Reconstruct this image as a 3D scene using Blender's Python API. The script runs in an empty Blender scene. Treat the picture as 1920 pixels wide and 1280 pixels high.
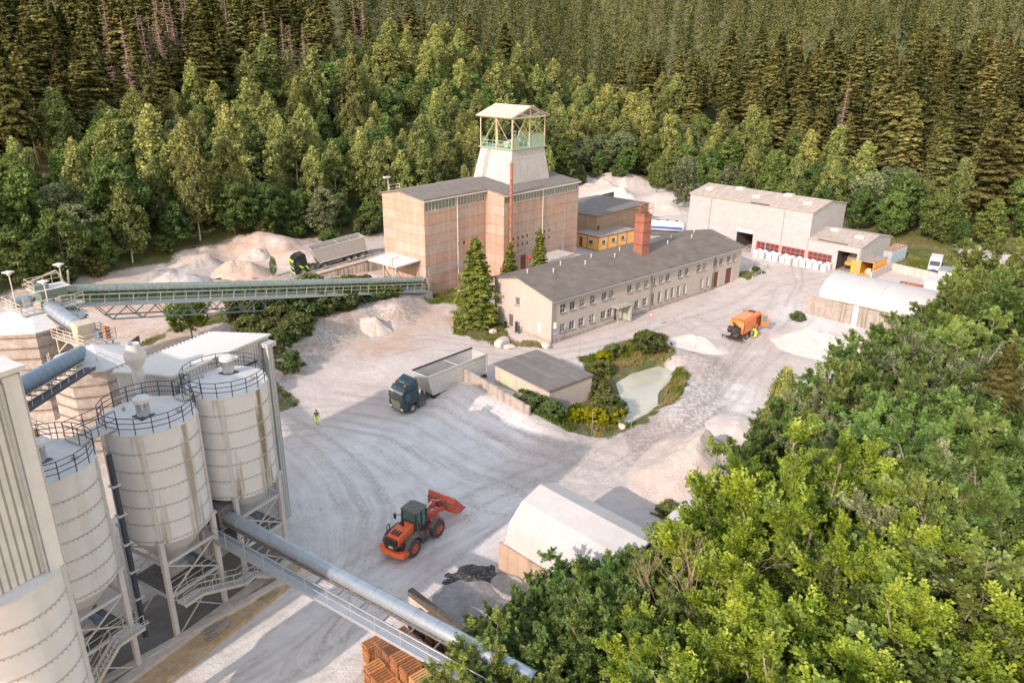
import bpy, bmesh, math, random
import numpy as np
from mathutils import Vector, Matrix, Euler
R_ = math.radians
sc = bpy.context.scene
# ------------------------------------------------------------------ camera
FPX = 1420.0; CAMH = 38.0; PITCH = R_(21.0); ROLL = R_(0.62)
_F = np.array([0, math.cos(PITCH), -math.sin(PITCH)])
_U0 = np.array([0, math.sin(PITCH), math.cos(PITCH)]); _R0 = np.array([1., 0, 0])
_R = _R0*math.cos(ROLL) + _U0*math.sin(ROLL)
_U = -_R0*math.sin(ROLL) + _U0*math.cos(ROLL)
cd = bpy.data.cameras.new('camera'); cam = bpy.data.objects.new('camera', cd)
sc.collection.objects.link(cam); sc.camera = cam
cd.sensor_width = 36; cd.lens = 36*FPX/1920; cd.clip_start = 0.5; cd.clip_end = 4000
m3 = Matrix(((_R[0], _U[0], -_F[0]), (_R[1], _U[1], -_F[1]), (_R[2], _U[2], -_F[2])))
cam.matrix_world = Matrix.Translation((0, 0, CAMH)) @ m3.to_4x4()
# ------------------------------------------------------------------ light
SUN_AZ = R_(54.5); SUN_EL = R_(27.5)          # direction the shadows fall, and height of the sun
w = bpy.data.worlds.new('World'); sc.world = w; w.use_nodes = True
nt = w.node_tree; nt.nodes.clear()
wo = nt.nodes.new('ShaderNodeOutputWorld'); bg = nt.nodes.new('ShaderNodeBackground'); sk = nt.nodes.new('ShaderNodeTexSky')
sk.sky_type = 'NISHITA'; sk.sun_disc = False; sk.sun_elevation = SUN_EL
sk.sun_rotation = math.atan2(-math.cos(SUN_AZ), -math.sin(SUN_AZ)); sk.altitude = 0; sk.dust_density = 0.6; sk.air_density = 2.0; sk.ozone_density = 1.6
bg.inputs['Strength'].default_value = 0.15
tn = nt.nodes.new('ShaderNodeVectorMath'); tn.operation = 'MULTIPLY'; tn.inputs[1].default_value = (1.27, .965, .86); nt.links.new(sk.outputs[0], tn.inputs[0]); nt.links.new(tn.outputs[0], bg.inputs['Color']); nt.links.new(bg.outputs[0], wo.inputs['Surface'])
sl = bpy.data.lights.new('sun', 'SUN'); sun = bpy.data.objects.new('sun', sl); sc.collection.objects.link(sun)
sl.energy = 2.0; sl.angle = R_(0.6); sl.color = (1.0, 0.82, 0.71)
sd = Vector((math.cos(SUN_AZ)*math.cos(SUN_EL), math.sin(SUN_AZ)*math.cos(SUN_EL), -math.sin(SUN_EL)))
sun.rotation_euler = sd.to_track_quat('-Z', 'Y').to_euler()
sc.view_settings.view_transform = 'Standard'; sc.view_settings.look = 'None'
sc.view_settings.exposure = 1.22; sc.view_settings.gamma = 1.0
sc.cycles.max_bounces = 6; sc.cycles.diffuse_bounces = 3; sc.cycles.glossy_bounces = 2
sc.cycles.transmission_bounces = 3; sc.cycles.transparent_max_bounces = 6
sc.cycles.use_denoising = True
# ------------------------------------------------------------------ survey helpers: picture point -> point on site at height z
def ray(x, y): return _F*FPX + _R*(x-960) + _U*(640-y)
def G(x, y, z=0.0):
    d = ray(x, y); t = (z-CAMH)/d[2]; return Vector((d[0]*t, d[1]*t, z))
def PIX(p):
    d = np.array([p[0], p[1], p[2]-CAMH]); k = FPX/d.dot(_F); return (960+d.dot(_R)*k, 640-d.dot(_U)*k)
def plane(px, py, p0, ang):
    n = np.array([-math.sin(R_(ang)), math.cos(R_(ang)), 0]); d = ray(px, py); C = np.array([0, 0, CAMH])
    t = (np.array([p0[0], p0[1], 0])-C).dot(n)/d.dot(n); return Vector(C+d*t)
# ------------------------------------------------------------------ object helpers
def link(o): sc.collection.objects.link(o)
def thing(name, label, cat, loc=(0, 0, 0), rz=0.0, group=None, rot=None):
    o = bpy.data.objects.new(name, None); link(o); o.empty_display_size = .3
    o.location = loc; o.rotation_euler = rot if rot else (0, 0, rz); o['label'] = label; o['category'] = cat
    if group: o['group'] = group
    return o
def tag(o, label, cat, group=None):
    o['label'] = label; o['category'] = cat
    if group: o['group'] = group
    return o
def dup(root, loc=None, rz=None, label=None, scale=None):
    ch = list(root.children)
    r = root.copy(); link(r)
    if loc is not None: r.location = loc
    if rz is not None: r.rotation_euler = (0, 0, rz)
    if scale is not None: r.scale = scale
    if label: r['label'] = label
    for c in ch:
        gs = list(c.children); d = c.copy(); link(d); d.parent = r
        for g in gs:
            e = g.copy(); link(e); e.parent = d
    return r
class MB:
    def __init__(s): s.v = []; s.f = []; s.mi = []; s.cur = 0
    def add(s, vs, fs):
        b = len(s.v); s.v += [tuple(v) for v in vs]
        for f in fs: s.f.append([b+i for i in f]); s.mi.append(s.cur)
        return s
    def box(s, c, d, rz=0, M=None, ry=0, taper=1.0):
        hx, hy, hz = d[0]/2, d[1]/2, d[2]/2; vs = []
        for z in (-1, 1):
            t = taper if z > 0 else 1.0
            for x, y in ((-1, -1), (1, -1), (1, 1), (-1, 1)): vs.append(Vector((x*hx*t, y*hy*t, z*hz)))
        Mx = Matrix.Translation(c) @ Matrix.Rotation(rz, 4, 'Z') @ Matrix.Rotation(ry, 4, 'Y')
        if M is not None: Mx = M @ Mx
        return s.add([Mx @ v for v in vs], [(0, 3, 2, 1), (4, 5, 6, 7), (0, 1, 5, 4), (1, 2, 6, 5), (2, 3, 7, 6), (3, 0, 4, 7)])
    def bb(s, x0, x1, y0, y1, z0, z1): return s.box(((x0+x1)/2, (y0+y1)/2, (z0+z1)/2), (x1-x0, y1-y0, z1-z0))
    def bar(s, p, q, w, h=None):
        p = Vector(p); q = Vector(q); h = h or w; d = q-p; L = d.length
        if L < 1e-6: return s
        d.normalize(); up = Vector((0, 0, 1))
        if abs(d.z) > .98: up = Vector((0, 1, 0))
        a = d.cross(up).normalized()*w/2; b = a.cross(d).normalized()*h/2
        vs = [p-a-b, p+a-b, p+a+b, p-a+b, q-a-b, q+a-b, q+a+b, q-a+b]
        return s.add(vs, [(0, 1, 2, 3), (7, 6, 5, 4), (0, 4, 5, 1), (1, 5, 6, 2), (2, 6, 7, 3), (3, 7, 4, 0)])
    def tube(s, p, q, r, n=8, r2=None, caps=True):
        p = Vector(p); q = Vector(q); r2 = r if r2 is None else r2; d = (q-p)
        if d.length < 1e-6: return s
        d.normalize(); up = Vector((0, 0, 1)) if abs(d.z) < .95 else Vector((1, 0, 0))
        a = d.cross(up).normalized(); b = d.cross(a)
        vs = []
        for (c, rr) in ((p, r), (q, r2)):
            for i in range(n):
                t = 2*math.pi*i/n; vs.append(c + a*math.cos(t)*rr + b*math.sin(t)*rr)
        fs = [(i, (i+1) % n, n+(i+1) % n, n+i) for i in range(n)]
        if caps: fs += [tuple(range(n))[::-1], tuple(range(n, 2*n))]
        return s.add(vs, fs)
    def path(s, pts, r, n=6):
        for i in range(len(pts)-1): s.tube(pts[i], pts[i+1], r, n)
        return s
    def lathe(s, prof, n=24, c=(0, 0, 0), axis='Z', a0=0, a1=2*math.pi):
        full = abs(a1-a0-2*math.pi) < 1e-6; m = n if full else n+1; vs = []
        for (r, z) in prof:
            for i in range(m):
                t = a0+(a1-a0)*i/n; x, y, zz = r*math.cos(t), r*math.sin(t), z
                if axis == 'Y': x, y, zz = r*math.cos(t), z, r*math.sin(t)
                if axis == 'X': x, y, zz = z, r*math.cos(t), r*math.sin(t)
                vs.append((x+c[0], y+c[1], zz+c[2]))
        fs = []
        for k in range(len(prof)-1):
            for i in range(n):
                j = (i+1) % m; fs.append((k*m+i, k*m+j, (k+1)*m+j, (k+1)*m+i))
        return s.add(vs, fs)
    def prism(s, poly, a, b, axis='Z'):
        n = len(poly); vs = []
        for h in (a, b):
            for (x, y) in poly:
                vs.append({'Z': (x, y, h), 'Y': (x, h, y), 'X': (h, x, y)}[axis])
        fs = [tuple(range(n)), tuple(range(n, 2*n))[::-1]]
        fs += [(i, n+i, n+(i+1) % n, (i+1) % n) for i in range(n)]
        return s.add(vs, fs)
    def quad(s, a, b, c, d): return s.add([a, b, c, d], [(0, 1, 2, 3)])
    def build(s, name, mt, parent=None, smooth=False, bevel=0, auto=None):
        me = bpy.data.meshes.new(name); me.from_pydata(s.v, [], s.f)
        for m_ in (mt if isinstance(mt, (list, tuple)) else [mt]): me.materials.append(m_)
        if isinstance(mt, (list, tuple)): me.polygons.foreach_set('material_index', s.mi)
        bm = bmesh.new(); bm.from_mesh(me); bmesh.ops.recalc_face_normals(bm, faces=bm.faces); bm.to_mesh(me); bm.free()
        if smooth:
            me.polygons.foreach_set('use_smooth', [True]*len(me.polygons))
            if auto is not None:
                me.set_sharp_from_angle(angle=R_(auto))
        o = bpy.data.objects.new(name, me); link(o)
        if parent: o.parent = parent
        if bevel:
            b = o.modifiers.new('bevel', 'BEVEL'); b.width = bevel; b.segments = 2; b.limit_method = 'ANGLE'; b.angle_limit = R_(50)
        return o
# ------------------------------------------------------------------ materials
def mat(name, col, rough=.8, metal=0, var=.12, scale=1.5, bump=0, bscale=8, streak=0, scol=None, sscale=2.5, alpha=None, coat=0, dirt=0, dcol=(.45, .42, .38), dh=None, smin=.52, smax=.72, ovar=0):
    m = bpy.data.materials.new(name); m.use_nodes = True; n = m.node_tree; N = n.nodes; L = n.links
    p = N['Principled BSDF']; p.inputs['Roughness'].default_value = rough; p.inputs['Metallic'].default_value = metal
    if coat: p.inputs['Coat Weight'].default_value = coat
    tc = N.new('ShaderNodeTexCoord')
    nz = N.new('ShaderNodeTexNoise'); nz.inputs['Scale'].default_value = scale; nz.inputs['Detail'].default_value = 6; nz.inputs['Roughness'].default_value = .65
    L.new(tc.outputs['Object'], nz.inputs['Vector'])
    mr = N.new('ShaderNodeMapRange'); mr.inputs[1].default_value = .3; mr.inputs[2].default_value = .7; mr.inputs[3].default_value = 1-var; mr.inputs[4].default_value = 1+var
    L.new(nz.outputs[0], mr.inputs[0])
    mx = N.new('ShaderNodeVectorMath'); mx.operation = 'SCALE'; mx.inputs[0].default_value = col[:3]
    L.new(mr.outputs[0], mx.inputs['Scale']); out = mx.outputs[0]
    if streak:
        mp = N.new('ShaderNodeMapping'); mp.inputs['Scale'].default_value = (sscale, sscale, sscale*.06); L.new(tc.outputs['Object'], mp.inputs[0])
        n2 = N.new('ShaderNodeTexNoise'); n2.inputs['Scale'].default_value = 1; n2.inputs['Detail'].default_value = 4; L.new(mp.outputs[0], n2.inputs['Vector'])
        r2 = N.new('ShaderNodeMapRange'); r2.inputs[1].default_value = smin; r2.inputs[2].default_value = smax; r2.inputs[4].default_value = streak; L.new(n2.outputs[0], r2.inputs[0])
        mi = N.new('ShaderNodeMix'); mi.data_type = 'RGBA'; L.new(r2.outputs[0], mi.inputs['Factor']); L.new(out, mi.inputs['A']); mi.inputs['B'].default_value = (*(scol or (.2, .15, .1)), 1); out = mi.outputs['Result']
    if dirt:
        n3 = N.new('ShaderNodeTexNoise'); n3.inputs['Scale'].default_value = scale*2.3; n3.inputs['Detail'].default_value = 8; L.new(tc.outputs['Object'], n3.inputs['Vector'])
        r3 = N.new('ShaderNodeMapRange'); r3.inputs[1].default_value = .48; r3.inputs[2].default_value = .68; r3.inputs[4].default_value = dirt; L.new(n3.outputs[0], r3.inputs[0])
        f = r3.outputs[0]
        if dh is not None:
            sx = N.new('ShaderNodeSeparateXYZ'); L.new(tc.outputs['Object'], sx.inputs[0])
            r4 = N.new('ShaderNodeMapRange'); r4.inputs[1].default_value = 0; r4.inputs[2].default_value = dh; r4.inputs[3].default_value = 1; r4.inputs[4].default_value = .15; L.new(sx.outputs['Z'], r4.inputs[0])
            mm = N.new('ShaderNodeMath'); mm.operation = 'MAXIMUM'
            mu = N.new('ShaderNodeMath'); mu.operation = 'MULTIPLY'; L.new(r4.outputs[0], mu.inputs[0]); mu.inputs[1].default_value = dirt
            L.new(mu.outputs[0], mm.inputs[1]); L.new(f, mm.inputs[0]); f = mm.outputs[0]
        mi = N.new('ShaderNodeMix'); mi.data_type = 'RGBA'; L.new(f, mi.inputs['Factor']); L.new(out, mi.inputs['A']); mi.inputs['B'].default_value = (*dcol, 1); out = mi.outputs['Result']
    if ovar:
        oi = N.new('ShaderNodeObjectInfo'); ro = N.new('ShaderNodeMapRange'); ro.inputs[3].default_value = 1-ovar; ro.inputs[4].default_value = 1+ovar; L.new(oi.outputs['Random'], ro.inputs[0]); vo = N.new('ShaderNodeVectorMath'); vo.operation = 'SCALE'; L.new(out, vo.inputs[0]); L.new(ro.outputs[0], vo.inputs['Scale']); out = vo.outputs[0]
    L.new(out, p.inputs['Base Color'])
    if bump:
        nb = N.new('ShaderNodeTexNoise'); nb.inputs['Scale'].default_value = bscale; nb.inputs['Detail'].default_value = 5; L.new(tc.outputs['Object'], nb.inputs['Vector'])
        bp = N.new('ShaderNodeBump'); bp.inputs['Strength'].default_value = 1; bp.inputs['Distance'].default_value = bump; L.new(nb.outputs[0], bp.inputs['Height']); L.new(bp.outputs[0], p.inputs['Normal'])
    return m
def panel_mat(name, c1, c2, mortar, bw, rh, ms, vertical=False, rough=.85, streak=0, scol=(.3, .2, .12), bump=.01, extra=None, plan=False):
    """cladding or concrete panels with joints; pattern in object space, same on both wall directions"""
    m = bpy.data.materials.new(name); m.use_nodes = True; N = m.node_tree.nodes; L = m.node_tree.links
    p = N['Principled BSDF']; p.inputs['Roughness'].default_value = rough
    tc = N.new('ShaderNodeTexCoord'); sx = N.new('ShaderNodeSeparateXYZ'); L.new(tc.outputs['Object'], sx.inputs[0])
    ad = N.new('ShaderNodeMath'); ad.operation = 'ADD'; L.new(sx.outputs['X'], ad.inputs[0]); L.new(sx.outputs['Y'], ad.inputs[1])
    cb = N.new('ShaderNodeCombineXYZ')
    if plan: L.new(sx.outputs['X'], cb.inputs[0]); L.new(sx.outputs['Y'], cb.inputs[1])
    elif vertical: L.new(sx.outputs['Z'], cb.inputs[0]); L.new(ad.outputs[0], cb.inputs[1])
    else: L.new(ad.outputs[0], cb.inputs[0]); L.new(sx.outputs['Z'], cb.inputs[1])
    bt = N.new('ShaderNodeTexBrick'); L.new(cb.outputs[0], bt.inputs['Vector'])
    bt.inputs['Color1'].default_value = (*c1, 1); bt.inputs['Color2'].default_value = (*c2, 1); bt.inputs['Mortar'].default_value = (*mortar, 1)
    bt.inputs['Scale'].default_value = 1; bt.inputs['Brick Width'].default_value = bw; bt.inputs['Row Height'].default_value = rh
    bt.inputs['Mortar Size'].default_value = ms; bt.inputs['Mortar Smooth'].default_value = .3; bt.offset = 0 if extra == 'grid' else .5
    nz = N.new('ShaderNodeTexNoise'); nz.inputs['Scale'].default_value = .8; nz.inputs['Detail'].default_value = 7; nz.inputs['Roughness'].default_value = .7; L.new(tc.outputs['Object'], nz.inputs['Vector'])
    mr = N.new('ShaderNodeMapRange'); mr.inputs[1].default_value = .3; mr.inputs[2].default_value = .7; mr.inputs[3].default_value = .86; mr.inputs[4].default_value = 1.12; L.new(nz.outputs[0], mr.inputs[0])
    mx = N.new('ShaderNodeVectorMath'); mx.operation = 'SCALE'; L.new(bt.outputs['Color'], mx.inputs[0]); L.new(mr.outputs[0], mx.inputs['Scale']); out = mx.outputs[0]
    if streak:
        mp = N.new('ShaderNodeMapping'); mp.inputs['Scale'].default_value = (1.6, 1.6, .1); L.new(tc.outputs['Object'], mp.inputs[0])
        n2 = N.new('ShaderNodeTexNoise'); n2.inputs['Scale'].default_value = 1; n2.inputs['Detail'].default_value = 4; L.new(mp.outputs[0], n2.inputs['Vector'])
        r2 = N.new('ShaderNodeMapRange'); r2.inputs[1].default_value = .5; r2.inputs[2].default_value = .75; r2.inputs[4].default_value = streak; L.new(n2.outputs[0], r2.inputs[0])
        mi = N.new('ShaderNodeMix'); mi.data_type = 'RGBA'; L.new(r2.outputs[0], mi.inputs['Factor']); L.new(out, mi.inputs['A']); mi.inputs['B'].default_value = (*scol, 1); out = mi.outputs['Result']
    L.new(out, p.inputs['Base Color'])
    bp = N.new('ShaderNodeBump'); bp.inputs['Distance'].default_value = bump; bp.invert = True; L.new(bt.outputs['Fac'], bp.inputs['Height']); L.new(bp.outputs[0], p.inputs['Normal'])
    return m
def glass_mat(name, col=(.05, .07, .08), rough=.12):
    m = bpy.data.materials.new(name); m.use_nodes = True; p = m.node_tree.nodes['Principled BSDF']
    p.inputs['Base Color'].default_value = (*col, 1); p.inputs['Roughness'].default_value = rough; p.inputs['IOR'].default_value = 1.5
    p.inputs['Specular IOR Level'].default_value = .8
    return m
M = {}
M['office_wall'] = mat('painted_render', (.45, .405, .37), .9, var=.07, scale=.8, bump=.01, bscale=20, streak=.22, scol=(.40, .35, .30), sscale=1.2)
M['felt'] = mat('roof_felt', (.150, .132, .115), .9, var=.25, scale=.6, bump=.02, bscale=6, streak=0)
M['felt2'] = mat('grey_roof_felt', (.17, .158, .15), .9, var=.2, scale=.9, bump=.01, bscale=5)
M['white'] = mat('white_paint', (.60, .60, .60), .6, var=.05, scale=2, dirt=.35, dcol=(.55, .52, .47))
M['silo'] = mat('silo_steel_paint', (.60, .615, .64), .55, var=.05, scale=1.2, streak=.45, scol=(.47, .44, .38), sscale=1.6, dirt=.12)
M['dust_white'] = mat('dusty_white_steel', (.57, .575, .58), .75, var=.08, scale=1.5, dirt=.4, dcol=(.52, .50, .48))
M['steel_col'] = mat('column_paint', (.50, .505, .51), .6, var=.08, scale=2, streak=.3, scol=(.33, .30, .27))
M['dark_rail'] = mat('dark_blue_rail', (.045, .055, .085), .5, .3, var=.15)
M['pale_rail'] = mat('pale_galvanised', (.50, .49, .45), .5, .2, var=.15, scale=5)
M['cream_rail'] = mat('cream_rail', (.55, .50, .40), .6, .1, var=.2, scale=4, dirt=.4, dcol=(.35, .27, .2))
M['galv'] = mat('galvanised_steel', (.48, .52, .56), .38, .55, var=.1, scale=3)
M['blue_tube'] = mat('blue_grey_tube', (.15, .235, .33), .5, .25, var=.12, scale=2, dirt=.35, dcol=(.27, .32, .37))
M['galv_tube'] = mat('zinc_tube', (.36, .43, .50), .36, .6, var=.1, scale=1.5, dirt=.3, dcol=(.5, .5, .5))
M['green_steel'] = mat('sage_steel', (.16, .235, .205), .5, .2, var=.12, scale=3, dirt=.35, dcol=(.40, .40, .36))
M['mint'] = mat('mint_panel', (.27, .42, .31), .6, var=.12, scale=3, streak=.6, scol=(.45, .42, .38))
M['concrete'] = mat('weathered_concrete', (.36, .32, .285), .92, var=.22, scale=1.2, bump=.02, bscale=9, streak=.85, scol=(.13, .11, .10), sscale=1.5)
M['concrete_pale'] = mat('pale_concrete', (.50, .46, .42), .92, var=.12, scale=1.2, bump=.02, bscale=9, streak=.4, scol=(.30, .24, .20), sscale=1.5, dirt=.3, dcol=(.62, .59, .56))
M['rust'] = mat('rusty_steel', (.33, .11, .05), .85, .2, var=.35, scale=2.5, dirt=.75, dcol=(.42, .40, .36))
M['dark_metal'] = mat('dark_steel', (.035, .036, .04), .5, .4, var=.2)
M['black'] = mat('black_plastic', (.022, .022, .024), .55, var=.2, dirt=.3, dcol=(.18, .17, .16))
M['rubber'] = mat('tyre_rubber', (.05, .048, .046), .9, var=.2, scale=6, dirt=.55, dcol=(.26, .25, .235))
M['orange'] = mat('orange_paint', (.83, .19, .025), .42, var=.05, scale=3, coat=.3, dirt=.3, dcol=(.65, .30, .15))
M['loader_orange'] = mat('loader_orange', (.80, .13, .03), .5, var=.08, scale=3, dirt=.55, dcol=(.50, .27, .2))
M['bucket_red'] = mat('worn_red_steel', (.60, .085, .04), .6, .1, var=.25, scale=3, dirt=.8, dcol=(.42, .33, .29))
M['dusty_dark'] = mat('dusty_dark_steel', (.09, .085, .085), .7, .1, var=.2, scale=4, dirt=.75, dcol=(.33, .31, .29))
M['glass'] = glass_mat('window_glass'); M['glass_green'] = glass_mat('cab_glass', (.05, .14, .12), .1)
M['glass_pale'] = glass_mat('dusty_glass', (.16, .20, .19), .25)
M['red_frame'] = mat('red_frame', (.62, .06, .03), .5, var=.1)
M['brown_door'] = mat('brown_door', (.16, .055, .035), .6, var=.15)
M['yellow'] = mat('yellow_container', (.72, .35, .05), .55, var=.1, dirt=.35, dcol=(.45, .25, .12))
M['ochre'] = mat('ochre_office', (.72, .42, .14), .6, var=.08, dirt=.2, dcol=(.5, .35, .2))
M['lime'] = mat('lime_paint', (.42, .82, .02), .4, var=.03)
M['truck_green'] = mat('dark_teal_paint', (.008, .042, .058), .3, .1, var=.1, coat=.5, dirt=.25, dcol=(.12, .15, .15))
M['truck_black'] = mat('black_paint', (.018, .019, .024), .35, .1, var=.1, coat=.4, dirt=.2, dcol=(.1, .1, .1))
M['alu'] = mat('tipper_aluminium', (.60, .60, .59), .42, .35, var=.08, scale=3, dirt=.45, dcol=(.52, .5, .47))
M['alu_grey'] = mat('worn_aluminium', (.40, .40, .40), .5, .4, var=.1, scale=3, dirt=.4, dcol=(.36, .34, .31))
M['wood'] = mat('pallet_wood', (.40, .185, .075), .85, var=.3, scale=2.5, bump=.004, bscale=30, dirt=.5, dcol=(.24, .125, .07), ovar=.45)
M['wood_dark'] = mat('weathered_pallet_wood', (.24, .115, .065), .85, var=.3, scale=2.5, bump=.004, bscale=30, dirt=.5, dcol=(.14, .085, .06), ovar=.45)
M['wood_new'] = mat('new_pallet_wood', (.58, .33, .15), .85, var=.15, scale=2.5)
M['tarp'] = mat('white_tarpaulin', (.48, .475, .47), .55, var=.05, scale=.7, bump=.05, bscale=1.3, dirt=.22, dcol=(.38, .36, .33))
M['tarp_grey'] = mat('grey_tarpaulin', (.35, .34, .32), .6, var=.15, scale=1.2, streak=.5, scol=(.2, .19, .18), sscale=4)
M['bag'] = mat('white_bulk_bag', (.68, .68, .68), .8, var=.06, scale=3, bump=.04, bscale=4)
M['bark'] = mat('bark', (.13, .095, .07), .9, var=.3, scale=3); M['bark_grey'] = mat('grey_bark', (.26, .215, .18), .9, var=.25, scale=3)
M['birch_bark'] = mat('birch_bark', (.56, .53, .48), .85, var=.3, scale=5, dirt=.5, dcol=(.12, .1, .09))
M['rock'] = mat('pale_rock', (.55, .50, .45), .9, var=.15, bump=.05, bscale=4)
M['hivis'] = mat('hi_vis_yellow', (.62, .85, .02), .7, var=.03); M['skin'] = mat('skin', (.45, .27, .2), .6, var=.03)
M['shirt'] = mat('grey_shirt', (.16, .145, .155), .85, var=.05); M['hair'] = mat('dark_hair', (.02, .015, .012), .7, var=.1)
M['reflect'] = mat('reflective_tape', (.7, .72, .7), .3, var=.02); M['red'] = mat('red_paint', (.65, .03, .025), .45, var=.05)
M['blue'] = mat('blue_paint', (.03, .12, .38), .45, var=.1); M['light_wood_trim'] = mat('pale_trim', (.62, .60, .57), .7, var=.05)
# ------------------------------------------------------------------ terrain
def sstep(a, b, x):
    t = np.clip((x-a)/(b-a), 0, 1); return t*t*(3-2*t)
_rng = np.random.RandomState(5)
def vnoise(x, y, seed=0):
    """smooth value noise, numpy"""
    xi = np.floor(x).astype(int); yi = np.floor(y).astype(int); xf = x-xi; yf = y-yi
    def h(a, b):
        n = (a*374761393 + b*668265263 + seed*1442695041) & 0x7fffffff; n = (n ^ (n >> 13))*1274126177 & 0x7fffffff
        return ((n ^ (n >> 16)) & 0xffff)/65535.0
    u = xf*xf*(3-2*xf); v = yf*yf*(3-2*yf)
    return (h(xi, yi)*(1-u)+h(xi+1, yi)*u)*(1-v)+(h(xi, yi+1)*(1-u)+h(xi+1, yi+1)*u)*v
def fbm(x, y, s, seed=0, oc=4):
    t = 0; a = .5
    for i in range(oc): t = t+a*vnoise(x/s, y/s, seed+i); s *= .5; a *= .5
    return t
def segdist(X, Y, pts):
    """distance, signed side, running length and lateral offset to a polyline"""
    best = np.full(X.shape, 1e9); lat = np.zeros(X.shape); run = np.zeros(X.shape); acc = 0.
    for i in range(len(pts)-1):
        ax, ay = pts[i][0], pts[i][1]; bx, by = pts[i+1][0], pts[i+1][1]; dx, dy = bx-ax, by-ay; L = math.hypot(dx, dy)
        t = np.clip(((X-ax)*dx+(Y-ay)*dy)/(L*L), 0, 1); ex = X-ax-t*dx; ey = Y-ay-t*dy; d = np.hypot(ex, ey)
        s = (dx*(Y-ay)-dy*(X-ax))/L
        b = d < best; best = np.where(b, d, best); lat = np.where(b, np.sign(s)*d, lat); run = np.where(b, acc+t*L, run); acc += L
    return best, lat, run
def inpoly(X, Y, poly):
    r = np.zeros(X.shape, bool); n = len(poly); j = n-1
    for i in range(n):
        xi, yi = poly[i][0], poly[i][1]; xj, yj = poly[j][0], poly[j][1]
        c = ((yi > Y) != (yj > Y)) & (X < (xj-xi)*(Y-yi)/(yj-yi+1e-12)+xi); r ^= c; j = i
    return r
def polyd(X, Y, poly):
    d, _, _ = segdist(X, Y, list(poly)+[poly[0]]); return np.where(inpoly(X, Y, poly), -d, d)
GP = lambda L, z=0: [tuple(G(px, py, z))[:2] for px, py in L]
TREEX = [-400, -120, -98, -86, -76, -68, -58, -46, -33, -20, 0, 23, 40, 52, 70, 80, 100, 130, 400]
TREEY = [70, 80, 92, 102, 109, 116, 130, 145, 150, 154, 182, 226, 226, 206, 168, 160, 150, 138, 60]
SCARP = GP([(420, 700), (505, 668), (562, 645), (600, 617), (640, 600), (700, 577), (740, 576), (790, 566)], 2.0)+[(-16, 121)]
POND = GP([(1150, 712), (1180, 694), (1235, 679), (1263, 688), (1250, 712), (1240, 735), (1238, 755), (1215, 772), (1180, 790), (1152, 795), (1160, 760), (1158, 735)])
def terrain(X, Y):
    X = np.asarray(X, float); Y = np.asarray(Y, float)
    T = np.interp(X, TREEX, TREEY); d = np.maximum(0, (Y-T))*.85
    lf = sstep(60, -60, X)
    z = d*(.15+.07*lf) + .00012*d*d*(1-lf)
    z = np.minimum(z, 130+0*z) + np.where(d > 0, (fbm(X, Y, 60, 3)-.5)*np.minimum(d, 60)*.12, 0)
    z = z + .9*sstep(112, 135, Y)*sstep(30, 45, X)*sstep(260, 170, Y)
    # upper terrace on the left
    ds, lat, run = segdist(X, Y, SCARP); left = (lat > 0) & (X < -12) & (Y > 60)
    sg = np.where(left, ds, -ds); z = z + 2.4*sstep(-4.5, .3, sg+(fbm(X, Y, 5, 9)-.5)*2.2)*sstep(-12, -18, X)*sstep(66, 76, Y-.0*X)
    # rubble bank behind the left heaps
    for (px, py, zz, r, h) in ((520, 462, 3, 9, 2.6), (440, 455, 3, 10, 2.2), (575, 480, 3, 7, 1.6), (360, 480, 3, 9, 1.4)):
        c = G(px, py, zz); rr = np.hypot(X-c.x, Y-c.y); z = z+h*sstep(r, 0, rr+(fbm(X, Y, 4, 21)-.5)*4)
    # white dumps beyond the hoist building
    for (px, py, zz, r, h) in ((1110, 352, 0, 14, 4), (1150, 372, 0, 12, 2.5), (1185, 352, 0, 12, 3), (1245, 378, 0, 9, 2)):
        c = G(px, py, zz); rr = np.hypot(X-c.x, Y-c.y); z = z+h*sstep(r, 0, rr+(fbm(X, Y, 5, 22)-.5)*5)
    # earth ramp against the concrete wall
    c1 = [(-5.0, 80.0), (0.5, 75.5), (3.0, 71.5)]; d1, _, _ = segdist(X, Y, c1); z = z+1.5*sstep(6.8, .2, d1+(fbm(X, Y, 3, 8)-.5)*1.8)*sstep(88, 82, Y)
    # pond
    dp = polyd(X, Y, POND); z = z-1.0*sstep(.6, -1.5, dp)+.75*sstep(0, 2.5, dp)*sstep(8, 3.5, dp)*sstep(14, 20, X+.0*Y)*(.6+.8*fbm(X, Y, 3, 31))
    near = sstep(260, 150, Y)
    z = z+near*((fbm(X, Y, 9, 2)-.5)*.32+(fbm(X, Y, 1.6, 4, 3)-.5)*.10)
    return z
def tz(x, y): return float(terrain(np.array([x]), np.array([y]))[0])
def axis(seg):
    a = []
    for (s, e, st) in seg: a += list(np.arange(s, e, st))
    a.append(seg[-1][1]); return np.array(a)
gx = axis([(-900, -300, 40), (-300, -100, 8), (-100, -62, 1.2), (-62, 72, .32), (72, 110, .9), (110, 300, 8), (300, 900, 40)])
gy = axis([(-60, 20, 8), (20, 34, 1), (34, 128, .32), (128, 185, .8), (185, 270, 3), (270, 1500, 20)])
GX, GY = np.meshgrid(gx, gy, indexing='ij'); GZ = terrain(GX, GY)
nx, ny = GX.shape
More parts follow.
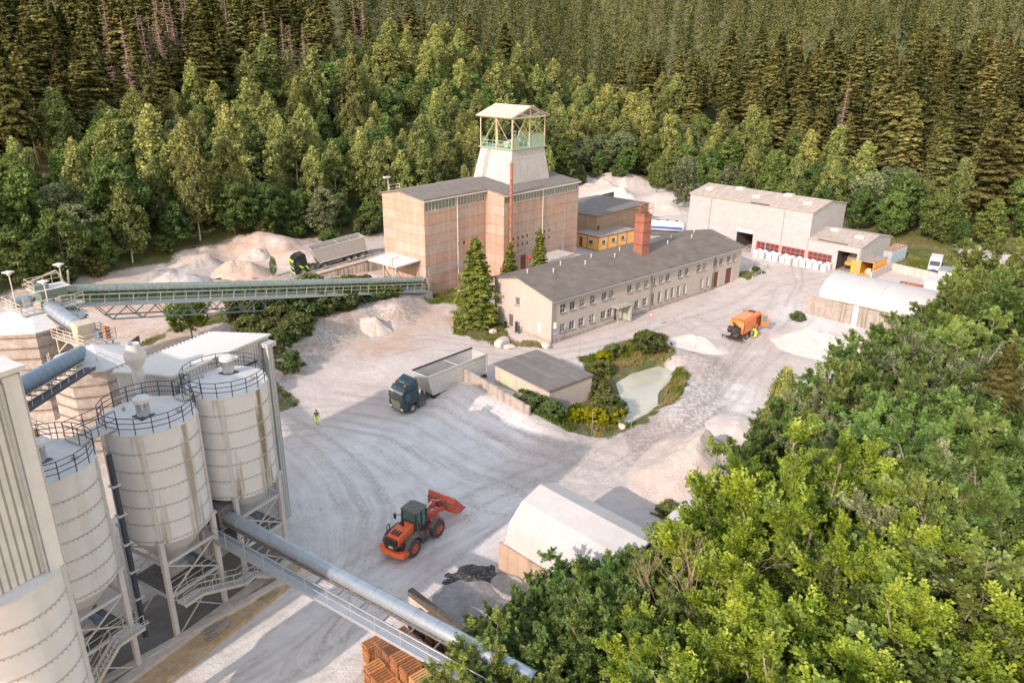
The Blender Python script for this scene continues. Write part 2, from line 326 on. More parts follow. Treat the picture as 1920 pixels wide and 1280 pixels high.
# road flow fields (lateral, along) for the tyre tracks
ROADS = [GP(r) for r in (
    [(360, 1300), (560, 1170), (740, 1060), (930, 945), (1080, 875), (1230, 800), (1340, 735), (1420, 650), (1460, 600), (1500, 540), (1490, 500), (1400, 478)],
    [(1560, 520), (1450, 540), (1330, 588), (1180, 640), (1040, 672), (900, 655), (800, 640), (720, 660)],
    [(600, 1230), (660, 1130), (700, 1040), (705, 960), (670, 890), (620, 840), (560, 800), (525, 780)],
    [(520, 800), (620, 790), (740, 815), (860, 890), (960, 925)],
    [(500, 680), (600, 720), (720, 735), (840, 760), (980, 840), (1120, 870)],
    [(1110, 860), (1250, 800), (1330, 735), (1380, 640), (1300, 600)],
    [(225, 600), (330, 570), (450, 560), (600, 545)])]
best = np.full(GX.shape, 1e9); FU = np.zeros(GX.shape); FV = np.zeros(GX.shape); FW = np.zeros(GX.shape); RID = np.zeros(GX.shape)
for i, r in enumerate(ROADS):
    d, l, rn = segdist(GX, GY, r); l = l+(fbm(GX, GY, 12, 50+i)-.5)*2
    b = d < best; FU = np.where(b, l+i*40, FU); FV = np.where(b, rn, FV); best = np.where(b, d, best); RID = np.where(b, i, RID)
FW = sstep(9, 1.0, best+(fbm(GX, GY, 5, 77)-.5)*6)
RUT = np.zeros(GX.shape)
for i, r in enumerate(ROADS):
    d, l, rn = segdist(GX, GY, r)
    for off, ww, st in ((-3.1, .3, .7), (-1.1, .3, 1), (1.0, .28, .9), (2.9, .3, .7), (4.6, .25, .5), (-4.9, .25, .5), (0.1, .2, .4)):
        o2 = off+(vnoise(rn/14, rn*0+i*3.1+off, 5)-.5)*1.6
        RUT = np.maximum(RUT, np.exp(-((l-o2)/ww)**2)*st*sstep(.35, .6, vnoise(rn/9+7, rn*0+off+i, 6)))
GZ = GZ-RUT*.03*(best < 12)
me = bpy.data.meshes.new('ground')
co = np.stack([GX, GY, GZ], -1).reshape(-1, 3).astype(np.float32)
I = np.arange(nx*ny).reshape(nx, ny); Q = np.stack([I[:-1, :-1], I[1:, :-1], I[1:, 1:], I[:-1, 1:]], -1).reshape(-1, 4)
me.vertices.add(len(co)); me.vertices.foreach_set('co', co.ravel()); me.loops.add(Q.size); me.loops.foreach_set('vertex_index', Q.ravel().astype(np.int32))
me.polygons.add(len(Q)); me.polygons.foreach_set('loop_start', np.arange(0, Q.size, 4, dtype=np.int32)); me.polygons.foreach_set('loop_total', np.full(len(Q), 4, np.int32))
me.update(); me.polygons.foreach_set('use_smooth', [True]*len(Q))
def attr(name, arr):
    a = me.attributes.new(name, 'FLOAT', 'POINT'); a.data.foreach_set('value', arr.ravel().astype(np.float32))
T_ = np.interp(GX, TREEX, TREEY)
VEG = sstep(-2, 5, GY-T_+(fbm(GX, GY, 8, 40)-.5)*9)
VEGP = [GP(p) for p in (
    [(1000, 800), (1000, 770), (1060, 770), (1110, 740), (1095, 690), (1085, 672), (1150, 652), (1210, 628), (1250, 628), (1262, 655), (1255, 690), (1160, 715), (1150, 760), (1165, 790), (1130, 820), (1060, 822)],
    [(1262, 690), (1290, 700), (1278, 750), (1235, 775), (1180, 800), (1130, 808), (1180, 785), (1235, 758), (1240, 730)],
    [(850, 625), (850, 600), (900, 590), (945, 612), (960, 640), (1000, 640), (1030, 652), (960, 650), (900, 640)],
    [(790, 560), (860, 535), (880, 570), (800, 570)],
    [(1235, 955), (1262, 948), (1275, 965), (1245, 968)],
    [(1430, 512), (1380, 520), (1400, 530), (1435, 520)],
    [(1690, 480), (1740, 500), (1760, 520), (1700, 512)], [(230, 700), (340, 650), (430, 630), (520, 655), (600, 612), (700, 572), (790, 560), (760, 550), (600, 565), (430, 570), (440, 610), (330, 640)],
    [(500, 720), (545, 740), (560, 760), (520, 770), (505, 760)], [(1590, 470), (1700, 450), (1790, 470), (1800, 530), (1700, 520)],
    [(810, 430), (620, 440), (560, 430), (600, 400), (800, 380)])]
for p in VEGP: VEG = np.maximum(VEG, sstep(1.2, -1.2, polyd(GX, GY, p)+(fbm(GX, GY, 2.2, 41)-.5)*3.0))
VEG = np.maximum(VEG, sstep(0, 14, GX-np.interp(GY, [20, 40, 60, 90, 120, 140, 150], [-2, 14, 28, 46, 66, 80, 86]))*(GY < 150)*(GX > 0)*sstep(60, 25, GY)*1.0)
attr('veg', VEG); attr('fu', FU); attr('fv', FV); attr('fw', FW); attr('rut', RUT*(best < 12))
PINK = np.zeros(GX.shape)
for (px, py, zz, r) in ((530, 460, 3, 20), (600, 520, 3, 16), (470, 470, 4, 16), (340, 600, 2, 18), (820, 600, 0, 10), (720, 640, 0, 8), (200, 560, 2, 20), (640, 610, 1, 6)):
    c = G(px, py, zz); PINK = np.maximum(PINK, sstep(r, r*.3, np.hypot(GX-c.x, GY-c.y)+(fbm(GX, GY, 6, 60)-.5)*r*.8))
attr('pink', PINK)
GRV = sstep(.9, -.6, np.abs(segdist(GX, GY, SCARP)[0]-2)+(fbm(GX, GY, 2, 63)-.5)*4-1.5)*(GX < -14)*.8
GRV = np.maximum(GRV, sstep(5, 1, np.abs(polyd(GX, GY, POND)-4.5)+(fbm(GX, GY, 1.5, 64)-.5)*6)*(GX > 12)*.8)
attr('grv', GRV)
DUST_SHADE_LIFT = np.zeros(GX.shape)  # white limestone dust, also painted paler to lift the shaded yard
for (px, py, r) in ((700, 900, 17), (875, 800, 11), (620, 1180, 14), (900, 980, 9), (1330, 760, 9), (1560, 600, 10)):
    c = G(px, py); DUST_SHADE_LIFT = np.maximum(DUST_SHADE_LIFT, sstep(r, r*.3, np.hypot(GX-c.x, GY-c.y)+(fbm(GX, GY, 7, 70)-.5)*r*.9))
attr('dust_shade_lift', DUST_SHADE_LIFT)
gm = bpy.data.materials.new('quarry_ground'); gm.use_nodes = True; N = gm.node_tree.nodes; L = gm.node_tree.links; P = N['Principled BSDF']; P.inputs['Roughness'].default_value = .95
def A(n):
    a = N.new('ShaderNodeAttribute'); a.attribute_name = n; return a.outputs['Fac']
def NZ(scale, det=6, rough=.6, vec=None):
    n = N.new('ShaderNodeTexNoise'); n.inputs['Scale'].default_value = scale; n.inputs['Detail'].default_value = det; n.inputs['Roughness'].default_value = rough
    if vec is None: L.new(tcg.outputs['Object'], n.inputs['Vector'])
    else: L.new(vec, n.inputs['Vector'])
    return n.outputs[0]
def MR(x, a, b, c=0, d=1):
    m = N.new('ShaderNodeMapRange'); L.new(x, m.inputs[0])
    for i, v in enumerate((a, b, c, d)): m.inputs[i+1].default_value = v
    return m.outputs[0]
def MX(f, a, b):
    m = N.new('ShaderNodeMix'); m.data_type = 'RGBA'
    if isinstance(f, float): m.inputs['Factor'].default_value = f
    else: L.new(f, m.inputs['Factor'])
    for k, v in (('A', a), ('B', b)):
        if isinstance(v, tuple): m.inputs[k].default_value = (*v, 1)
        else: L.new(v, m.inputs[k])
    return m.outputs['Result']
def MM(op, a, b):
    m = N.new('ShaderNodeMath'); m.operation = op
    for i, v in enumerate((a, b)):
        if isinstance(v, (int, float)): m.inputs[i].default_value = v
        else: L.new(v, m.inputs[i])
    return m.outputs[0]
tcg = N.new('ShaderNodeTexCoord')
cbv = N.new('ShaderNodeCombineXYZ'); L.new(MM('MULTIPLY', A('fu'), 2.6), cbv.inputs[0]); L.new(MM('MULTIPLY', A('fv'), .09), cbv.inputs[1])
cbw = N.new('ShaderNodeCombineXYZ'); L.new(MM('MULTIPLY', A('fu'), .7), cbw.inputs[0]); L.new(MM('MULTIPLY', A('fv'), .03), cbw.inputs[1])
trk = NZ(1, 5, .65, cbv.outputs[0]); trk2 = NZ(1, 4, .6, cbw.outputs[0])
base = MX(MR(NZ(.09, 5), .35, .65), (.53, .472, .435), (.62, .57, .535))
base = MX(MR(NZ(.6, 6, .7), .45, .75, 0, .55), base, (.44, .375, .325))
base = MX(MR(NZ(.22, 5, .7), .55, .72, 0, .6), base, (.72, .68, .64))
base = MX(MM('MULTIPLY', A('dust_shade_lift'), MR(NZ(.5, 6, .7), .3, .55, .35, .95)), base, (.75, .735, .73))  # dust colour, lightened further to brighten the ground in shade
base = MX(MM('MULTIPLY', MR(trk, .46, .66), MM('MULTIPLY', MM('MULTIPLY', A('fw'), MR(NZ(.3, 4, .6), .40, .62)), .62)), base, (.40, .36, .335))
base = MX(MM('MULTIPLY', MR(trk2, .52, .66), MM('MULTIPLY', A('fw'), .38)), base, (.45, .41, .385))
base = MX(MM('MULTIPLY', MR(NZ(3, 4, .7), .35, .6), MM('MULTIPLY', A('rut'), .75)), base, (.29, .255, .23))
base = MX(MM('MULTIPLY', A('pink'), MR(NZ(.35, 6, .7), .35, .62)), base, (.50, .345, .255))
base = MX(MM('MULTIPLY', A('grv'), MR(NZ(2.2, 6, .8), .42, .56)), base, (.27, .23, .20))
base = MX(MR(NZ(5, 8, .85), .62, .74, 0, .3), base, (.40, .36, .33))
vegc = MX(MR(NZ(.5, 6), .4, .6), (.075, .11, .025), (.17, .15, .06)); vegc = MX(MR(NZ(4, 6, .8), .5, .65, 0, .8), vegc, (.20, .15, .08))
base = MX(MR(MM('ADD', A('veg'), MM('MULTIPLY', MM('SUBTRACT', NZ(2.5, 6, .75), .5), .9)), .4, .6), base, vegc)
L.new(base, P.inputs['Base Color'])
hb = MM('ADD', MM('MULTIPLY', NZ(1.2, 8, .75), .35), MM('ADD', MM('MULTIPLY', NZ(7, 6, .8), .10), MM('MULTIPLY', trk, MM('MULTIPLY', A('fw'), -.10))))
bp = N.new('ShaderNodeBump'); bp.inputs['Distance'].default_value = .55; L.new(hb, bp.inputs['Height']); L.new(bp.outputs[0], P.inputs['Normal'])
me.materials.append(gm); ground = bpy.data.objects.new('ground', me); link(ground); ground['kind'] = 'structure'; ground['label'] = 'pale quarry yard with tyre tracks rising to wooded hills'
# pond water
wm = bpy.data.materials.new('milky_water'); wm.use_nodes = True; N = wm.node_tree.nodes; L = wm.node_tree.links; P = N['Principled BSDF']
P.inputs['Roughness'].default_value = .12
tcg = N.new('ShaderNodeTexCoord')
L.new(MX(MR(NZ(.35, 4), .4, .6), (.50, .48, .37), (.42, .43, .37)), P.inputs['Base Color'])
b = N.new('ShaderNodeBump'); b.inputs['Distance'].default_value = .02; L.new(NZ(3, 3), b.inputs['Height']); L.new(b.outputs[0], P.inputs['Normal'])
cx = sum(p[0] for p in POND)/len(POND); cy = sum(p[1] for p in POND)/len(POND)
mb = MB(); pw = [((p[0]-cx)*1.18+cx, (p[1]-cy)*1.18+cy, -.42) for p in POND]; mb.add(pw, [tuple(range(len(pw)))])
pond = mb.build('pond_water', wm); pond['kind'] = 'structure'; pond['label'] = 'pale green milky pond'
# heaps of loose material, each a thing of its own
def heap(name, label, cat, c, rx, ry, h, rz, mt, seed, ridge=.0, group=None, n=72, z0=None):
    rng = np.random.RandomState(seed); k = n//2
    th, rr = np.meshgrid(np.linspace(0, 2*np.pi, n, endpoint=False), np.linspace(0, 1, k), indexing='ij')
    env = 1+.30*(fbm(np.cos(th)*1.6+seed*3.3+20, np.sin(th)*1.6+20, 1, seed)-.5)*2
    x = np.cos(th)*rr*rx*env; y = np.sin(th)*rr*ry*env
    dd = np.hypot(np.maximum(np.abs(x)-ridge, 0)/max(rx-ridge, .1), y/ry)
    dd = np.where(ridge > 0, dd, rr)
    pr = np.clip(1-dd, 0, 1)**1.05; z = h*(pr*(1.0+.9*(fbm(x+50, y+50, 3.6, seed)-.5)))+(fbm(x+9, y+9, 1.1, seed+5)-.5)*.34*np.minimum(1, pr*5)
    X = c[0]+x*math.cos(rz)-y*math.sin(rz); Y = c[1]+x*math.sin(rz)+y*math.cos(rz)
    zb = terrain(X, Y); c0 = z0 if z0 is not None else tz(c[0], c[1]); Z = zb+z-.04-.25*sstep(.9, 1, rr)
    vs = np.stack([X-c[0], Y-c[1], Z-c0], -1).reshape(-1, 3); I = np.arange(n*k).reshape(n, k); fs = []
    for i in range(n):
        for j in range(k-1): fs.append((I[i, j], I[i, j+1], I[(i+1) % n, j+1], I[(i+1) % n, j]))
    m_ = bpy.data.meshes.new(name); m_.from_pydata(vs.tolist(), [], [tuple(map(int, f)) for f in fs]); m_.materials.append(mt)
    m_.polygons.foreach_set('use_smooth', [True]*len(m_.polygons)); o = bpy.data.objects.new(name, m_); link(o); o.location = (c[0], c[1], c0)
    return tag(o, label, cat, group)
M['sand'] = mat('pale_sand', (.54, .465, .41), .95, var=.1, scale=.8, bump=.16, bscale=6, dirt=.3, dcol=(.72, .68, .64))
M['sand_white'] = mat('white_sand', (.60, .55, .51), .95, var=.08, scale=.8, bump=.14, bscale=6, dirt=.3, dcol=(.60, .54, .49))
M['grit'] = mat('grey_grit', (.30, .285, .275), .95, var=.2, scale=1.2, bump=.06, bscale=10, dirt=.4, dcol=(.45, .43, .41))
M['grit_pale'] = mat('pale_grey_grit', (.42, .40, .39), .95, var=.15, scale=1.2, bump=.06, bscale=10, dirt=.4, dcol=(.56, .53, .5))
M['black_grit'] = mat('black_grit', (.05, .048, .047), .95, var=.4, scale=2, bump=.15, bscale=6, dirt=.75, dcol=(.26, .25, .24))
M['earth'] = mat('pinkish_rubble', (.46, .35, .28), .95, var=.15, scale=1, bump=.1, bscale=5, dirt=.45, dcol=(.58, .50, .44))
def hp(px, py, z): g = G(px, py, z); return (g.x, g.y)
heap('sand_heap', 'large cream sand heap between the tents and the leafy bank', 'sand heap', hp(1305, 880, .5), 8.6, 6.4, 3.5, R_(60), M['sand'], 3, 1.5)
heap('sand_heap', 'low white sand heap at the edge of the leafy bank below the pond', 'sand heap', hp(1385, 800, .5), 5, 3.6, 1.1, R_(50), M['sand_white'], 4, 1)
heap('sand_heap', 'long white sand heap in front of the far tent wall', 'sand heap', hp(1555, 640, 1), 8.5, 5.5, 2.2, R_(-40), M['sand_white'], 6, 3)
heap('sand_heap', 'cream sand heap at the right end of the far tent wall', 'sand heap', hp(1625, 655, 1), 6.5, 5, 2.4, R_(-40), M['sand'], 7, 2)
heap('rubble_heap', 'grey white rubble heap beside the pond, left of the orange sweeper', 'rubble heap', hp(1305, 640, .6), 4.8, 3.2, 1.6, R_(-25), M['sand_white'], 8, 1)
heap('gravel_heap', 'pointed cream gravel heap below the belt of bushes', 'gravel heap', hp(706, 612, .8), 2.6, 2.4, 2.0, 0, M['sand'], 9)
heap('grit_heap', 'dark black grit heap in front of the near tent wall', 'grit heap', hp(888, 1072, .4), 2.4, 1.6, .45, R_(20), M['black_grit'], 10)
heap('grit_heap', 'small black grit heap at the corner of the near tent wall', 'grit heap', hp(930, 1078, .3), 1.6, 1.1, .35, R_(20), M['black_grit'], 18)
heap('grit_heap', 'brown grey grit heap leaning on the near tent wall', 'grit heap', hp(985, 1100, .8), 3.6, 2.0, 1.7, R_(-45), M['grit'], 11, .8)
heap('grit_heap', 'bluish grey grit heap between the near tent and the pallet wall', 'grit heap', hp(900, 1130, .4), 4.2, 2.8, 1.0, R_(-40), M['grit'], 12, .8)
heap('grit_heap', 'pale grey grit heap nearest the leafy trees beside the near tent', 'grit heap', hp(1030, 1128, .7), 3.2, 2.2, 1.4, R_(-45), M['grit_pale'], 13, .5)
for (px, py, rx, ry, h, mt, s, lb) in ((335, 525, 5.5, 4.2, 2.2, 'grit_pale', 14, 'rounded pale grey heap nearest the green conveyor'), (385, 505, 6.5, 4.6, 3.0, 'grit', 15, 'tall pale grey heap in the middle of the left heaps'),
        (305, 512, 5, 4, 1.6, 'grit', 16, 'low dark grey heap at the left end of the left heaps'), (450, 508, 5.5, 4.5, 2.6, 'earth', 17, 'tan rubble heap between the grey heaps and the black truck'), (475, 478, 3, 2.4, 1.6, 'sand', 19, 'small white topped heap on the rubble bank')):
    heap('grey_heap', lb, 'gravel heap', hp(px, py, 3), rx, ry, h, R_(20), M[mt], s, 1)
heap('sand_heap', 'white dump heap beyond the low brown building', 'sand heap', hp(1155, 366, 2), 9, 6, 3, 0, M['sand_white'], 24, 2)
heap('sand_heap', 'cream dump heap right behind the tall hoist building', 'sand heap', hp(1112, 352, 2), 10, 6, 3.4, 0, M['sand'], 25, 2)
heap('sand_heap', 'cream dump heap behind the white tanker trailer', 'sand heap', hp(1235, 385, 2), 8, 5, 2.2, 0, M['sand'], 26, 2)
# ------------------------------------------------------------------ building helpers
def wallgrid(mb, p0, ang, length, z0, z1, ops=(), depth=.22, topf=None, x0=0):
    """wall with real openings; outward side is to the right of the direction; ops = (xa, xb, za, zb)"""
    c, s = math.cos(ang), math.sin(ang); P = lambda x, z, d=0: (p0[0]+c*x-s*d, p0[1]+s*x+c*d, z)
    xs = sorted(set([x0, length]+[v for o in ops for v in o[:2]])); zs = sorted(set([z0, z1]+[v for o in ops for v in o[2:4]]))
    for i in range(len(xs)-1):
        for j in range(len(zs)-1):
            xm, zm = (xs[i]+xs[i+1])/2, (zs[j]+zs[j+1])/2
            if any(o[0] < xm < o[1] and o[2] < zm < o[3] for o in ops): continue
            mb.quad(P(xs[i], zs[j]), P(xs[i+1], zs[j]), P(xs[i+1], zs[j+1]), P(xs[i], zs[j+1]))
    for (a, b, lo, hi) in [o[:4] for o in ops]:
        mb.quad(P(a, lo), P(a, hi), P(a, hi, depth), P(a, lo, depth)); mb.quad(P(b, lo), P(b, lo, depth), P(b, hi, depth), P(b, hi))
        mb.quad(P(a, lo), P(a, lo, depth), P(b, lo, depth), P(b, lo)); mb.quad(P(a, hi), P(b, hi), P(b, hi, depth), P(a, hi, depth))
def window(parent, p0, ang, o, depth=.16, mull=(1, 0), fm=None, gm=None, sill=True, fw=.07, name='window', label=None):
    fm = fm or M['white']; gm = gm or M['glass']
    a, b, lo, hi = o[:4]; c, s = math.cos(ang), math.sin(ang)
    T = Matrix.Translation((p0[0], p0[1], 0)) @ Matrix.Rotation(ang, 4, 'Z')
    f = MB()
    def bx(xa, xb, za, zb, d0, d1): f.box(((xa+xb)/2, (d0+d1)/2, (za+zb)/2), (xb-xa, d1-d0, zb-za), M=T)
    d0, d1 = depth-.05, depth+.03
    bx(a, a+fw, lo, hi, d0, d1); bx(b-fw, b, lo, hi, d0, d1); bx(a+fw, b-fw, hi-fw, hi, d0, d1); bx(a+fw, b-fw, lo, lo+fw, d0, d1)
    for i in range(mull[0]):
        x = a+(b-a)*(i+1)/(mull[0]+1); bx(x-fw*.4, x+fw*.4, lo+fw, hi-fw, d0+.004, d1)
    for i in range(mull[1]):
        z = lo+(hi-lo)*(i+1)/(mull[1]+1); bx(a+fw, b-fw, z-fw*.35, z+fw*.35, d0+.008, d1)
    w_ = f.build(name, fm, parent)
    if label: w_['label'] = label
    g = MB(); g.box(((a+b)/2, depth+.005, (lo+hi)/2), (b-a-.03, .012, hi-lo-.03), M=T); g.build('pane', gm, w_)
    if sill:
        q = MB(); q.box(((a+b)/2, -.05, lo-.03), (b-a+.12, .16, .055), M=T); q.build('sill', M['felt2'], w_)
    return w_
def railing(mb, pts, h=1.05, rails=(1.05, .55), post=1.4, r=.03, closed=False):
    pts = [Vector(p) for p in pts]
    if closed: pts = pts+[pts[0]]
    for a, b in zip(pts[:-1], pts[1:]):
        L = (b-a).length; n = max(1, round(L/post))
        for i in range(n+1):
            p = a.lerp(b, i/n); mb.tube(p, p+Vector((0, 0, h)), r, 5)
        for z in rails: mb.tube(a+Vector((0, 0, z)), b+Vector((0, 0, z)), r, 5)
    return mb
# ------------------------------------------------------------------ hoist building
HB = (-14.1, 119.0); HA = R_(48.9)
hb = thing('hoist_building', 'tall pinkish concrete panel building with ribbon windows under its roof, carrying the winding tower', 'building', (HB[0], HB[1], 0), HA)
mp = panel_mat('pink_concrete_panels', (.46, .285, .215), (.42, .345, .295), (.17, .11, .085), 6.95, 1.68, .03, streak=.5, scol=(.56, .48, .43), extra='grid')
RZ = lambda y: 15.3+(y+4.1)*.128 if y < 5.9 else 16.58-(y-5.9)*.17
B0 = -.6
opsL = [(.25, 7.0, 13.95, 15.55), (7.55, 14.1, 13.95, 15.5), (7.3, 7.75, 7.3, 7.85), (8.6, 9.05, 7.3, 7.85)]
opsR = [(14.5-14.3+.1, 15.9, 13.75, 15.05), (16.05, 20.6, 13.75, 15.05)]
sq = [(x, z) for x in (16.84, 18.1, 19.35, 20.58) for z in (7.46, 6.18)]+[(x, z) for x in (25.4, 26.75) for z in (7.4, 6.15)]+[(23.0, 7.5), (23.0, 6.2)]
opsR = [(.25, 10.3, 13.75, 15.1), (10.75, 20.8, 13.75, 15.1)]+[(x-14.3-.22, x-14.3+.22, z-.27, z+.27) for x, z in sq]+[(18.8-14.3, 20.3-14.3, 1.2, 4.15)]
m = MB()
wallgrid(m, (0, 0), 0, 14.3, B0, 15.72, opsL); wallgrid(m, (14.3, -4.1), 0, 21.0, B0, 15.25, opsR)
m.quad((14.3, 0, B0), (14.3, -4.1, B0), (14.3, -4.1, 15.25), (14.3, 0, 15.8))
m.add([(0, 10.2, B0), (0, 0, B0), (0, 0, 15.72), (0, 5.9, 16.5), (0, 10.2, 15.8)], [(0, 1, 2, 3, 4)])
m.add([(35.3, -4.1, B0), (35.3, 12, B0), (35.3, 12, 15.4), (35.3, 5.9, 16.5), (35.3, -4.1, 15.25)], [(0, 1, 2, 3, 4)])
m.add([(0, 10.2, B0), (0, 10.2, 15.8), (14.3, 10.2, 15.8), (14.3, 12, 15.4), (35.3, 12, 15.4), (35.3, 12, B0), (14.3, 12, B0)], [(0, 1, 2, 6), (2, 3, 6), (3, 4, 5, 6)])
m.build('wall', mp, hb)
r = MB(); t = .22
def slab(m, x0, x1, ys, zf, t=.2):
    for a, b in zip(ys[:-1], ys[1:]):
        za, zb = zf(a), zf(b)
        m.add([(x0, a, za), (x1, a, za), (x1, b, zb), (x0, b, zb), (x0, a, za+t), (x1, a, za+t), (x1, b, zb+t), (x0, b, zb+t)], [(0, 3, 2, 1), (4, 5, 6, 7), (0, 1, 5, 4), (1, 2, 6, 5), (2, 3, 7, 6), (3, 0, 4, 7)])
slab(r, -.25, 14.28, [-.25, 5.9, 10.5], lambda y: RZ(y)-.02+.0*y); slab(r, 14.29, 35.6, [-4.35, 5.9, 12.3], lambda y: RZ(y)-.02)
for x in np.arange(1.2, 35, 1.1):
    for a, b in ((-.2 if x < 14.2 else -4.3, 5.9), (5.9, 10.4)): r.bar((x, a, RZ(a)+.2), (x, b, RZ(b)+.2), .05, .05)
r.build('roof', M['felt2'], hb)
m = MB(); m.bb(-.3, 14.25, -.34, -.26, 15.55, 15.75); m.bb(14.2, 35.65, -4.46, -4.37, 15.1, 15.32); m.build('gutter', M['light_wood_trim'], hb)
for (o, p0) in [(q, (0, 0)) for q in opsL]+[(q, (14.3, -4.1)) for q in opsR]:
    if o[1]-o[0] > 3: window(hb, p0, 0, o, mull=(int((o[1]-o[0])/.78), 0), fm=M['light_wood_trim'], gm=M['glass_pale'], sill=False)
    elif o[1]-o[0] < .7: window(hb, p0, 0, o, mull=(0, 0), fm=M['dark_metal'], sill=False, fw=.04)
m = MB(); m.bb(14.3+4.52, 14.3+5.98, -3.95, -3.88, 1.2, 4.13); d = m.build('door', M['brown_door'], hb)
m = MB(); m.tube((15.6, -4.55, 2.6), (15.6, -4.55, 20.6), .27, 12); m.tube((15.6, -4.55, 2.6), (15.3, -4.9, 2.2), .27, 12)
for z in (2.8, 5.2, 9.6, 14.8, 17): m.tube((15.6, -4.55, z), (15.6, -4.55, z+.14), .34, 12); m.bar((15.6, -4.3, z), (15.6, -4.05, z), .08)
m.build('rusty_stack', M['rust'], hb, smooth=True, auto=40)
for x, y, z0, z1 in ((7.25, -.12, 2.5, 15.5), (24.6, -4.22, 4.2, 15.1)):
    m = MB(); m.tube((x, y, z0), (x, y, z1), .07, 8); m.build('downpipe', M['light_wood_trim'], hb)
m = MB(); m.bar((.3, -.35, 4.9), (7.3, -.35, 5.0), .12); m.bar((.3, -.35, 0), (.3, -.35, 4.9), .12); m.build('cable_tray', M['galv'], hb); m = MB()
m.bar((14.5, -4.35, 4.3), (24.5, -4.35, 5.3), .14); m.bar((24.5, -4.35, 5.3), (30.6, -4.35, 4.7), .1); m.bar((30.6, -4.35, 1), (30.6, -4.35, 4.7), .1); m.build('cable_tray', M['galv'], hb)
m = MB(); m.bb(20.2, 23.2, -5.9, -5.6, 3.5, 3.9); m.bar((20.4, -4.2, 3.7), (20.4, -5.8, 3.7), .2); m.bar((23, -4.2, 3.7), (23, -5.8, 3.7), .2); m.build('red_beam', M['red_frame'], hb)
m = MB(); m.bb(21.5, 29.5, -9.5, -4.12, 3.1, 3.35); m.bb(21.7, 29.3, -9.3, -4.13, 0, 3.1); m.build('porch', M['concrete_pale'], hb)
m = MB(); railing(m, [(1.4, 9.9, 15.9), (2.8, 9.9, 15.9), (2.8, 8.9, 16.1)], r=.04); m.tube((1.0, 9.7, 15.9), (1.0, 9.7, 18.3), .06); m.bb(.2, 1.3, 9.45, 9.95, 18.2, 18.45); m.build('roof_lamp', M['light_wood_trim'], hb)
# winding tower
wt = thing('winding_tower', 'white clad winding tower tapering to an open roofed cage atop the hoist building', 'winding tower', (HB[0], HB[1], 0), HA)
wt.location.z = 0
bx0, bx1, by0, by1, tx0, tx1, ty0, ty1, tzp = 20.1, 31.3, -.2, 8.6, 21.5, 30.4, .5, 8.0, 21.7
zb = 15.6; m = MB()
m.add([(bx0, by0, RZ(by0)+.05), (bx1, by0, RZ(by0)+.05), (bx1, by1, 16.2), (bx0, by1, 16.2), (tx0, ty0, tzp), (tx1, ty0, tzp), (tx1, ty1, tzp), (tx0, ty1, tzp)], [(0, 1, 5, 4), (1, 2, 6, 5), (2, 3, 7, 6), (3, 0, 4, 7), (4, 5, 6, 7)])
m.build('cladding', panel_mat('ribbed_white_cladding', (.50, .51, .53), (.47, .48, .50), (.32, .33, .34), 40, .34, .05, vertical=True, streak=.55, scol=(.45, .28, .2), bump=.03), wt)
m = MB(); m.bb(tx0-.35, tx1+.35, ty0-.35, ty1+.35, tzp+.003, tzp+.16); m.build('platform', M['mint'], wt)
m = MB(); ze = 27.0; xm = (tx0+tx1)/2; ym = (ty0+ty1)/2; z0 = tzp+.16
P4 = [(tx0, ty0), (xm+.2, ty0), (tx1, ty0), (tx1, ty1), (xm, ty1), (tx0, ty1), (tx0, ym)]
for x, y in P4: m.bar((x, y, z0), (x, y, ze), .16)
for a, b in (((tx0, ty0), (tx1, ty0)), ((tx1, ty0), (tx1, ty1)), ((tx1, ty1), (tx0, ty1)), ((tx0, ty1), (tx0, ty0))):
    m.bar((*a, ze), (*b, ze), .22)
def br(a, b, za, zb_): m.bar((a[0], a[1], za), (b[0], b[1], zb_), .07)
br((tx0, ty0), (tx0, ym), z0, ze-.2); br((tx0, ty1), (tx0, ym), z0, ze-.2); br((tx0, ty0), (xm, ty0), ze, z0+1); br((tx0, ty0), (xm-1, ty0), z0, ze)
br((xm, ty0), (tx1, ty0), ze-.2, z0+2); br((tx1, ty0), (xm, ty0), ze-.2, z0+2); br((tx1, ty0), (tx1, ym), z0, ze); br((tx1, ty1), (tx1, ym), z0, ze)
m.build('frame', mat('cream_rust_steel', (.60, .55, .46), .7, .1, var=.15, scale=2, dirt=.5, dcol=(.36, .2, .12)), wt)
zr = 28.75
m = MB()
for x0, x1, za, zc in ((tx0-.7, xm, ze, zr), (xm, tx1+.7, zr, ze)):
    m.add([(x0, ty0-.6, za+.15), (x1, ty0-.6, zc+.15), (x1, ty1+.6, zc+.15), (x0, ty1+.6, za+.15), (x0, ty0-.6, za+.27), (x1, ty0-.6, zc+.27), (x1, ty1+.6, zc+.27), (x0, ty1+.6, za+.27)], [(0, 3, 2, 1), (4, 5, 6, 7), (0, 1, 5, 4), (1, 2, 6, 5), (2, 3, 7, 6), (3, 0, 4, 7)])
m.build('roof', mat('faded_red_roof', (.60, .50, .44), .8, var=.1, scale=1, dirt=.7, dcol=(.45, .25, .19)), wt)
m = MB()
for y in (ty0-.3, ty1+.3):
    m.bar((tx0, y, ze+.1), (tx1, y, ze+.1), .16); m.bar((tx0, y, ze+.1), (xm, y, zr), .14); m.bar((tx1, y, ze+.1), (xm, y, zr), .14); m.bar((xm, y, ze), (xm, y, zr), .12)
    for s in (-1, 1):
        m.bar((xm, y, ze+.1), (xm+s*2.3, y, ze+.9), .1); m.bar((xm+s*2.3, y, ze), (xm+s*2.3, y, ze+.9), .1)
m.build('truss', M['light_wood_trim'], wt)
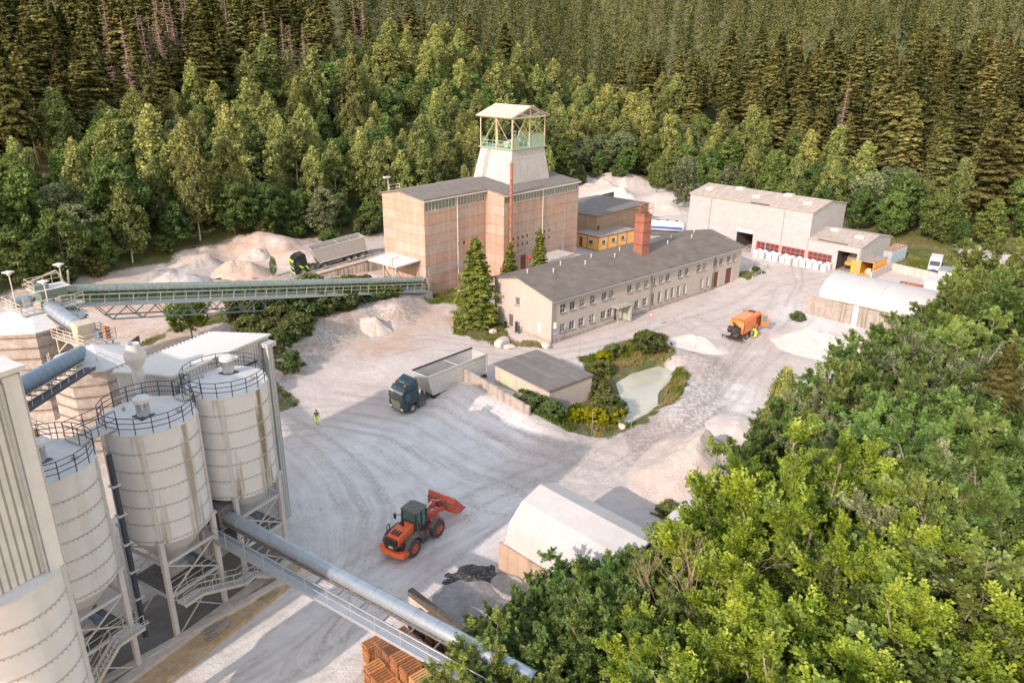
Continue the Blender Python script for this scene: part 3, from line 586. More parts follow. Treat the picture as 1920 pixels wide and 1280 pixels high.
for q6 in ((tx1-.02, tx1+.05, ty0+.1, ty1-.1, z0, z0+2.1), (xm+2.6, tx1-.1, ty0-.05, ty0+.02, z0, z0+2.05), (xm+.4, xm+2.4, ty0-.05, ty0+.02, z0, z0+2.1), (tx0+.1, xm-2.6, ty1-.05, ty1, z0, z0+1.7), (tx0+.2, tx0+1.8, ty0-.04, ty0+.02, z0, z0+1.9)): m = MB(); m.bb(*q6); m.build('panel', M['mint'], wt)
m = MB(); railing(m, [(tx0, ty0+.2, z0), (tx0, ty1, z0)], 1.2, (1.2, .6), r=.05); railing(m, [(tx0+2, ty0+.1, z0), (xm-.2, ty0+.1, z0)], 1.2, (1.2, .6), r=.05); m.build('railing', M['mint'], wt)
m = MB(); m.lathe([(1.55, -.12), (1.7, -.12), (1.7, .12), (1.55, .12), (1.55, -.12)], 28, (xm-.4, ym, z0+2.2), 'Y')
for k in range(8):
    t_ = k*math.pi/4; m.bar((xm-.4, ym, z0+2.2), (xm-.4+1.6*math.cos(t_), ym, z0+2.2+1.6*math.sin(t_)), .08)
m.bar((xm-.4, ym-1.2, z0+2.2), (xm-.4, ym+1.2, z0+2.2), .2); m.bb(xm-1.2, xm+.4, ym+.5, ym+1, z0, z0+2); m.build('sheave_wheel', M['dark_metal'], wt)
for k in range(4): m = MB(); m.bb(tx0+1.2+k*1.1, tx0+1.9+k*1.1, ty0+2.0, ty0+2.9, z0, z0+1.1+.2*(k % 2)); m.tube((tx0+1.5+k*1.1, ty0+1.9, z0+.8), (tx0+1.5+k*1.1, ty0+3.1, z0+.8), .3, 10); m.build('machine', M['mint'], wt)
m = MB()
for s in (0, .55):
    m.bar((bx0-.05, 5.8+s, 16.6), (tx0-.15, 5.6+s, tzp+1), .06)
for k in range(16): t_ = k/15; m.bar((bx0-.05+t_*1.3, 5.8-t_*.2, 16.7+t_*5), (bx0-.05+t_*1.3, 6.35-t_*.2, 16.7+t_*5), .05)
m.build('ladder', M['galv'], wt)
# ------------------------------------------------------------------ hopper canopy at the left wall
hc = thing('tipping_hopper', 'white flat canopy on slanted posts over the hopper at the hoist building  left wall', 'hopper', (HB[0], HB[1], 0), HA)
m = MB(); m.add([(-.15, 1.2, 5.9), (-.15, 8.6, 5.9), (-4.6, 9.0, 5.4), (-4.6, 2.0, 5.4), (-.15, 1.2, 6.1), (-.15, 8.6, 6.1), (-4.6, 9, 5.6), (-4.6, 2.0, 5.6)], [(0, 3, 2, 1), (4, 5, 6, 7), (0, 1, 5, 4), (1, 2, 6, 5), (2, 3, 7, 6), (3, 0, 4, 7)])
m.build('canopy', M['dust_white'], hc)
m = MB()
for (x, y) in ((-4.3, 2.4), (-4.3, 5.4)): m.bar((x, y, 2), (x, y, 5.4), .16); m.bar((x+1.8, y, 2), (x, y, 5.2), .12)
m.build('post', M['pale_rail'], hc)
m = MB(); m.bb(-6.0, -4.9, 2.2, 8, 2.6, 3.6); m.bb(-4.6, -.4, .6, 2.2, 1.6, 2.9); m.bb(-2.8, -.5, -.3, .5, .6, 2.2); m.build('chute', M['concrete_pale'], hc)
m = MB(); m.tube((-6.0, 1.2, 2), (-6.0, 1.2, 7.4), .1); m.bar((-6.0, 1.2, 7.3), (-4.8, .9, 7.5), .12); m.build('lamp_pole', M['cream_rail'], hc); m = MB(); railing(m, [(-.5, -.9, 2.3), (-.5, .4, 2.3), (-2, .4, 2.3)], r=.04); m.build('railing', M['cream_rail'], hc)
m = MB(); m.prism([(-.1, -1.5), (-7.5, -1.5), (-7.5, 1.5), (-.1, 2.5)], -.5, 1.2); m.build('plinth', M['concrete_pale'], hc)
# ------------------------------------------------------------------ ramp with the black truck
RA = Vector((-37.5, 121.2, tz(-37.5, 121.2)+.1)); RB = Vector((-24.0, 129.8, 4.6))
rd = RB-RA; rang = math.atan2(rd.y, rd.x); rl = math.hypot(rd.x, rd.y)
rt = thing('truck_ramp', 'concrete ramp with a pale kerb and plank side wall climbing to the tipping hopper', 'ramp', (RA.x, RA.y, 0), rang)
def rz_(x): return RA.z+(RB.z-RA.z)*max(0, x)/rl
m = MB()
for (y0, y1) in ((-2.6, 2.6),):
    X = [-2, 0, rl, rl+6.5]; Z = [RA.z-.3, RA.z, RB.z, RB.z]
    for i in range(3): m.add([(X[i], y0, -1), (X[i+1], y0, -1), (X[i+1], y1, -1), (X[i], y1, -1), (X[i], y0, Z[i]), (X[i+1], y0, Z[i+1]), (X[i+1], y1, Z[i+1]), (X[i], y1, Z[i])], [(4, 5, 6, 7), (0, 1, 5, 4), (2, 3, 7, 6), (3, 0, 4, 7), (1, 2, 6, 5)])
m.build('deck', M['concrete'], rt)
m = MB(); m.bar((1, -2.75, RA.z+.35), (rl+3, -2.75, RB.z+.55), .35, .35); m.build('kerb', M['sand'], rt)
m = MB(); m.bar((0, -2.3, RA.z+.6), (rl, -2.3, RB.z+.75), .12)
for k in range(10): x = 1+k*1.6; m.bar((x, -2.3, rz_(x)), (x, -2.3, rz_(x)+.7), .12)
m.build('guard_rail', M['galv'], rt)
m = MB()
for k in range(26):
    x = 1+k*.72; m.bb(x, x+.66, -2.9, -2.62, -1, rz_(x)+.1-.3)
m.build('plank_wall', M['concrete'], rt)
# ------------------------------------------------------------------ office building
OB = (5.4, 98.2); OA = R_(42.47); OL = 47.2; OW = 11.9
ob = thing('office_building', 'long two storey cream office building with dark felt gable roof and square brick chimney', 'building', (OB[0], OB[1], 0), OA)
def osx(X, Y):
    p = plane(820+X/3.2, 340+Y/3.2, OB, 42.47); v = p-Vector((OB[0], OB[1], 0)); return v.x*math.cos(OA)+v.y*math.sin(OA), p.z
up = [(755, 752), (812, 736), (870, 719), (933, 701), (1003, 680), (1045, 667), (1155, 634), (1205, 619), (1254, 605), (1301, 591), (1345, 578), (1384, 566), (1458, 545), (1497, 533), (1570, 511), (1605, 500), (1670, 481), (1705, 470), (1750, 455), (1784, 446)]
lo = [(751, 892), (808, 872), (864, 852), (927, 835), (996, 811), (1036, 798), (1147, 761), (1196, 748), (1245, 731)]
tall = [(1293, 705), (1333, 691), (1375, 677), (1411, 666), (1448, 655), (1486, 641), (1586, 612), (1623, 600)]
ops = []; wl = []
for q in up:
    s, z = osx(*q); ops.append((s-.55, s+.55, 4.05, 5.35)); wl.append(ops[-1])
for q in lo:
    s, z = osx(*q); ops.append((s-.58, s+.58, 1.15, 2.45)); wl.append(ops[-1])
for q in tall:
    s, z = osx(*q); ops.append((s-.42, s+.42, .95, 2.75)); wl.append(ops[-1])
s, z = osx(1080, 800); dentry = (s-.75, s+.75, .1, 2.5); ops.append(dentry)
for q in ((1666, 597), (1746, 572)):
    s, z = osx(*q); ops.append((s-.95, s+.95, .12, 3.1))
doors = ops[-2:]
OR = lambda y: 6.39+(8.05-6.39)*y/6.8 if y < 6.8 else 8.05-(y-6.8)*.21
m = MB(); wallgrid(m, (0, 0), 0, OL, -.5, 6.39, ops)
gop = [(4.9+.3, 5.9+.3, 4.2, 5.3), (8.2, 9.2, .1, 2.3)]
# gable end faces -x ; built as grid below the eaves and a triangle above
wallgrid(m, (0, OW), R_(-90), OW, -.5, 6.39, [(OW-7.4, OW-6.5, 3.9, 5.1), (OW-8.7, OW-7.8, .05, 2.2)])
m.add([(0, 0, 6.39), (0, OW, 6.39), (0, OW, OR(OW)), (0, 6.8, 8.05)], [(0, 1, 2, 3)]); m.add([(OL, 0, -.5), (OL, OW, -.5), (OL, OW, OR(OW)), (OL, 6.8, 8.05), (OL, 0, 6.39)], [(0, 1, 2, 3, 4)])
m.quad((0, OW, -.5), (OL, OW, -.5), (OL, OW, OR(OW)), (0, OW, OR(OW)))
m.build('wall', M['office_wall'], ob)
m = MB(); m.bb(.02, OL-.02, -.06, -.003, -.4, .45); m.bb(-.06, -.003, -.05, OW, -.4, .45); m.build('plinth', M['concrete'], ob)
m = MB(); m.bb(1, 21, -.012, -.002, .9, 2.7)
r = MB(); slab(r, -.35, OL+.35, [-.5, 6.8, OW+.4], lambda y: OR(y)+.0, .17)
for x in [i*OL/9 for i in range(1, 9)]: r.bar((x, -.45, OR(-.45)+.17), (x, 6.8, OR(6.8)+.17), .35, .05); r.bar((x, 6.8, OR(6.8)+.17), (x, OW+.3, OR(OW+.3)+.17), .35, .05)
rf = r.build('roof', M['felt'], ob)
m = MB(); m.bb(-.38, OL+.38, -.62, -.51, 6.12, 6.30); m.build('gutter', M['galv'], ob)
for k in range(13):
    m = MB(); x = 2.5+k*3.4; y = 5.7 if k % 2 else 7.6; m.tube((x, y, OR(y)+.1), (x, y, OR(y)+.75), .07, 8); m.tube((x, y, OR(y)+.7), (x, y, OR(y)+.78), .12, 8); m.build('roof_vent', M['light_wood_trim'], ob)
wr = random.Random(2)
for o in wl: window(ob, (0, 0), 0, o, mull=(1, 0) if wr.random() < .7 else (1, 1), gm=M[wr.choice(('glass', 'glass', 'glass_pale'))])
window(ob, (0, OW), R_(-90), (OW-7.4, OW-6.5, 3.9, 5.1), mull=(1, 0))
m = MB(); m.bb(.17, .22, 7.85, 8.65, .05, 2.15); m.build('door', M['dusty_dark'], ob)
for o in doors:
    m = MB(); m.bb(o[0]+.02, o[1]-.02, .12, .18, o[2], o[3]-.02); d = m.build('door', M['brown_door'], ob)
    m = MB(); m.bb((o[0]+o[1])/2-.02, (o[0]+o[1])/2+.02, .10, .118, o[2]+.1, o[3]-.1); m.build('door_seam', M['dark_metal'], d)
window(ob, (0, 0), 0, dentry, mull=(1, 1), sill=False, name='entrance_door')
m = MB(); m.bb(dentry[0]-.9, dentry[1]+.9, -1.5, -.02, 2.75, 2.88)
for x in (dentry[0]-.8, dentry[1]+.8): m.bb(x-.05, x+.05, -1.45, -1.35, 0, 2.75)
m.bb(dentry[1]+.55, dentry[1]+.9, -1.4, -.1, .2, 2.7); m.build('entrance_canopy', mat('pale_green_glass', (.40, .43, .36), .2, var=.05), ob)
for q in ((1283, 600), (1662, 500), (682, 760)):
    s, z = osx(*q); m = MB(); m.tube((max(.15, s), -.12, .1), (max(.15, s), -.12, 6.2), .065, 8); m.build('downpipe', M['felt2'], ob)
# brick chimney
s0 = 24.6
cpos = plane(1202, 470, (OB[0]-math.sin(OA)*5.3, OB[1]+math.cos(OA)*5.3), 42.47); s0 = (cpos.x-OB[0])*math.cos(OA)+(cpos.y-OB[1])*math.sin(OA)
bm_ = panel_mat('chimney_brick', (.36, .10, .065), (.27, .085, .055), (.30, .22, .18), .26, .085, .012, streak=.35, scol=(.16, .07, .05), bump=.01)
m = MB(); m.bb(s0-.95, s0+.95, 4.4, 6.2, 7.2, 14.1); ch = m.build('chimney', bm_, ob)
m = MB()
for z in (9.2, 11.2, 12.8, 13.9): m.bb(s0-1.0, s0+1.0, 4.35, 6.25, z, z+.09)
m.bb(s0-.7, s0+.7, 4.65, 5.95, 14.1, 14.35); m.build('chimney_band', mat('dark_brick', (.16, .06, .045), .9), ch)
m = MB(); railing(m, [(s0-1, 4.3, 14.1), (s0+1, 4.3, 14.1), (s0+1, 6.3, 14.1), (s0-1, 6.3, 14.1)], 1.5, (1.5, .9), post=1.0, r=.04, closed=True); m.build('chimney_cage', M['rust'], ch)
m = MB(); m.bb(-.06, -.02, 1.9, 2.6, 1.0, 2.4); wb = m.build('notice_board', M['light_wood_trim'], ob)
# ramp railing pit at the far end
pt = thing('railed_ramp', 'sunken ramp with galvanised railings beside the far end of the office building', 'railing', (OB[0]+math.cos(OA)*OL, OB[1]+math.sin(OA)*OL, 0), OA)
m = MB(); railing(m, [(.8, -2.2, .3), (9, -.4, .6), (9, 2.2, .6), (.8, 2.5, .3)], 1.1, (1.1, .7, .35), r=.05, post=1.6); m.build('railing', M['pale_rail'], pt)
m = MB(); m.bb(.6, 9, -2.0, 2.2, -.3, .42); m.build('pit_floor', M['dark_metal'], pt)
m = MB(); m.tube((4.5, -1.8, 0), (4.5, -1.8, 7), .07, 8); m.build('pole', M['galv'], pt)
# ------------------------------------------------------------------ small house and concrete wall
SA = R_(-50.5)
sh = thing('garage_house', 'small cream garage with flat grey felt roof and green double gates beside the pond', 'garage', (-1.98, 83.9, 0), SA)
# local x runs down-right along the gate side, y away-right
m = MB(); LX, LY, HZ = 9.74, 6.62, 2.75
gops = [(.75, 3.35, .05, 2.25), (4.0, 6.6, .05, 2.25)]
wallgrid(m, (0, 0), 0, LX, -.5, HZ, gops, .15); wallgrid(m, (LX, 0), R_(90), LY, -.5, HZ+.1); wallgrid(m, (LX, LY), R_(180), LX, -.5, HZ+.1); wallgrid(m, (0, LY), R_(270), LY, -.5, HZ)
m.build('wall', mat('cream_render', (.50, .44, .40), .9, var=.08, scale=1, streak=.3, scol=(.42, .36, .3), dirt=.35, dcol=(.5, .45, .4), dh=1.0), sh)
m = MB(); m.add([(-.15, -.18, HZ), (LX+.15, -.18, HZ), (LX+.15, LY+.15, HZ+.14), (-.15, LY+.15, HZ+.14), (-.15, -.18, HZ+.2), (LX+.15, -.18, HZ+.2), (LX+.15, LY+.15, HZ+.34), (-.15, LY+.15, HZ+.34)], [(0, 3, 2, 1), (4, 5, 6, 7), (0, 1, 5, 4), (1, 2, 6, 5), (2, 3, 7, 6), (3, 0, 4, 7)])
m.build('roof', panel_mat('felt_strips', (.155, .145, .138), (.19, .178, .17), (.10, .094, .09), 3.2, 1.0, .04, streak=.0, bump=.01, plan=True), sh)
gm_ = mat('pale_green_gate', (.50, .52, .36), .7, var=.08, streak=.5, scol=(.36, .36, .26), dirt=.3, dcol=(.24, .30, .13), dh=.9)
for o in gops:
    for a, b in ((o[0], (o[0]+o[1])/2-.01), ((o[0]+o[1])/2+.01, o[1])):
        m = MB(); m.bb(a, b, .06, .1, .05, 2.24); m.bb(a+.05, b-.05, .04, .06, 1.05, 1.13); m.build('gate_leaf', gm_, sh)
cw = thing('concrete_wall', 'stained upright concrete panel wall stepping down between the green cab truck and the garage', 'wall', (-6.29, 83.04, 0), R_(-50.6))
for k in range(3):
    a = k*4.35; zt = [3.0, 2.85, 2.7][k]
    m = MB()
    for j in range(4):
        m.bb(a+j*1.085+.01, a+(j+1)*1.085-.01, -.14+.012*(j % 2), .14-.012*(j % 2), -.5, zt-.03*j)
    m.build('wall_panel', M['concrete'], cw)
# ------------------------------------------------------------------ brown store behind, ochre cabins, far wall
def simplebox(nm, lb, cat, c, rz, lx, ly, h, wm, rm, ops=(), z=0, slope=0.0, over=.2, group=None):
    t_ = thing(nm, lb, cat, (c[0], c[1], z), rz, group)
    m = MB(); wallgrid(m, (0, 0), 0, lx, -.6, h, ops, .15); wallgrid(m, (lx, 0), R_(90), ly, -.6, h+.0); wallgrid(m, (lx, ly), R_(180), lx, -.6, h); wallgrid(m, (0, ly), R_(270), ly, -.6, h)
    m.build('wall', wm, t_)
    m = MB(); m.add([(-over, -over, h+.005), (lx+over, -over, h+.005), (lx+over, ly+over, h+slope+.005), (-over, ly+over, h+slope+.005), (-over, -over, h+.18), (lx+over, -over, h+.18), (lx+over, ly+over, h+slope+.18), (-over, ly+over, h+slope+.18)], [(0, 3, 2, 1), (4, 5, 6, 7), (0, 1, 5, 4), (1, 2, 6, 5), (2, 3, 7, 6), (3, 0, 4, 7)])
    m.build('roof', rm, t_)
    return t_
q = G(1120, 405, 6.3)
bs = simplebox('store_building', 'low brown panel building with dark flat roof right behind the hoist building', 'building', (q.x, q.y), R_(48.9), 20, 14, 6.2,
    panel_mat('brown_panels', (.36, .25, .17), (.32, .23, .16), (.18, .13, .1), 4, 1.2, .03, streak=.3, scol=(.2, .15, .1)), M['felt2'], [(.3, .9, 3.2, 4.2)])
q = G(1120, 405, 6.3)
c_ = G(1094, 430, 3.1)
oc = thing('office_cabins', 'row of ochre site cabins with striped flat roof and brown frames behind the brick chimney', 'site cabin', (c_.x, c_.y, .4), R_(-2))
P0 = G(1097, 436, 3.0); P1 = G(1122, 445, 3.0); P2 = G(1190, 430, 3.0)
a1 = math.atan2(P2.y-P1.y, P2.x-P1.x); l1 = (P2-P1).length; d1 = (P1-P0).length
oc.location = (P1.x, P1.y, .2); oc.rotation_euler = (0, 0, a1)
wops = [(1.2, 2.4, 1.1, 2.0), (4.2, 5.4, 1.1, 2.0), (7.2, 8.4, 1.1, 2.0)]
m = MB(); wallgrid(m, (0, 0), 0, l1, 0, 2.75, wops, .1); wallgrid(m, (0, 6.0), R_(-90), 6.0, 0, 2.75, [(3.4, 4.6, 1.0, 1.9), (.8, 1.7, .1, 2.1)], .1); wallgrid(m, (l1, 0), R_(90), 6.0, 0, 2.75); wallgrid(m, (l1, 6.), R_(180), l1, 0, 2.75)
m.build('wall', M['ochre'], oc)
for o in wops: window(oc, (0, 0), 0, o, .06, (0, 0))
window(oc, (0, 6.0), R_(-90), (3.4, 4.6, 1.0, 1.9), .06, (0, 0))
m = MB(); m.bb(.08, .12, 4.3, 5.2, .1, 2.1); m.build('door', M['brown_door'], oc)
m = MB()
for x in np.arange(0, l1+.1, 3.0): m.bb(x-.07, x+.07, -.04, -.003, 0, 2.76)
m.bb(0, l1, -.045, -.004, 2.6, 2.76); m.bb(-.045, -.004, 0, 6, 2.6, 2.76); m.bb(-.04, -.003, 2.9, 3.05, 0, 2.6); m.build('trim', M['brown_door'], oc)
m = MB(); m.bb(-.15, l1+.15, -.15, 6.15, 2.78, 2.9); m.build('roof', mat('striped_cabin_roof', (.36, .31, .28), .8, var=.2, scale=.6, dirt=.6, dcol=(.22, .15, .13)), oc)
q = G(1087, 385, 3)
fw = thing('storage_wall', 'dark board wall in front of the white dump heaps', 'wall', (q.x, q.y, 1.0), R_(52)); m = MB(); m.bb(0, 16, 0, .3, -1, 3.2)
for k in range(6): m.bb(k*3.1, k*3.1+.25, -.22, -.003, -1, 3.0)
m.build('boards', M['dusty_dark'], fw)
# ------------------------------------------------------------------ warehouse
WO = (36.84, 158.3); WA = R_(-46); zg = .85
wh = thing('warehouse', 'big white clad warehouse with brown stained low gable roof and a lower annex', 'warehouse', (WO[0], WO[1], 0), WA)
wm_ = panel_mat('white_sheet_cladding', (.41, .415, .43), (.395, .40, .415), (.33, .33, .34), 7, .55, .012, rough=.6, streak=.12, scol=(.5, .45, .4), bump=.006)
wrm = mat('stained_sheet_roof', (.46, .41, .37), .8, var=.1, scale=.5, dirt=.0)
def roof_streaks(m, scale=(.25, 1.2, .5), col=(.23, .17, .12), amt=.8):
    N = m.node_tree.nodes; L = m.node_tree.links; p = N['Principled BSDF']; src = p.inputs['Base Color'].links[0].from_socket
    tc = N.new('ShaderNodeTexCoord'); mp = N.new('ShaderNodeMapping'); mp.inputs['Scale'].default_value = scale; L.new(tc.outputs['Object'], mp.inputs[0])
    n = N.new('ShaderNodeTexNoise'); n.inputs['Scale'].default_value = 1.3; n.inputs['Detail'].default_value = 6; n.inputs['Roughness'].default_value = .7; L.new(mp.outputs[0], n.inputs['Vector'])
    r = N.new('ShaderNodeMapRange'); r.inputs[1].default_value = .42; r.inputs[2].default_value = .7; r.inputs[4].default_value = amt; L.new(n.outputs[0], r.inputs[0])
    mi = N.new('ShaderNodeMix'); mi.data_type = 'RGBA'; L.new(r.outputs[0], mi.inputs['Factor']); L.new(src, mi.inputs['A']); mi.inputs['B'].default_value = (*col, 1); L.new(mi.outputs['Result'], p.inputs['Base Color'])
roof_streaks(wrm, (2.4, .22, 1))
wops = [(11.6, 15.2, zg, 4.6), (16.1, 20.9, 1.75, 3.5), (21.4, 26.15, 1.75, 3.5), (16.1, 17.1, zg, 1.75)]
ops2 = [(26.75-26.6, 31.4-26.6, 1.75, 3.5), (32.3-26.6, 35.8-26.6, zg, 4.6)]
m = MB(); wallgrid(m, (0, 0), 0, 26.6, -.5, 10.65, wops[:3]+[], .25); D = 14.1
m.add([(0, 0, -.5), (0, D, -.5), (0, D, 10.65), (0, 6.9, 11.95), (0, 0, 10.65)], [(0, 1, 2, 3, 4)]); m.add([(26.6, 0, -.5), (26.6, D, -.5), (26.6, D, 10.65), (26.6, 6.9, 11.95), (26.6, 0, 10.65)], [(0, 1, 2, 3, 4)])
m.quad((0, D, -.5), (26.6, D, -.5), (26.6, D, 10.65), (0, D, 10.65))
wallgrid(m, (26.6, 0.0), 0, 9.8, -.5, 5.85, ops2, .25); D2 = 13.2
m.add([(36.4, 0, -.5), (36.4, D2, -.5), (36.4, D2, 5.85), (36.4, 6.7, 7.0), (36.4, 0, 5.85)], [(0, 1, 2, 3, 4)]); m.quad((26.6, D2, -.5), (36.4, D2, -.5), (36.4, D2, 5.85), (26.6, D2, 5.85))
m.build('wall', wm_, wh)
r = MB(); f1 = lambda y: 10.67+(y*1.3/6.9 if y < 6.9 else 1.3-(y-6.9)*1.3/7.2); slab(r, -.25, 26.85, [-.3, 6.9, D+.3], f1, .14)
r.build('roof', wrm, wh)
r = MB(); f2 = lambda y: 5.87+(y*1.15/6.7 if y < 6.7 else 1.15-(y-6.7)*1.15/6.5); slab(r, 26.63, 36.6, [-.3, 6.7, D2+.3], f2, .14); r.build('annex_roof', wrm, wh)
m = MB()
for x, y, f in ((2.5, 3.5, f1), (8, 6.0, f1), (13.5, 3.0, f1), (18.5, 6.2, f1), (24, 3.4, f1), (29, 5.5, f2), (34.3, 4.0, f2)): m.bb(x-.8, x+.8, y-.7, y+.7, f(y)+.05, f(y)+.5)
m.build('skylight', mat('milky_skylight', (.62, .58, .53), .5, var=.06), wh)
m = MB(); m.bb(14, 18, -.42, -.32, 10.75, 10.9); m.bb(28.5, 34, -.42, -.32, 5.98, 6.1); m.build('gutter', M['dark_metal'], wh)
for x, z in ((5.12, 10.5), (21.1, 10.5), (36.25, 5.8), (26.45, 5.8)):
    m = MB(); m.tube((x, -.12, zg), (x, -.12, z), .07, 8); m.build('downpipe', M['galv'], wh)
for o, p0 in ((wops[1], (0, 0)), (wops[2], (0, 0)), ((ops2[0]), (26.6, 0))): window(wh, p0, 0, o, mull=(4 if o[1]-o[0] < 4.8 else 5, 1), fm=M['red_frame'], fw=.16, sill=False)
m = MB(); m.bb(16.15, 17.1, -.06, -.01, zg, 2.3); m.build('red_door', M['red_frame'], wh)
m = MB(); m.bb(11.5, 15.3, -.05, -.002, 4.62, 5.3); m.build('roller_box', M['light_wood_trim'], wh)
m = MB(); m.bb(11.7, 15.1, 3.0, 9, zg, 1.0); m.build('hall_floor', M['concrete'], wh); m = MB(); m.bb(32.3, 35.8, .3, 11, zg, .98); m.build('hall_floor', M['concrete'], wh)
m = MB(); m.bb(11.4, 15.4, 12, 12.1, 0, 6); m.bb(11.3, 11.4, .3, 12, 0, 6); m.bb(15.4, 15.5, .3, 12, 0, 6); m.build('inner_wall', M['dusty_dark'], wh)
m = MB(); m.bb(32, 36, 11, 11.1, 0, 5.2); m.bb(32, 32.1, .3, 11, 0, 5.2); m.build('inner_wall', M['dusty_dark'], wh)
def W(x, y, z=zg): # warehouse-local to world
    return (WO[0]+x*math.cos(WA)-y*math.sin(WA), WO[1]+x*math.sin(WA)+y*math.cos(WA), z)
# bulk bags
bagbm = MB(); bagbm.prism([(-.42, -.5), (.42, -.5), (.52, -.4), (.52, .4), (.42, .5), (-.42, .5), (-.52, .4), (-.52, -.4)], .02, 1.0); bagbm.lathe([(.45, 1.0), (.3, 1.08), (.12, 1.14), (0, 1.14)], 8)
bag0 = tag(bagbm.build('bulk_bag', M['bag'], bevel=.06), 'white bulk bag in the row under the red framed windows', 'bulk bag', 'white bulk bags under the warehouse windows'); 
random.seed(3); nb = 0
for k in range(11):
    x = 17.6+k*1.22+.28*(k//2); stack = 2
    if 7 <= k <= 7: x += .1
    for rowy in (-1.0, -2.15):
        for lv in range(1):
            o = bag0 if nb == 0 else bag0.copy()
            if nb: link(o)
            o.location = W(x+random.uniform(-.06, .06), rowy+random.uniform(-.08, .08), zg-.1+lv*1.08); o.rotation_euler = (0, 0, WA+random.uniform(-.15, .15)); s_ = random.uniform(.93, 1.02); o.scale = (s_*1.02, s_*1.1, s_*1.4); nb += 1
            g2 = 'upper' if lv else 'lower'; o['label'] = {('upper', True): 'white bulk bag stacked on another, back row under the warehouse windows', ('lower', True): 'white bulk bag at the bottom of the back row under the warehouse windows', ('lower', False): 'white bulk bag on the ground in the front row before the warehouse windows', ('upper', False): 'white bulk bag stacked on another in the front row before the warehouse windows'}[(g2, rowy > -1.5)]
# ------------------------------------------------------------------ yellow and blue containers, skip wall, shed
def container(lb, p, rz, lx, ly, h, mt, rt_, opened):
    t_ = thing('container', lb, 'container', p, rz)
    m = MB(); n = int(ly/.3)
    m.bb(0, .06, 0, ly, .1, h); m.bb(0, lx, ly-.06, ly, .1, h)
    for k in range(int(lx/.35)): m.bb(k*.35, k*.35+.18, -.05 if opened else -.05, .0, .1, h)
    if not opened: m.bb(0, lx, 0, .06, .1, h)
    else: m.bb(0, .08, 0, ly, .1, h); m.bb(lx-.08, lx, 0, ly, .1, h)
    m.bb(lx-.06, lx, .07, ly-.07, .1, h); m.bb(.07, lx-.07, .07, ly-.07, .05, .2); m.build('shell', mt, t_)
    m = MB(); m.bb(-.05, lx+.05, -.05, ly+.05, h+.003, h+.12); m.build('roof', rt_, t_)
    return t_
ca = R_(50)
q = G(1634, 519.5, .9)
yc = thing('container', 'yellow open ended container beside the annex with a swung open door', 'container', (q.x, q.y, .9), R_(44))
m = MB(); m.bb(0, 6, 2.3, 2.4, .1, 2.5)
for k in range(17): m.bb(k*.35, k*.35+.2, -.04, .0, .1, 2.5)
m.bb(0, 6, .0, .08, .1, 2.5); m.bb(0, 6, .08, 2.3, .0, .15); m.bb(5.9, 6, .1, 2.3, .15, 2.5); m.build('shell', M['yellow'], yc)
m = MB(); m.bb(-.05, 6.05, -.05, 2.45, 2.503, 2.6); m.build('roof', M['concrete'], yc)
m = MB(); m.box((-.35, 2.9, 1.3), (.1, 1.6, 2.4), rz=R_(18)); 
for k in range(6): m.box((-.42, 2.9, .4+k*.38), (.06, 1.4, .08), rz=R_(18))
m.build('door', M['yellow'], yc)
m = MB()
for k in range(4): m.bb(.3+k*.3, .5+k*.3, .4+k*.3, 1.0+k*.25, .2, 1.4-.2*k)
m.build('stored_goods', M['pale_rail'], yc)
q = G(1668, 498, .9)
bc = thing('container', 'pale blue ribbed container with a rusty plank covered roof behind the yellow container', 'container', (q.x, q.y, .9), R_(44))
bcm = mat('pale_blue_steel', (.33, .42, .48), .6, var=.1, dirt=.3, dcol=(.5, .5, .48))
m = MB(); m.bb(0, 7.5, 0, .08, 0, 2.6); m.bb(0, .08, .08, 2.8, 0, 2.6); m.bb(0, 7.5, 2.8, 2.9, 0, 2.6); m.bb(7.4, 7.5, .1, 2.8, 0, 2.6)
for k in range(11): m.bb(k*.7, k*.7+.14, -.12, -.003, 0, 2.6)
m.build('shell', bcm, bc)
m = MB(); m.bb(0, 7.5, 0, 2.9, 2.603, 2.7)
for k in range(10): m.box((.4+k*.72, 1.4, 2.78+.03*(k % 3)), (.2, 2.8, .1), rz=.1*((k*7) % 5-2))
m.build('plank_load', mat('rusty_planks', (.33, .22, .16), .85, var=.4, scale=2, dirt=.6, dcol=(.52, .47, .42)), bc)
q = G(1655, 512, .9); pk = thing('pipe_stack', 'bundle of rusty pipes lying beside the yellow container', 'pipes', (q.x, q.y, .9), R_(40)); m = MB()
for k in range(7): m.tube((0, .25*k, .15+.2*(k % 2)), (6.5-.3*k, .25*k, .45+.2*(k % 2)), .12, 8)
m.build('pipes', mat('dark_rust', (.22, .10, .06), .8, var=.3), pk)
rw = thing('retaining_wall', 'stained plank textured concrete wall stepping past the yellow container and the van', 'wall', (0, 0, 0))
m = MB(); pts = [G(1632, 523, 1.0), G(1670, 505, 1.0), G(1740, 521, 1.0), G(1850, 548, 1.0)]
m.cur = 0
for a, b in zip(pts[:-1], pts[1:]):
    n = int((b-a).length/1.05)
    for k in range(n): m.bar(a.lerp(b, k/n)+Vector((0, 0, -.7)), a.lerp(b, (k+.97)/n)+Vector((0, 0, -.7)), .28+.02*(k % 2), 3.9)
m.build('wall_planks', M['concrete_pale'], rw)
q = G(1737, 545, 1.6); ws = simplebox('white_shed', 'small white flat roofed shed between the retaining wall and the leafy bank', 'shed', (G(1727, 560, 0).x, G(1727, 560, 0).y), R_(-46), 11, 4.2, 3.0, M['white'], M['dust_white'], z=.2)
q = G(1760, 507, 3.0); ws2 = simplebox('white_shed', 'long narrow white shed behind the parked van', 'shed', (q.x, q.y), R_(-42), 15, 3.2, 2.2, M['white'], M['galv'], z=.8)
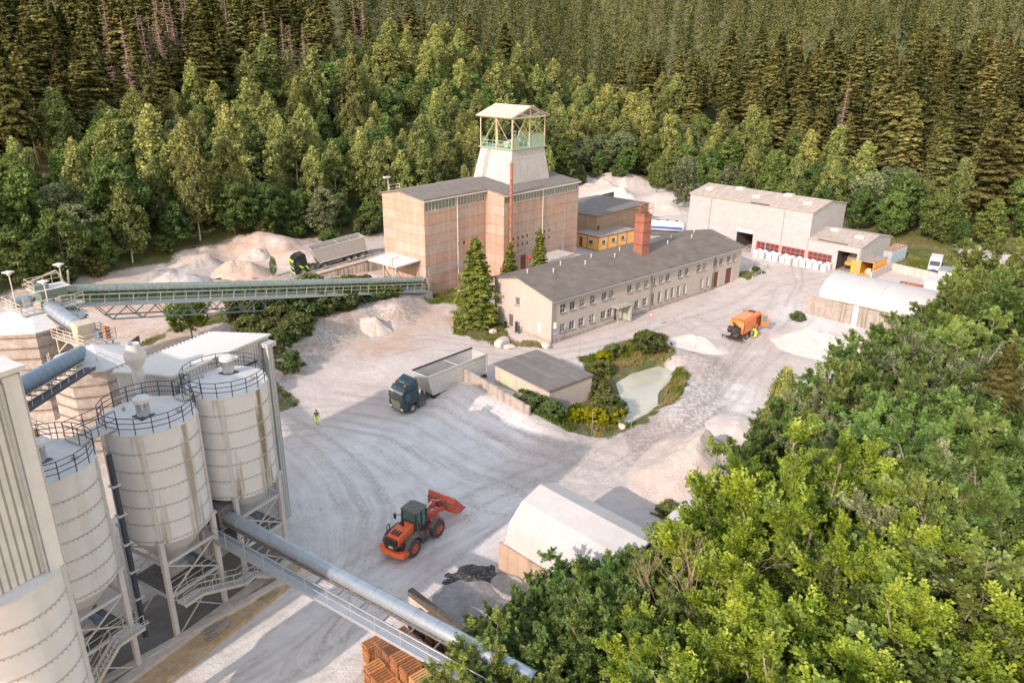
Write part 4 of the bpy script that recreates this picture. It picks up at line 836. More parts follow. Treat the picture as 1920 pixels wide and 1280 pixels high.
q = G(1707, 530, 1); rbk = thing('rusty_trough', 'rusty brown steel trough in front of the retaining wall', 'trough', (q.x-2.2, q.y-1.5, .4), R_(-46)); m = MB(); m.prism([(0, 0), (4, 0), (4.5, 1.0), (-.5, 1.0)], 0, .12, 'Y'); m.prism([(0, 0), (4, 0), (4.5, 1.0), (-.5, 1.0)], 1.2, 1.32, 'Y'); m.bb(0, 4, .12, 1.2, 0, .1); m.bar((-.5, .6, 1.0), (-.0, .6, 0), 1.1, .1); m.bar((4.5, .6, 1.0), (4.0, .6, 0), 1.1, .1); m.build('trough', M['rust'], rbk)
# ------------------------------------------------------------------ tents
def arch(prof, n=6):
    out = []
    for a, b in zip(prof[:-1], prof[1:]): out += [(a[0]+(b[0]-a[0])*i/n, a[1]+(b[1]-a[1])*i/n) for i in range(n)]
    return out+[prof[-1]]
# near tent: local x across (left eave 0), y along -45.4 deg
TE = G(948, 1018, 3.2)
nt_ = thing('storage_tent', 'large white fabric tent with angular arched roof on stained concrete side walls', 'tent', (TE.x, TE.y, 0), R_(44.6))
prof = [(0, 3.15), (.55, 4.75), (1.9, 6.05), (3.75, 6.70), (5.6, 6.05), (6.95, 4.75), (7.5, 3.15)]; TL = 10.1
def skin_(prof, y0, y1, t=.06, ny=1, sag=0):
    m = MB(); n = len(prof); vs = []
    ys = [y0+(y1-y0)*i/ny for i in range(ny+1)]
    for y in ys:
        for (x, z) in prof: vs.append((x, y, z))
    fs = [(j*n+i, j*n+i+1, (j+1)*n+i+1, (j+1)*n+i) for j in range(ny) for i in range(n-1)]
    m.add(vs, fs); return m
o = skin_(prof, 0.1, -TL).build('cover', M['tarp'], nt_)
sm_ = o.modifiers.new('solid', 'SOLIDIFY'); sm_.thickness = .06; sm_.offset = 0
m = MB()
for y in (.1, -TL):
    for a, b in zip(prof[:-1], prof[1:]): m.tube((a[0], y, a[1]-.06), (b[0], y, b[1]-.06), .09, 8)
for k in range(1, 5):
    for a, b in zip(prof[:-1], prof[1:]): m.tube((a[0]*.98+.08, .1-k*TL/5, a[1]-.14), (b[0]*.98+.08, .1-k*TL/5, b[1]-.14), .05, 6)
m.build('arch_frame', M['galv'], nt_)
m = MB(); pp = [(x, z-.08) for x, z in prof]; inner = [(x*.97+.11, z-.12) for x, z in prof]
nn = 24; vs = []; xs = np.linspace(.12, 7.38, nn)
for i, x in enumerate(xs):
    zt = np.interp(x, [p[0] for p in prof], [p[1] for p in prof])-.1; vs += [(x, -TL+.28+.14*math.sin(i*1.9), 0), (x, -TL+.25+.07*math.sin(i*1.3), (zt)*.55), (x, -TL+.22, zt)]
fs = []
for i in range(nn-1):
    for j in range(2): fs.append((i*3+j, (i+1)*3+j, (i+1)*3+j+1, i*3+j+1))
m.add(vs, fs); m.build('end_sheet', M['tarp_grey'], nt_, smooth=True)
for sx in (-.2, 7.5):
    m = MB()
    for k in range(10): m.bb(sx, sx+.22, -(k+.98)*1.04+.55, -(k)*1.04+.55, -.4, 3.12-.02*(k % 2))
    m.build('side_wall', mat('stained_block_wall', (.45, .34, .26), .92, var=.12, scale=.7, bump=.02, bscale=9, streak=.6, scol=(.15, .12, .1), sscale=1.2) if sx < 0 else M['concrete_pale'], nt_)
# far tent
FT = G(1535, 557, 3.0)
ft = thing('storage_tent', 'long white round arched tent behind the white sand heaps', 'tent', (FT.x, FT.y, .3), R_(45))
FL, FW_ = 19, 9.0; prof2 = [(FW_/2-FW_/2*math.cos(t_)*1.0, 2.75+3.1*math.sin(t_)**.85) for t_ in np.linspace(0.0, math.pi, 25)]
for (a, b) in ((0, -8.6), (-8.66, -FL)):
    o = skin_(prof2, a, b).build('cover', M['tarp'], ft); sm_ = o.modifiers.new('solid', 'SOLIDIFY'); sm_.thickness = .08; sm_.offset = 0
m = MB()
for y in (-.04, -8.63, -FL+.05):
    for a, b in zip(prof2[:-1], prof2[1:]): m.tube((a[0], y, a[1]), (b[0], y, b[1]), .07, 6)
m.build('arch_frame', M['galv'], ft)
m = MB(); dk = 1.0
for k in range(21):
    y = 1.6-k*1.02; m.bb(-.42, -.18, y-1.0, y, -1, 2.72-.03*(k % 2))
m.build('side_wall', M['concrete'], ft)
m = MB(); m.bb(-.5, -.44, -6.4, -5.6, -1, 2.8); m.build('wall_pier', M['white'], ft)
m = MB()
for k in range(18):
    y = -k*1.02; m.bb(FW_+.15, FW_+.4, y-1.0, y, -1, 2.72)
m.build('far_side_wall', M['concrete'], ft)
# small corrugated shed by the near tent
q = G(1256, 972, 3.0); cs = thing('metal_shed', 'small white corrugated roof shed half hidden by leaves behind the near tent', 'shed', (q.x, q.y, 0), R_(46))
m = MB(); CL, CW = 5.6, 6.0; vs = []; n = 84
for j, (x, z) in enumerate(((0, 3.0), (CL, 3.7))):
    for i in range(n+1): vs.append((x, .3-CW*i/n, z+.045*math.sin(i*math.pi/2.0)))
m.add(vs, [(i, i+1, n+1+i+1, n+1+i) for i in range(n)]); o = m.build('roof', M['white'], cs, smooth=False); s_ = o.modifiers.new('solid', 'SOLIDIFY'); s_.thickness = .04
m = MB(); m.bb(.15, CL-.15, -CW+.3, .1, -.2, 2.9); m.build('wall', M['dusty_dark'], cs)
q = G(1298, 985, 0); lp = thing('floodlight', 'thin pole floodlight standing beside the corrugated shed', 'lamp', (q.x, q.y, 0), R_(20)); lp.location = (*G(1301, 1000, 1.5).xy, 0)
m = MB(); m.tube((0, 0, 0), (0, 0, 3.4), .05, 8); m.build('pole', M['galv'], lp); m = MB(); m.box((0, 0, 3.5), (.5, .35, .3)); m.build('lamp_head', M['alu_grey'], lp)
# ------------------------------------------------------------------ silos
RD = R_(60.2); ru = Vector((math.cos(RD), math.sin(RD), 0)); rn = Vector((math.sin(RD), -math.cos(RD), 0))   # along the row, outward to the yard
SR = 2.86; ZT = 15.75; ZC = 8.0
def silo(fr, label, vent_a, stain):
    """fr = front right column point, local x along the row, y inward"""
    c = Vector((fr[0], fr[1], 0))-ru*2.03-rn*2.03
    t_ = thing('storage_silo', label, 'silo', (c.x, c.y, 0), RD, 'bolted white storage silos in a row')
    sm = mat('silo_shell_paint', (.60, .615, .64), .55, var=.05, scale=1.2, streak=stain, scol=(.17, .125, .05), sscale=1.3, smin=.555, smax=.66, dirt=.15, dcol=(.52, .51, .48))
    m = MB(); prof = [(SR, ZC-.15)]+[(SR, z) for z in np.arange(ZC+1, ZT, 1.0)]+[(SR, ZT)]
    m.lathe(prof, 64); m.build('shell', sm, t_, smooth=True)
    m = MB(); m.lathe([(SR+.05, ZT), (SR+.05, ZT+.1), (0, ZT+.42)], 64); m.lathe([(SR+.05, ZT), (SR-.1, ZT-.05)], 64); m.build('roof', M['dust_white'], t_, smooth=True, auto=40)
    m = MB(); m.lathe([(SR*.97, ZC-.1), (SR*.78, ZC-.9), (.35, ZC-3.4), (.3, ZC-3.9), (0, ZC-3.9)], 48); m.build('cone', M['steel_col'], t_, smooth=True)
    m = MB()
    for z in np.arange(ZC+.1, ZT-.3, 1.28):
        m.lathe([(SR+.004, z-.045), (SR+.022, z-.04), (SR+.022, z+.04), (SR+.004, z+.045)], 64)
        for k in range(64):
            a = 2*math.pi*k/64; m.box((math.cos(a)*(SR+.035), math.sin(a)*(SR+.035), z-.07), (.05, .05, .05), rz=a)
    m.build('bolt_ring', mat('ring_steel', (.40, .385, .37), .7, dirt=.6, dcol=(.5, .5, .5)), t_)
    for sx in (-1, 1):
        for sy in (-1, 1):
            x, y = sx*2.03, sy*2.03; m = MB(); m.bar((x, y, -.3), (x, y, ZC), .30, .30); m.bb(x-.24, x+.24, y-.24, y+.24, ZC-.08, ZC+.08)
            a = math.atan2(y, x); m.box((math.cos(a)*(SR+.05), math.sin(a)*(SR+.05), (ZC+ZT)/2+.05), (.16, .2, ZT-ZC-.1), rz=a); m.build('column', M['steel_col'], t_)
    m = MB(); s = 2.03
    for (a, b) in (((-s, -s), (s, -s)), ((s, -s), (s, s)), ((s, s), (-s, s)), ((-s, s), (-s, -s))):
        for z in (6.2, 3.6): m.bar((*a, z), (*b, z), .16, .2)
    for (a, b) in (((-s, -s), (s, -s)), ((s, s), (-s, s))):
        m.bar((*a, 3.6), (*b, 6.2), .09); m.bar((*b, 3.6), (*a, 6.2), .09); m.bar((*a, .2), (*b, 3.5), .07); m.bar((*b, .2), (*a, 3.5), .07)
    m.build('bracing', M['steel_col'], t_)
    m = MB(); pts = [(math.cos(a)*(SR+.0), math.sin(a)*(SR+.0), ZT+.1) for a in np.linspace(0, 2*math.pi, 19)[:-1]]
    railing(m, pts, 1.1, (1.1, .75, .4), post=9, r=.028, closed=True); m.build('railing', M['dark_rail'], t_)
    vx, vy = vent_a; m = MB(); m.lathe([(.42, ZT+.3), (.42, ZT+1.35)], 20, (vx, vy, 0)); f = m.build('filter_unit', mat('polished_steel', (.55, .55, .55), .22, .9, var=.05), t_, smooth=True)
    m = MB(); m.lathe([(.52, ZT+1.32), (.52, ZT+1.55), (.3, ZT+1.68), (0, ZT+1.7)], 20, (vx, vy, 0)); m.box((vx+.25, vy-.05, ZT+1.45), (.7, 1.0, .12)); m.build('filter_cap', M['dust_white'], f)
    m = MB(); m.bb(vx-.5, vx+.5, vy-.5, vy+.5, ZT+.22, ZT+.36); m.build('filter_base', M['dark_rail'], f)
    m = MB(); m.lathe([(.16, ZT+.2), (.2, ZT+.36), (0, ZT+.4)], 12, (1.2, -1.5, 0)); m.lathe([(.1, ZT+.25), (.1, ZT+.5), (0, ZT+.5)], 8, (-.6, 1.6, 0)); m.build('hatch', M['alu_grey'], t_)
    return t_, c
A3 = Vector((-17.62, 49.90, 0)); A2 = Vector((-20.64, 44.59, 0)); A1 = Vector((-24.09, 38.46, 0)); A0 = Vector((-20.6, 28.75, 0))
s3, c3 = silo(A3, 'white bolted silo with brown streaks down its left half, nearest the corrugated hall corner', (.9, .6), .95)
s2, c2 = silo(A2, 'white bolted silo with rust streaks in the middle of the row', (-.5, -.3), .7)
s1, c1s = silo(A1, 'clean white bolted silo with a polished filter beside the ribbed plant building', (-.1, -.3), .12)
s0_, c0 = silo(A0, 'nearest white silo standing under the ribbed plant building', (-3, 2.0), .1)
for ch in list(s0_.children):
    if ch.name.split('.')[0] in ('railing', 'filter_unit'):
        for g in list(ch.children): bpy.data.objects.remove(g)
        bpy.data.objects.remove(ch)
# catwalks joining silo tops
def walkway(name, lb, cat, a, b, w=1.0, mt='pale_rail', rm='dark_rail', th=.1, rails=True, h=1.1):
    a = Vector(a); b = Vector(b); d = b-a; L = d.length; an = math.atan2(d.y, d.x); t_ = thing(name, lb, cat, a, an); dz = (b.z-a.z); Lh = math.hypot(d.x, d.y)
    m = MB(); m.bar((0, 0, 0), (Lh, 0, dz), w, th); m.build('deck', M[mt], t_)
    if rails:
        for s in (-1, 1):
            m = MB(); railing(m, [(0, s*w/2, th/2), (Lh, s*w/2, dz+th/2)], h, (h, h*.5), r=.028, post=1.5); m.build('railing', M[rm], t_)
    return t_
walkway('catwalk', 'short railed catwalk bridging the middle silo and the silo beside the plant building', 'catwalk', c1s+ru*2.2+Vector((0, 0, ZT+.25))-rn*.3, c2-ru*2.4+Vector((0, 0, ZT+.3))-rn*.3, 1.4)
walkway('catwalk', 'short railed catwalk bridging the two streaked silos', 'catwalk', c2+ru*2.3+Vector((0, 0, ZT+.3)), c3-ru*2.4+Vector((0, 0, ZT+.3)), 1.0)
# platform behind silo one
pf = thing('roof_platform', 'dusty railed platform with a white duct and blue motor behind the clean silo', 'platform', c1s-rn*5.4+Vector((0, 0, 0)), RD)
m = MB(); m.bb(-4.5, 2.6, -2.3, 2.0, ZT-.9, ZT-.6); m.bb(-3.6, -3.2, -1, -.6, 0, ZT-.9); m.bb(1.5, 1.9, -1, -.6, 0, ZT-.9); m.build('deck', M['dust_white'], pf)
m = MB(); m.tube((-4.2, -.2, ZT-.2), (1.0, .9, ZT+.0), .28, 14); m.tube((-4.4, 1.9, ZT+.4), (-1.2, .9, ZT+.1), .16, 10); m.build('duct', M['white'], pf, smooth=True, auto=40)
m = MB(); m.tube((1.1, .7, ZT+.1), (2.0, 1.1, ZT+.3), .24, 12); m.bb(1.0, 1.4, .6, 1.0, ZT-.6, ZT+.1); m.build('motor', M['blue'], pf)
m = MB(); railing(m, [(-4.4, 1.9, ZT-.6), (2.5, 1.9, ZT-.6), (2.5, -2.2, ZT-.6)], 1.1, (1.1, .75, .4), r=.03); m.build('railing', M['pale_rail'], pf)
m = MB(); m.tube((1.9, -1.5, ZT-.3), (1.9, -1.5, ZT+.25), .22, 12); m.build('orange_valve', M['orange'], pf)
# pipes between silos
vp = thing('riser_pipe', 'dark vertical riser pipe with pale clamps between the two left silos', 'pipe', A1+ru*1.2-rn*.7, RD); m = MB(); m.tube((0, 0, 1.5), (0, 0, ZT-.6), .17, 10); m.build('pipe', M['dark_rail'], vp)
m = MB()
for z in np.arange(2.5, ZT-1, 2.1): m.bb(-.28, .28, -.24, .24, z, z+.1)
m.build('clamp', M['steel_col'], vp)
# loading lane, plinths, kerbs
def strip(name, pts, z0, z1, mt, lb):
    m = MB(); n = len(pts); m.add([(x, y, z0) for x, y in pts]+[(x, y, z1) for x, y in pts], [tuple(range(n, 2*n))]+[(i, (i+1) % n, n+(i+1) % n, n+i) for i in range(n)])
    o = m.build(name, mt); o['kind'] = 'structure'; o['label'] = lb; return o
def loc2(p, a, b): q = Vector((p.x, p.y, 0))+ru*a+rn*b; return (q.x, q.y)
M['lane'] = mat('dusty_dark_concrete', (.20, .185, .175), .9, var=.2, scale=.6, bump=.01)
strip('loading_lane', [loc2(A1, -22, .0), loc2(A3, .6, .0), loc2(A3, .6, -5.2), loc2(A1, -22, -5.2)], -.3, .16, M['lane'], 'dark concrete loading lane under the silos')
strip('plinth', [loc2(A1, -22, .8), loc2(A3, .5, .9), loc2(A3, .5, .1), loc2(A1, -22, .1)], -.3, .5, M['concrete_pale'], 'pale concrete plinth along the silo columns')
strip('sandy_verge', [loc2(A1, -22, 2.6), loc2(A1, 0, 2.6), (-16.0, 47.7), loc2(A3, .5, .91), loc2(A1, -22, .81)], -.3, .22, mat('sandy_dirt', (.42, .30, .17), .95, var=.25, scale=.9, dirt=.6, dcol=(.5, .45, .4), bump=.04), 'sandy verge between plinth and kerb wall')
K = [G(150, 1310), G(206, 1281), G(560, 1081), G(612, 1056)]
kw = thing('kerb_wall', 'long low concrete kerb wall with dark stains along the silo yard', 'kerb', (0, 0, 0)); m = MB()
for a, b in zip(K[:-1], K[1:]): m.bar(a+Vector((0, 0, .1)), b+Vector((0, 0, .1)), .5, 1.0)
m.build('kerb_stone', M['concrete_pale'], kw)
# ground floor machines and decks under the silos
for nm, cc, lb in (('one', c1s, 'grey discharge chute with blue motor under the silo beside the plant building'), ('two', c2, 'grey discharge chute with blue motor under the middle silo'), ('three', c3, 'grey discharge chute with blue motor under the silo by the hall corner')):
    dcu = thing('discharge_unit', lb, 'machine', (cc.x, cc.y, 0), RD)
    m = MB(); m.bb(-.8, .8, -.5, .5, 3.75, 4.3); m.tube((0, 0, 2.2), (0, 0, 3.75), .35, 12); m.bb(-.4, .4, .5, 1.5, 3.8, 4.1); m.build('chute', M['steel_col'], dcu)
    m = MB(); m.tube((.9, -.6, 4.2), (.9, .2, 4.2), .28, 12); m.build('motor', M['blue_tube'], dcu)
    m = MB(); m.bb(-2.0, 2.0, -1.95, 1.95, 3.62, 3.7); m.build('deck', M['dusty_dark'], dcu)
    m = MB(); railing(m, [(-2, -2.0, 3.7), (2, -2.0, 3.7)], 1.0, (1.0, .5), r=.025); railing(m, [(-2, 2.0, 3.7), (2, 2.0, 3.7)], 1.0, (1.0, .5), r=.025); m.build('railing', M['pale_rail'], dcu)
def stairs(lb, o, an, path):
    t_ = thing('steel_stairs', lb, 'stairs', o, an); m = MB(); n = MB(); s = MB()
    for (a, b) in zip(path[:-1], path[1:]):
        a = Vector(a); b = Vector(b)
        for yy in (-.4, .4):
            off = Vector((0, yy, 0)) if abs(b.x-a.x) > abs(b.y-a.y) else Vector((yy, 0, 0))
            m.bar(a+off, b+off, .06, .22); railing(n, [a+off, b+off], 1.0, (1.0, .5), r=.025, post=1.0)
        k = max(2, int((b-a).length/.28))
        for i in range(k): p = a.lerp(b, (i+.5)/k); s.box(p, (.24 if a.z != b.z else .3, .8, .04)) if abs(b.x-a.x) > abs(b.y-a.y) else s.box(p, (.8, .24, .04))
    m.build('stringer', M['pale_rail'], t_); n.build('handrail', M['pale_rail'], t_); s.build('tread', M['steel_col'], t_); return t_
o_ = A2+rn*.7-ru*3.2
stairs('grey steel stairs with a middle landing descending outside the streaked silos', (o_.x, o_.y, 0), RD, [(-.6, 0, 3.6), (.6, 0, 3.6), (2.2, 0, 2.6), (3.6, 0, 2.6)][:0] or [(-.6, 0, 3.2), (.8, 0, 3.2), (4.2, 0, 1.7), (5.2, 0, 1.7), (7.0, 0, .4)])
o_ = A1+rn*.5-ru*.4
stairs('short steel stair flight between the two nearest silos', (o_.x, o_.y, 0), R_(60.2-180), [(-.8, 0, 3.5), (1.0, 0, 3.5), (4.2, 0, .6)])
# corrugated hall behind the silos
HC = Vector((-19.55, 56.75, 0)); ha = R_(63.6-180)
hall = thing('corrugated_hall', 'grey white corrugated hall with white monopitch roof behind the silos', 'hall', HC, ha)
hm = panel_mat('ribbed_wall_sheet', (.52, .53, .54), (.49, .50, .51), (.31, .315, .32), 40, .28, .045, vertical=True, rough=.6, streak=.2, scol=(.42, .40, .37), bump=.04)
HL, HWd = 9.25, 6.2   # local x toward the camera, y = to the right side of that = inward
hz = lambda y: 16.45+(15.55-16.45)*(-y)/HWd
m = MB()
V = [(0, 0), (HL, 0), (HL, -HWd), (0, -HWd)]
m.add([(x, y, -.3) for x, y in V]+[(x, y, hz(y)) for x, y in V], [(0, 1, 5, 4), (1, 2, 6, 5), (2, 3, 7, 6), (3, 0, 4, 7)]); m.build('wall', hm, hall)
m = MB(); m.add([(-.15, .15, hz(.15)+.01), (HL+.15, .15, hz(.15)+.01), (HL+.15, -HWd-.15, hz(-HWd)-.01), (-.15, -HWd-.15, hz(-HWd)-.01), (-.15, .15, hz(.15)+.17), (HL+.15, .15, hz(.15)+.17), (HL+.15, -HWd-.15, hz(-HWd)+.15), (-.15, -HWd-.15, hz(-HWd)+.15)], [(0, 3, 2, 1), (4, 5, 6, 7), (0, 1, 5, 4), (1, 2, 6, 5), (2, 3, 7, 6), (3, 0, 4, 7)]); 
for k in range(24):
    x = .2+k*.385; m.bar((x, .1, hz(0)+.165), (x, -HWd-.1, hz(-HWd)+.165), .05, .03); m.bar((x, -HWd-.02, hz(-HWd)+.16), (x, -HWd-.30, hz(-HWd)+.14), .16, .12)
m.build('roof', M['white'], hall)
m = MB(); m.bb(.35, .9, .16, .7, 0, 15.9); m.bb(.15, 1.1, .1, .95, 15.9, 16.25); m.build('corner_duct', hm, hall)
m = MB(); m.bar((1.6, .12, 14.9), (HL-.6, .12, 14.9), .14); m.build('cable_tray', M['dark_rail'], hall)
# exhaust cowl
q = G(262, 720, 16.2); ex = thing('exhaust_stack', 'white exhaust stack with a double cone cowl at the near end of the corrugated hall', 'exhaust stack', (q.x, q.y, 0))
q2 = plane(257, 690, (HC.x+math.cos(ha)*(HL+.9), HC.y+math.sin(ha)*(HL+.9)), 153.6); ex.location = (q2.x, q2.y, 0)
m = MB(); zt = q2.z; m.lathe([(.36, 8), (.36, zt-.6), (.42, zt-.6), (.42, zt-.2), (.36, zt-.2), (.36, zt), (.72, zt+.75), (.72, zt+1.05), (.42, zt+1.7), (.42, zt+1.85), (.36, zt+1.85), (.34, zt+1.2), (.0, zt+1.15)], 28); m.build('cowl', M['dust_white'], ex, smooth=True, auto=35)
# plant building (ribbed tower), casting the big shade over the yard
PB = Vector((-20.5, 28.7, 0)); pb = thing('plant_building', 'tall ribbed grey plant building with an ochre stripe, standing on the nearest silo', 'building', PB, R_(60.2+180))
# local x toward the camera along the row; y = +90 deg from that => outward; inward is -y
pm = panel_mat('grey_rib_sheet', (.55, .565, .56), (.53, .545, .54), (.27, .28, .28), 60, .32, .05, vertical=True, rough=.55, streak=.1, scol=(.4, .4, .38), bump=.05)
INW = -1
m = MB(); PL, PW, PZ0, PZ1 = 11, 27, 15.95, 25.45
y1 = -PW
m.bb(0, PL, -PW, 0, PZ0, PZ1); m.bb(.5, PL, -PW, -7.0, -.5, PZ0-.01); wl_ = m.build('wall', pm, pb)
m = MB(); m.bb(-.3, PL+.2, -PW-.2, .25, PZ1+.003, PZ1+.22); m.build('roof', M['dust_white'], pb)
m = MB(); m.bb(-.08, .62, .004, .10, PZ0-.1, PZ1-.1); m.bb(-.1, -.004, -.7, .1, PZ0-.1, PZ1-.1); m.build('corner_trim', M['silo'], pb)
m = MB(); m.tube((.75, .12, PZ0-.2), (.75, .12, PZ1-.3), .07, 8); m.build('downpipe', M['galv'], pb)
m = MB()
for k in range(5): m.bb(3.0+k*.32, 3.0+k*.32+.24, .004, .035, PZ0, PZ1-4.6)
m.build('ochre_sheet', mat('ochre_sheet', (.50, .34, .17), .6, var=.12, streak=.4, scol=(.36, .25, .15)), pb)
# ------------------------------------------------------------------ tube conveyors
def tube_conveyor(lb, a, b, r, mt, wside=1, seg=1.6, walk=True, drop=.9, under='galv', cap=None):
    a = Vector(a); b = Vector(b); d = b-a; L = d.length; t_ = thing('belt_conveyor', lb, 'conveyor', a, 0)
    q = d.to_track_quat('X', 'Z'); t_.rotation_euler = q.to_euler()
    m = MB(); n = int(L/seg); prof = []
    for k in range(n):
        x0, x1 = k*L/n, (k+1)*L/n; prof += [(r, x0+.02), (r, x1-.06), (r+.025, x1-.05), (r+.025, x1+.01)]
    m.lathe(prof, 24, (0, 0, 0), 'X', -.9+math.pi/2-math.pi/2-.25, math.pi+1.15)
    # arc opens downward: rotate so that the gap faces -z
    m.v = [(x, y*math.cos(0)-z*0, z) for (x, y, z) in m.v]
    o = m.build('hood', M[mt], t_, smooth=True, auto=30)
    m = MB()
    for y in (-r-.02, r+.02): m.bar((0, y, -r*.55), (L, y, -r*.55), .1, .2)
    m.bar((0, 0, -r*.9), (L, 0, -r*.9), 1.2*r, .05)
    for k in range(int(L/1.2)): m.bar((k*1.2+.3, -r, -r*.62), (k*1.2+.3, r, -r*.62), .08); m.tube((k*1.2+.6, -r*.8, -r*.95), (k*1.2+.6, r*.8, -r*.95), .08, 8)
    m.build('belt_frame', M['dusty_dark'], t_)
    if walk:
        w0 = wside*(r+.25); w1 = wside*(r+1.15); m = MB()
        m.bar((0, (w0+w1)/2, -drop), (L, (w0+w1)/2, -drop), abs(w1-w0), .05); 
        for y in (w0, w1): m.bar((0, y, -drop-.06), (L, y, -drop-.06), .08, .22)
        for k in range(int(L/2)+1): m.bar((min(L, k*2), -wside*r, -drop+.1), (min(L, k*2), w1, -drop-.12), .09)
        m.build('walkway', M[under], t_)
        m = MB(); railing(m, [(0, w1, -drop), (L, w1, -drop)], 1.1, (1.1, .6), r=.03, post=2.0); m.build('railing', M['galv'], t_)
    return t_
cA = Vector((-20.3, 46.1, 6.7)); cB = Vector((-2.2, 33.44, 7.0)); cdv = (cB-cA)
nc = tube_conveyor('long grey blue tube conveyor with a side walkway crossing over the pallets from the silos', cA, cB+cdv*.20, .46, 'galv_tube', -1)
m = MB(); m.bb(-1.8, .3, -.8, .8, -.7, .95); m.build('head_box', M['dusty_dark'], nc)
m = MB(); 
q_ = cB+cdv*.04; leg = thing('conveyor_trestle', 'steel trestle carrying the far end of the tube conveyor beside the pallet yard', 'trestle', (q_.x, q_.y, 0), R_(-35)); m = MB()
for y in (-.8, .8): m.bar((0, y*1.4, 0), (0, y, 5.9), .2)
m.bar((0, -.8, 5.9), (0, .8, 5.9), .2); m.bar((0, -1.1, .5), (0, .8, 5.5), .1); m.build('frame', M['galv'], leg)
# concrete bins
def bin_(lb, c, ztop, rad, rot, z0=2.2):
    t_ = thing('concrete_bin', lb, 'bin', (c[0], c[1], 0), rot)
    n = 8; P8 = [(rad*math.cos(2*math.pi*(k+.5)/n), rad*math.sin(2*math.pi*(k+.5)/n)) for k in range(n)]
    m = MB(); m.prism(P8, z0-2.5, ztop); m.build('shell', mat('bin_planks', (.35, .33, .315), .9, var=.12, scale=.9, bump=.03, streak=.5, scol=(.30, .24, .19), sscale=.8, dirt=.4, dcol=(.62, .58, .54)), t_)
    m = MB()
    for z in np.arange(z0+.4, ztop-.2, 1.15):
        Q = [(x*1.025, y*1.025) for x, y in P8]
        for i in range(n): m.bar((*Q[i], z), (*Q[(i+1) % n], z), .12, .1)
    m.build('band', mat('rusty_band', (.20, .14, .10), .8, var=.3, scale=2, dirt=.3, dcol=(.55, .5, .45)), t_)
    m = MB(); m.prism([(x*1.04, y*1.04) for x, y in P8], ztop+.003, ztop+.14)
    vs = [(x*.95, y*.95, ztop+.14) for x, y in P8]+[(0, 0, ztop+1.5)]; m.add(vs, [(i, (i+1) % n, 8) for i in range(n)]); m.build('roof', M['dust_white'], t_)
    m = MB()
    for s in (-.25, .25): m.bar((-rad*.98-.1, s, z0), (-rad*.98-.1, s, ztop+1), .06)
    for z in np.arange(z0, ztop+1, .4): m.bar((-rad*.98-.1, -.25, z), (-rad*.98-.1, .25, z), .04)
    m.build('ladder', M['cream_rail'], t_)
    return t_
b1c = plane(62, 600, (-48.5, 71.5), 20); b1c = Vector((-50.0, 75.0, 0))
b1c = G(62, 596, 11.2)
bin1 = bin_('big octagonal plank faced bin with rusty bands at the left edge, under the transfer platform', (b1c.x, b1c.y), 11.0, 4.9, R_(10))
b2c = G(178, 672, 9.6)
bin2 = bin_('octagonal banded bin half hidden behind the exhaust stack, under the blue tube conveyor', (b2c.x, b2c.y), 9.6, 3.9, R_(18), 1.0)
# green conveyor
gA = Vector((-14.6, 118.2, 2.6)); gB = G(100, 552, 13.0)
gc = thing('belt_conveyor', 'long sage green belt conveyor on a lattice truss running to the hoist building', 'conveyor', gB); d = gA-gB; gc.rotation_euler = d.to_track_quat('X', 'Z').to_euler(); GLn = d.length
m = MB(); nseg = 26; prof = []
for k in range(nseg): x0, x1 = k*GLn/nseg, (k+1)*GLn/nseg; prof += [(.62, x0+.02), (.62, x1-.05), (.65, x1-.04), (.65, x1)]
m.lathe(prof, 14, (0, .35, .35), 'X', -.1, math.pi+.1); m.build('hood', mat('sage_hood', (.23, .29, .26), .5, .2, var=.1, dirt=.5, dcol=(.50, .50, .46)), gc, smooth=True, auto=30)
m = MB()
for y in (-.5, 1.1): m.bar((0, y, -.05), (GLn, y, -.05), .12, .18); m.bar((0, y, -.75), (GLn, y, -.75), .16, .3)
for k in range(int(GLn/1.1)+1): x = min(GLn, k*1.1); m.bar((x, -.5, -.7), (x, -.5, .25), .07); m.tube((x+.3, -.45, -.15), (x+.3, 1.0, -.15), .09, 8)
m.bar((0, .3, .05), (GLn, .3, .05), 1.2, .04); m.bar((0, .3, -.42), (GLn, .3, -.42), 1.2, .04)
m.build('belt_frame', M['green_steel'], gc)
m = MB(); m.bar((0, -1.15, -.95), (GLn, -1.15, -.95), .85, .06); m.bar((0, -1.55, -1.02), (GLn, -1.55, -1.02), .1, .3); m.bar((0, -.75, -1.02), (GLn, -.75, -1.02), .1, .3); m.build('walkway', M['galv'], gc)
m = MB(); railing(m, [(0, -1.55, -.9), (GLn, -1.55, -.9)], 1.1, (1.1, .58), r=.04, post=1.55); m.build('railing', mat('olive_rail', (.42, .44, .27), .6, var=.15), gc)
m = MB(); zt_, zb_ = -1.15, -2.75; x0 = 4.0; x1 = GLn-7; nb_ = 13; st = (x1-x0)/nb_
for y in (-1.3, .9):
    m.bar((x0+st*.5, y, zb_), (x1-st*.5, y, zb_), .14)
    for k in range(nb_):
        a_ = x0+k*st; m.bar((a_, y, zt_), (a_+st/2, y, zb_), .1); m.bar((a_+st/2, y, zb_), (a_+st, y, zt_), .1)
for k in range(nb_): a_ = x0+(k+.5)*st; m.bar((a_, -1.3, zb_), (a_, .9, zb_), .09)
m.build('truss', M['green_steel'], gc)
gl = thing('conveyor_trestle', 'green steel trestle legs under the long sage conveyor behind the corrugated hall', 'trestle', (0, 0, 0)); m = MB()
tpos = gB+d*0; 
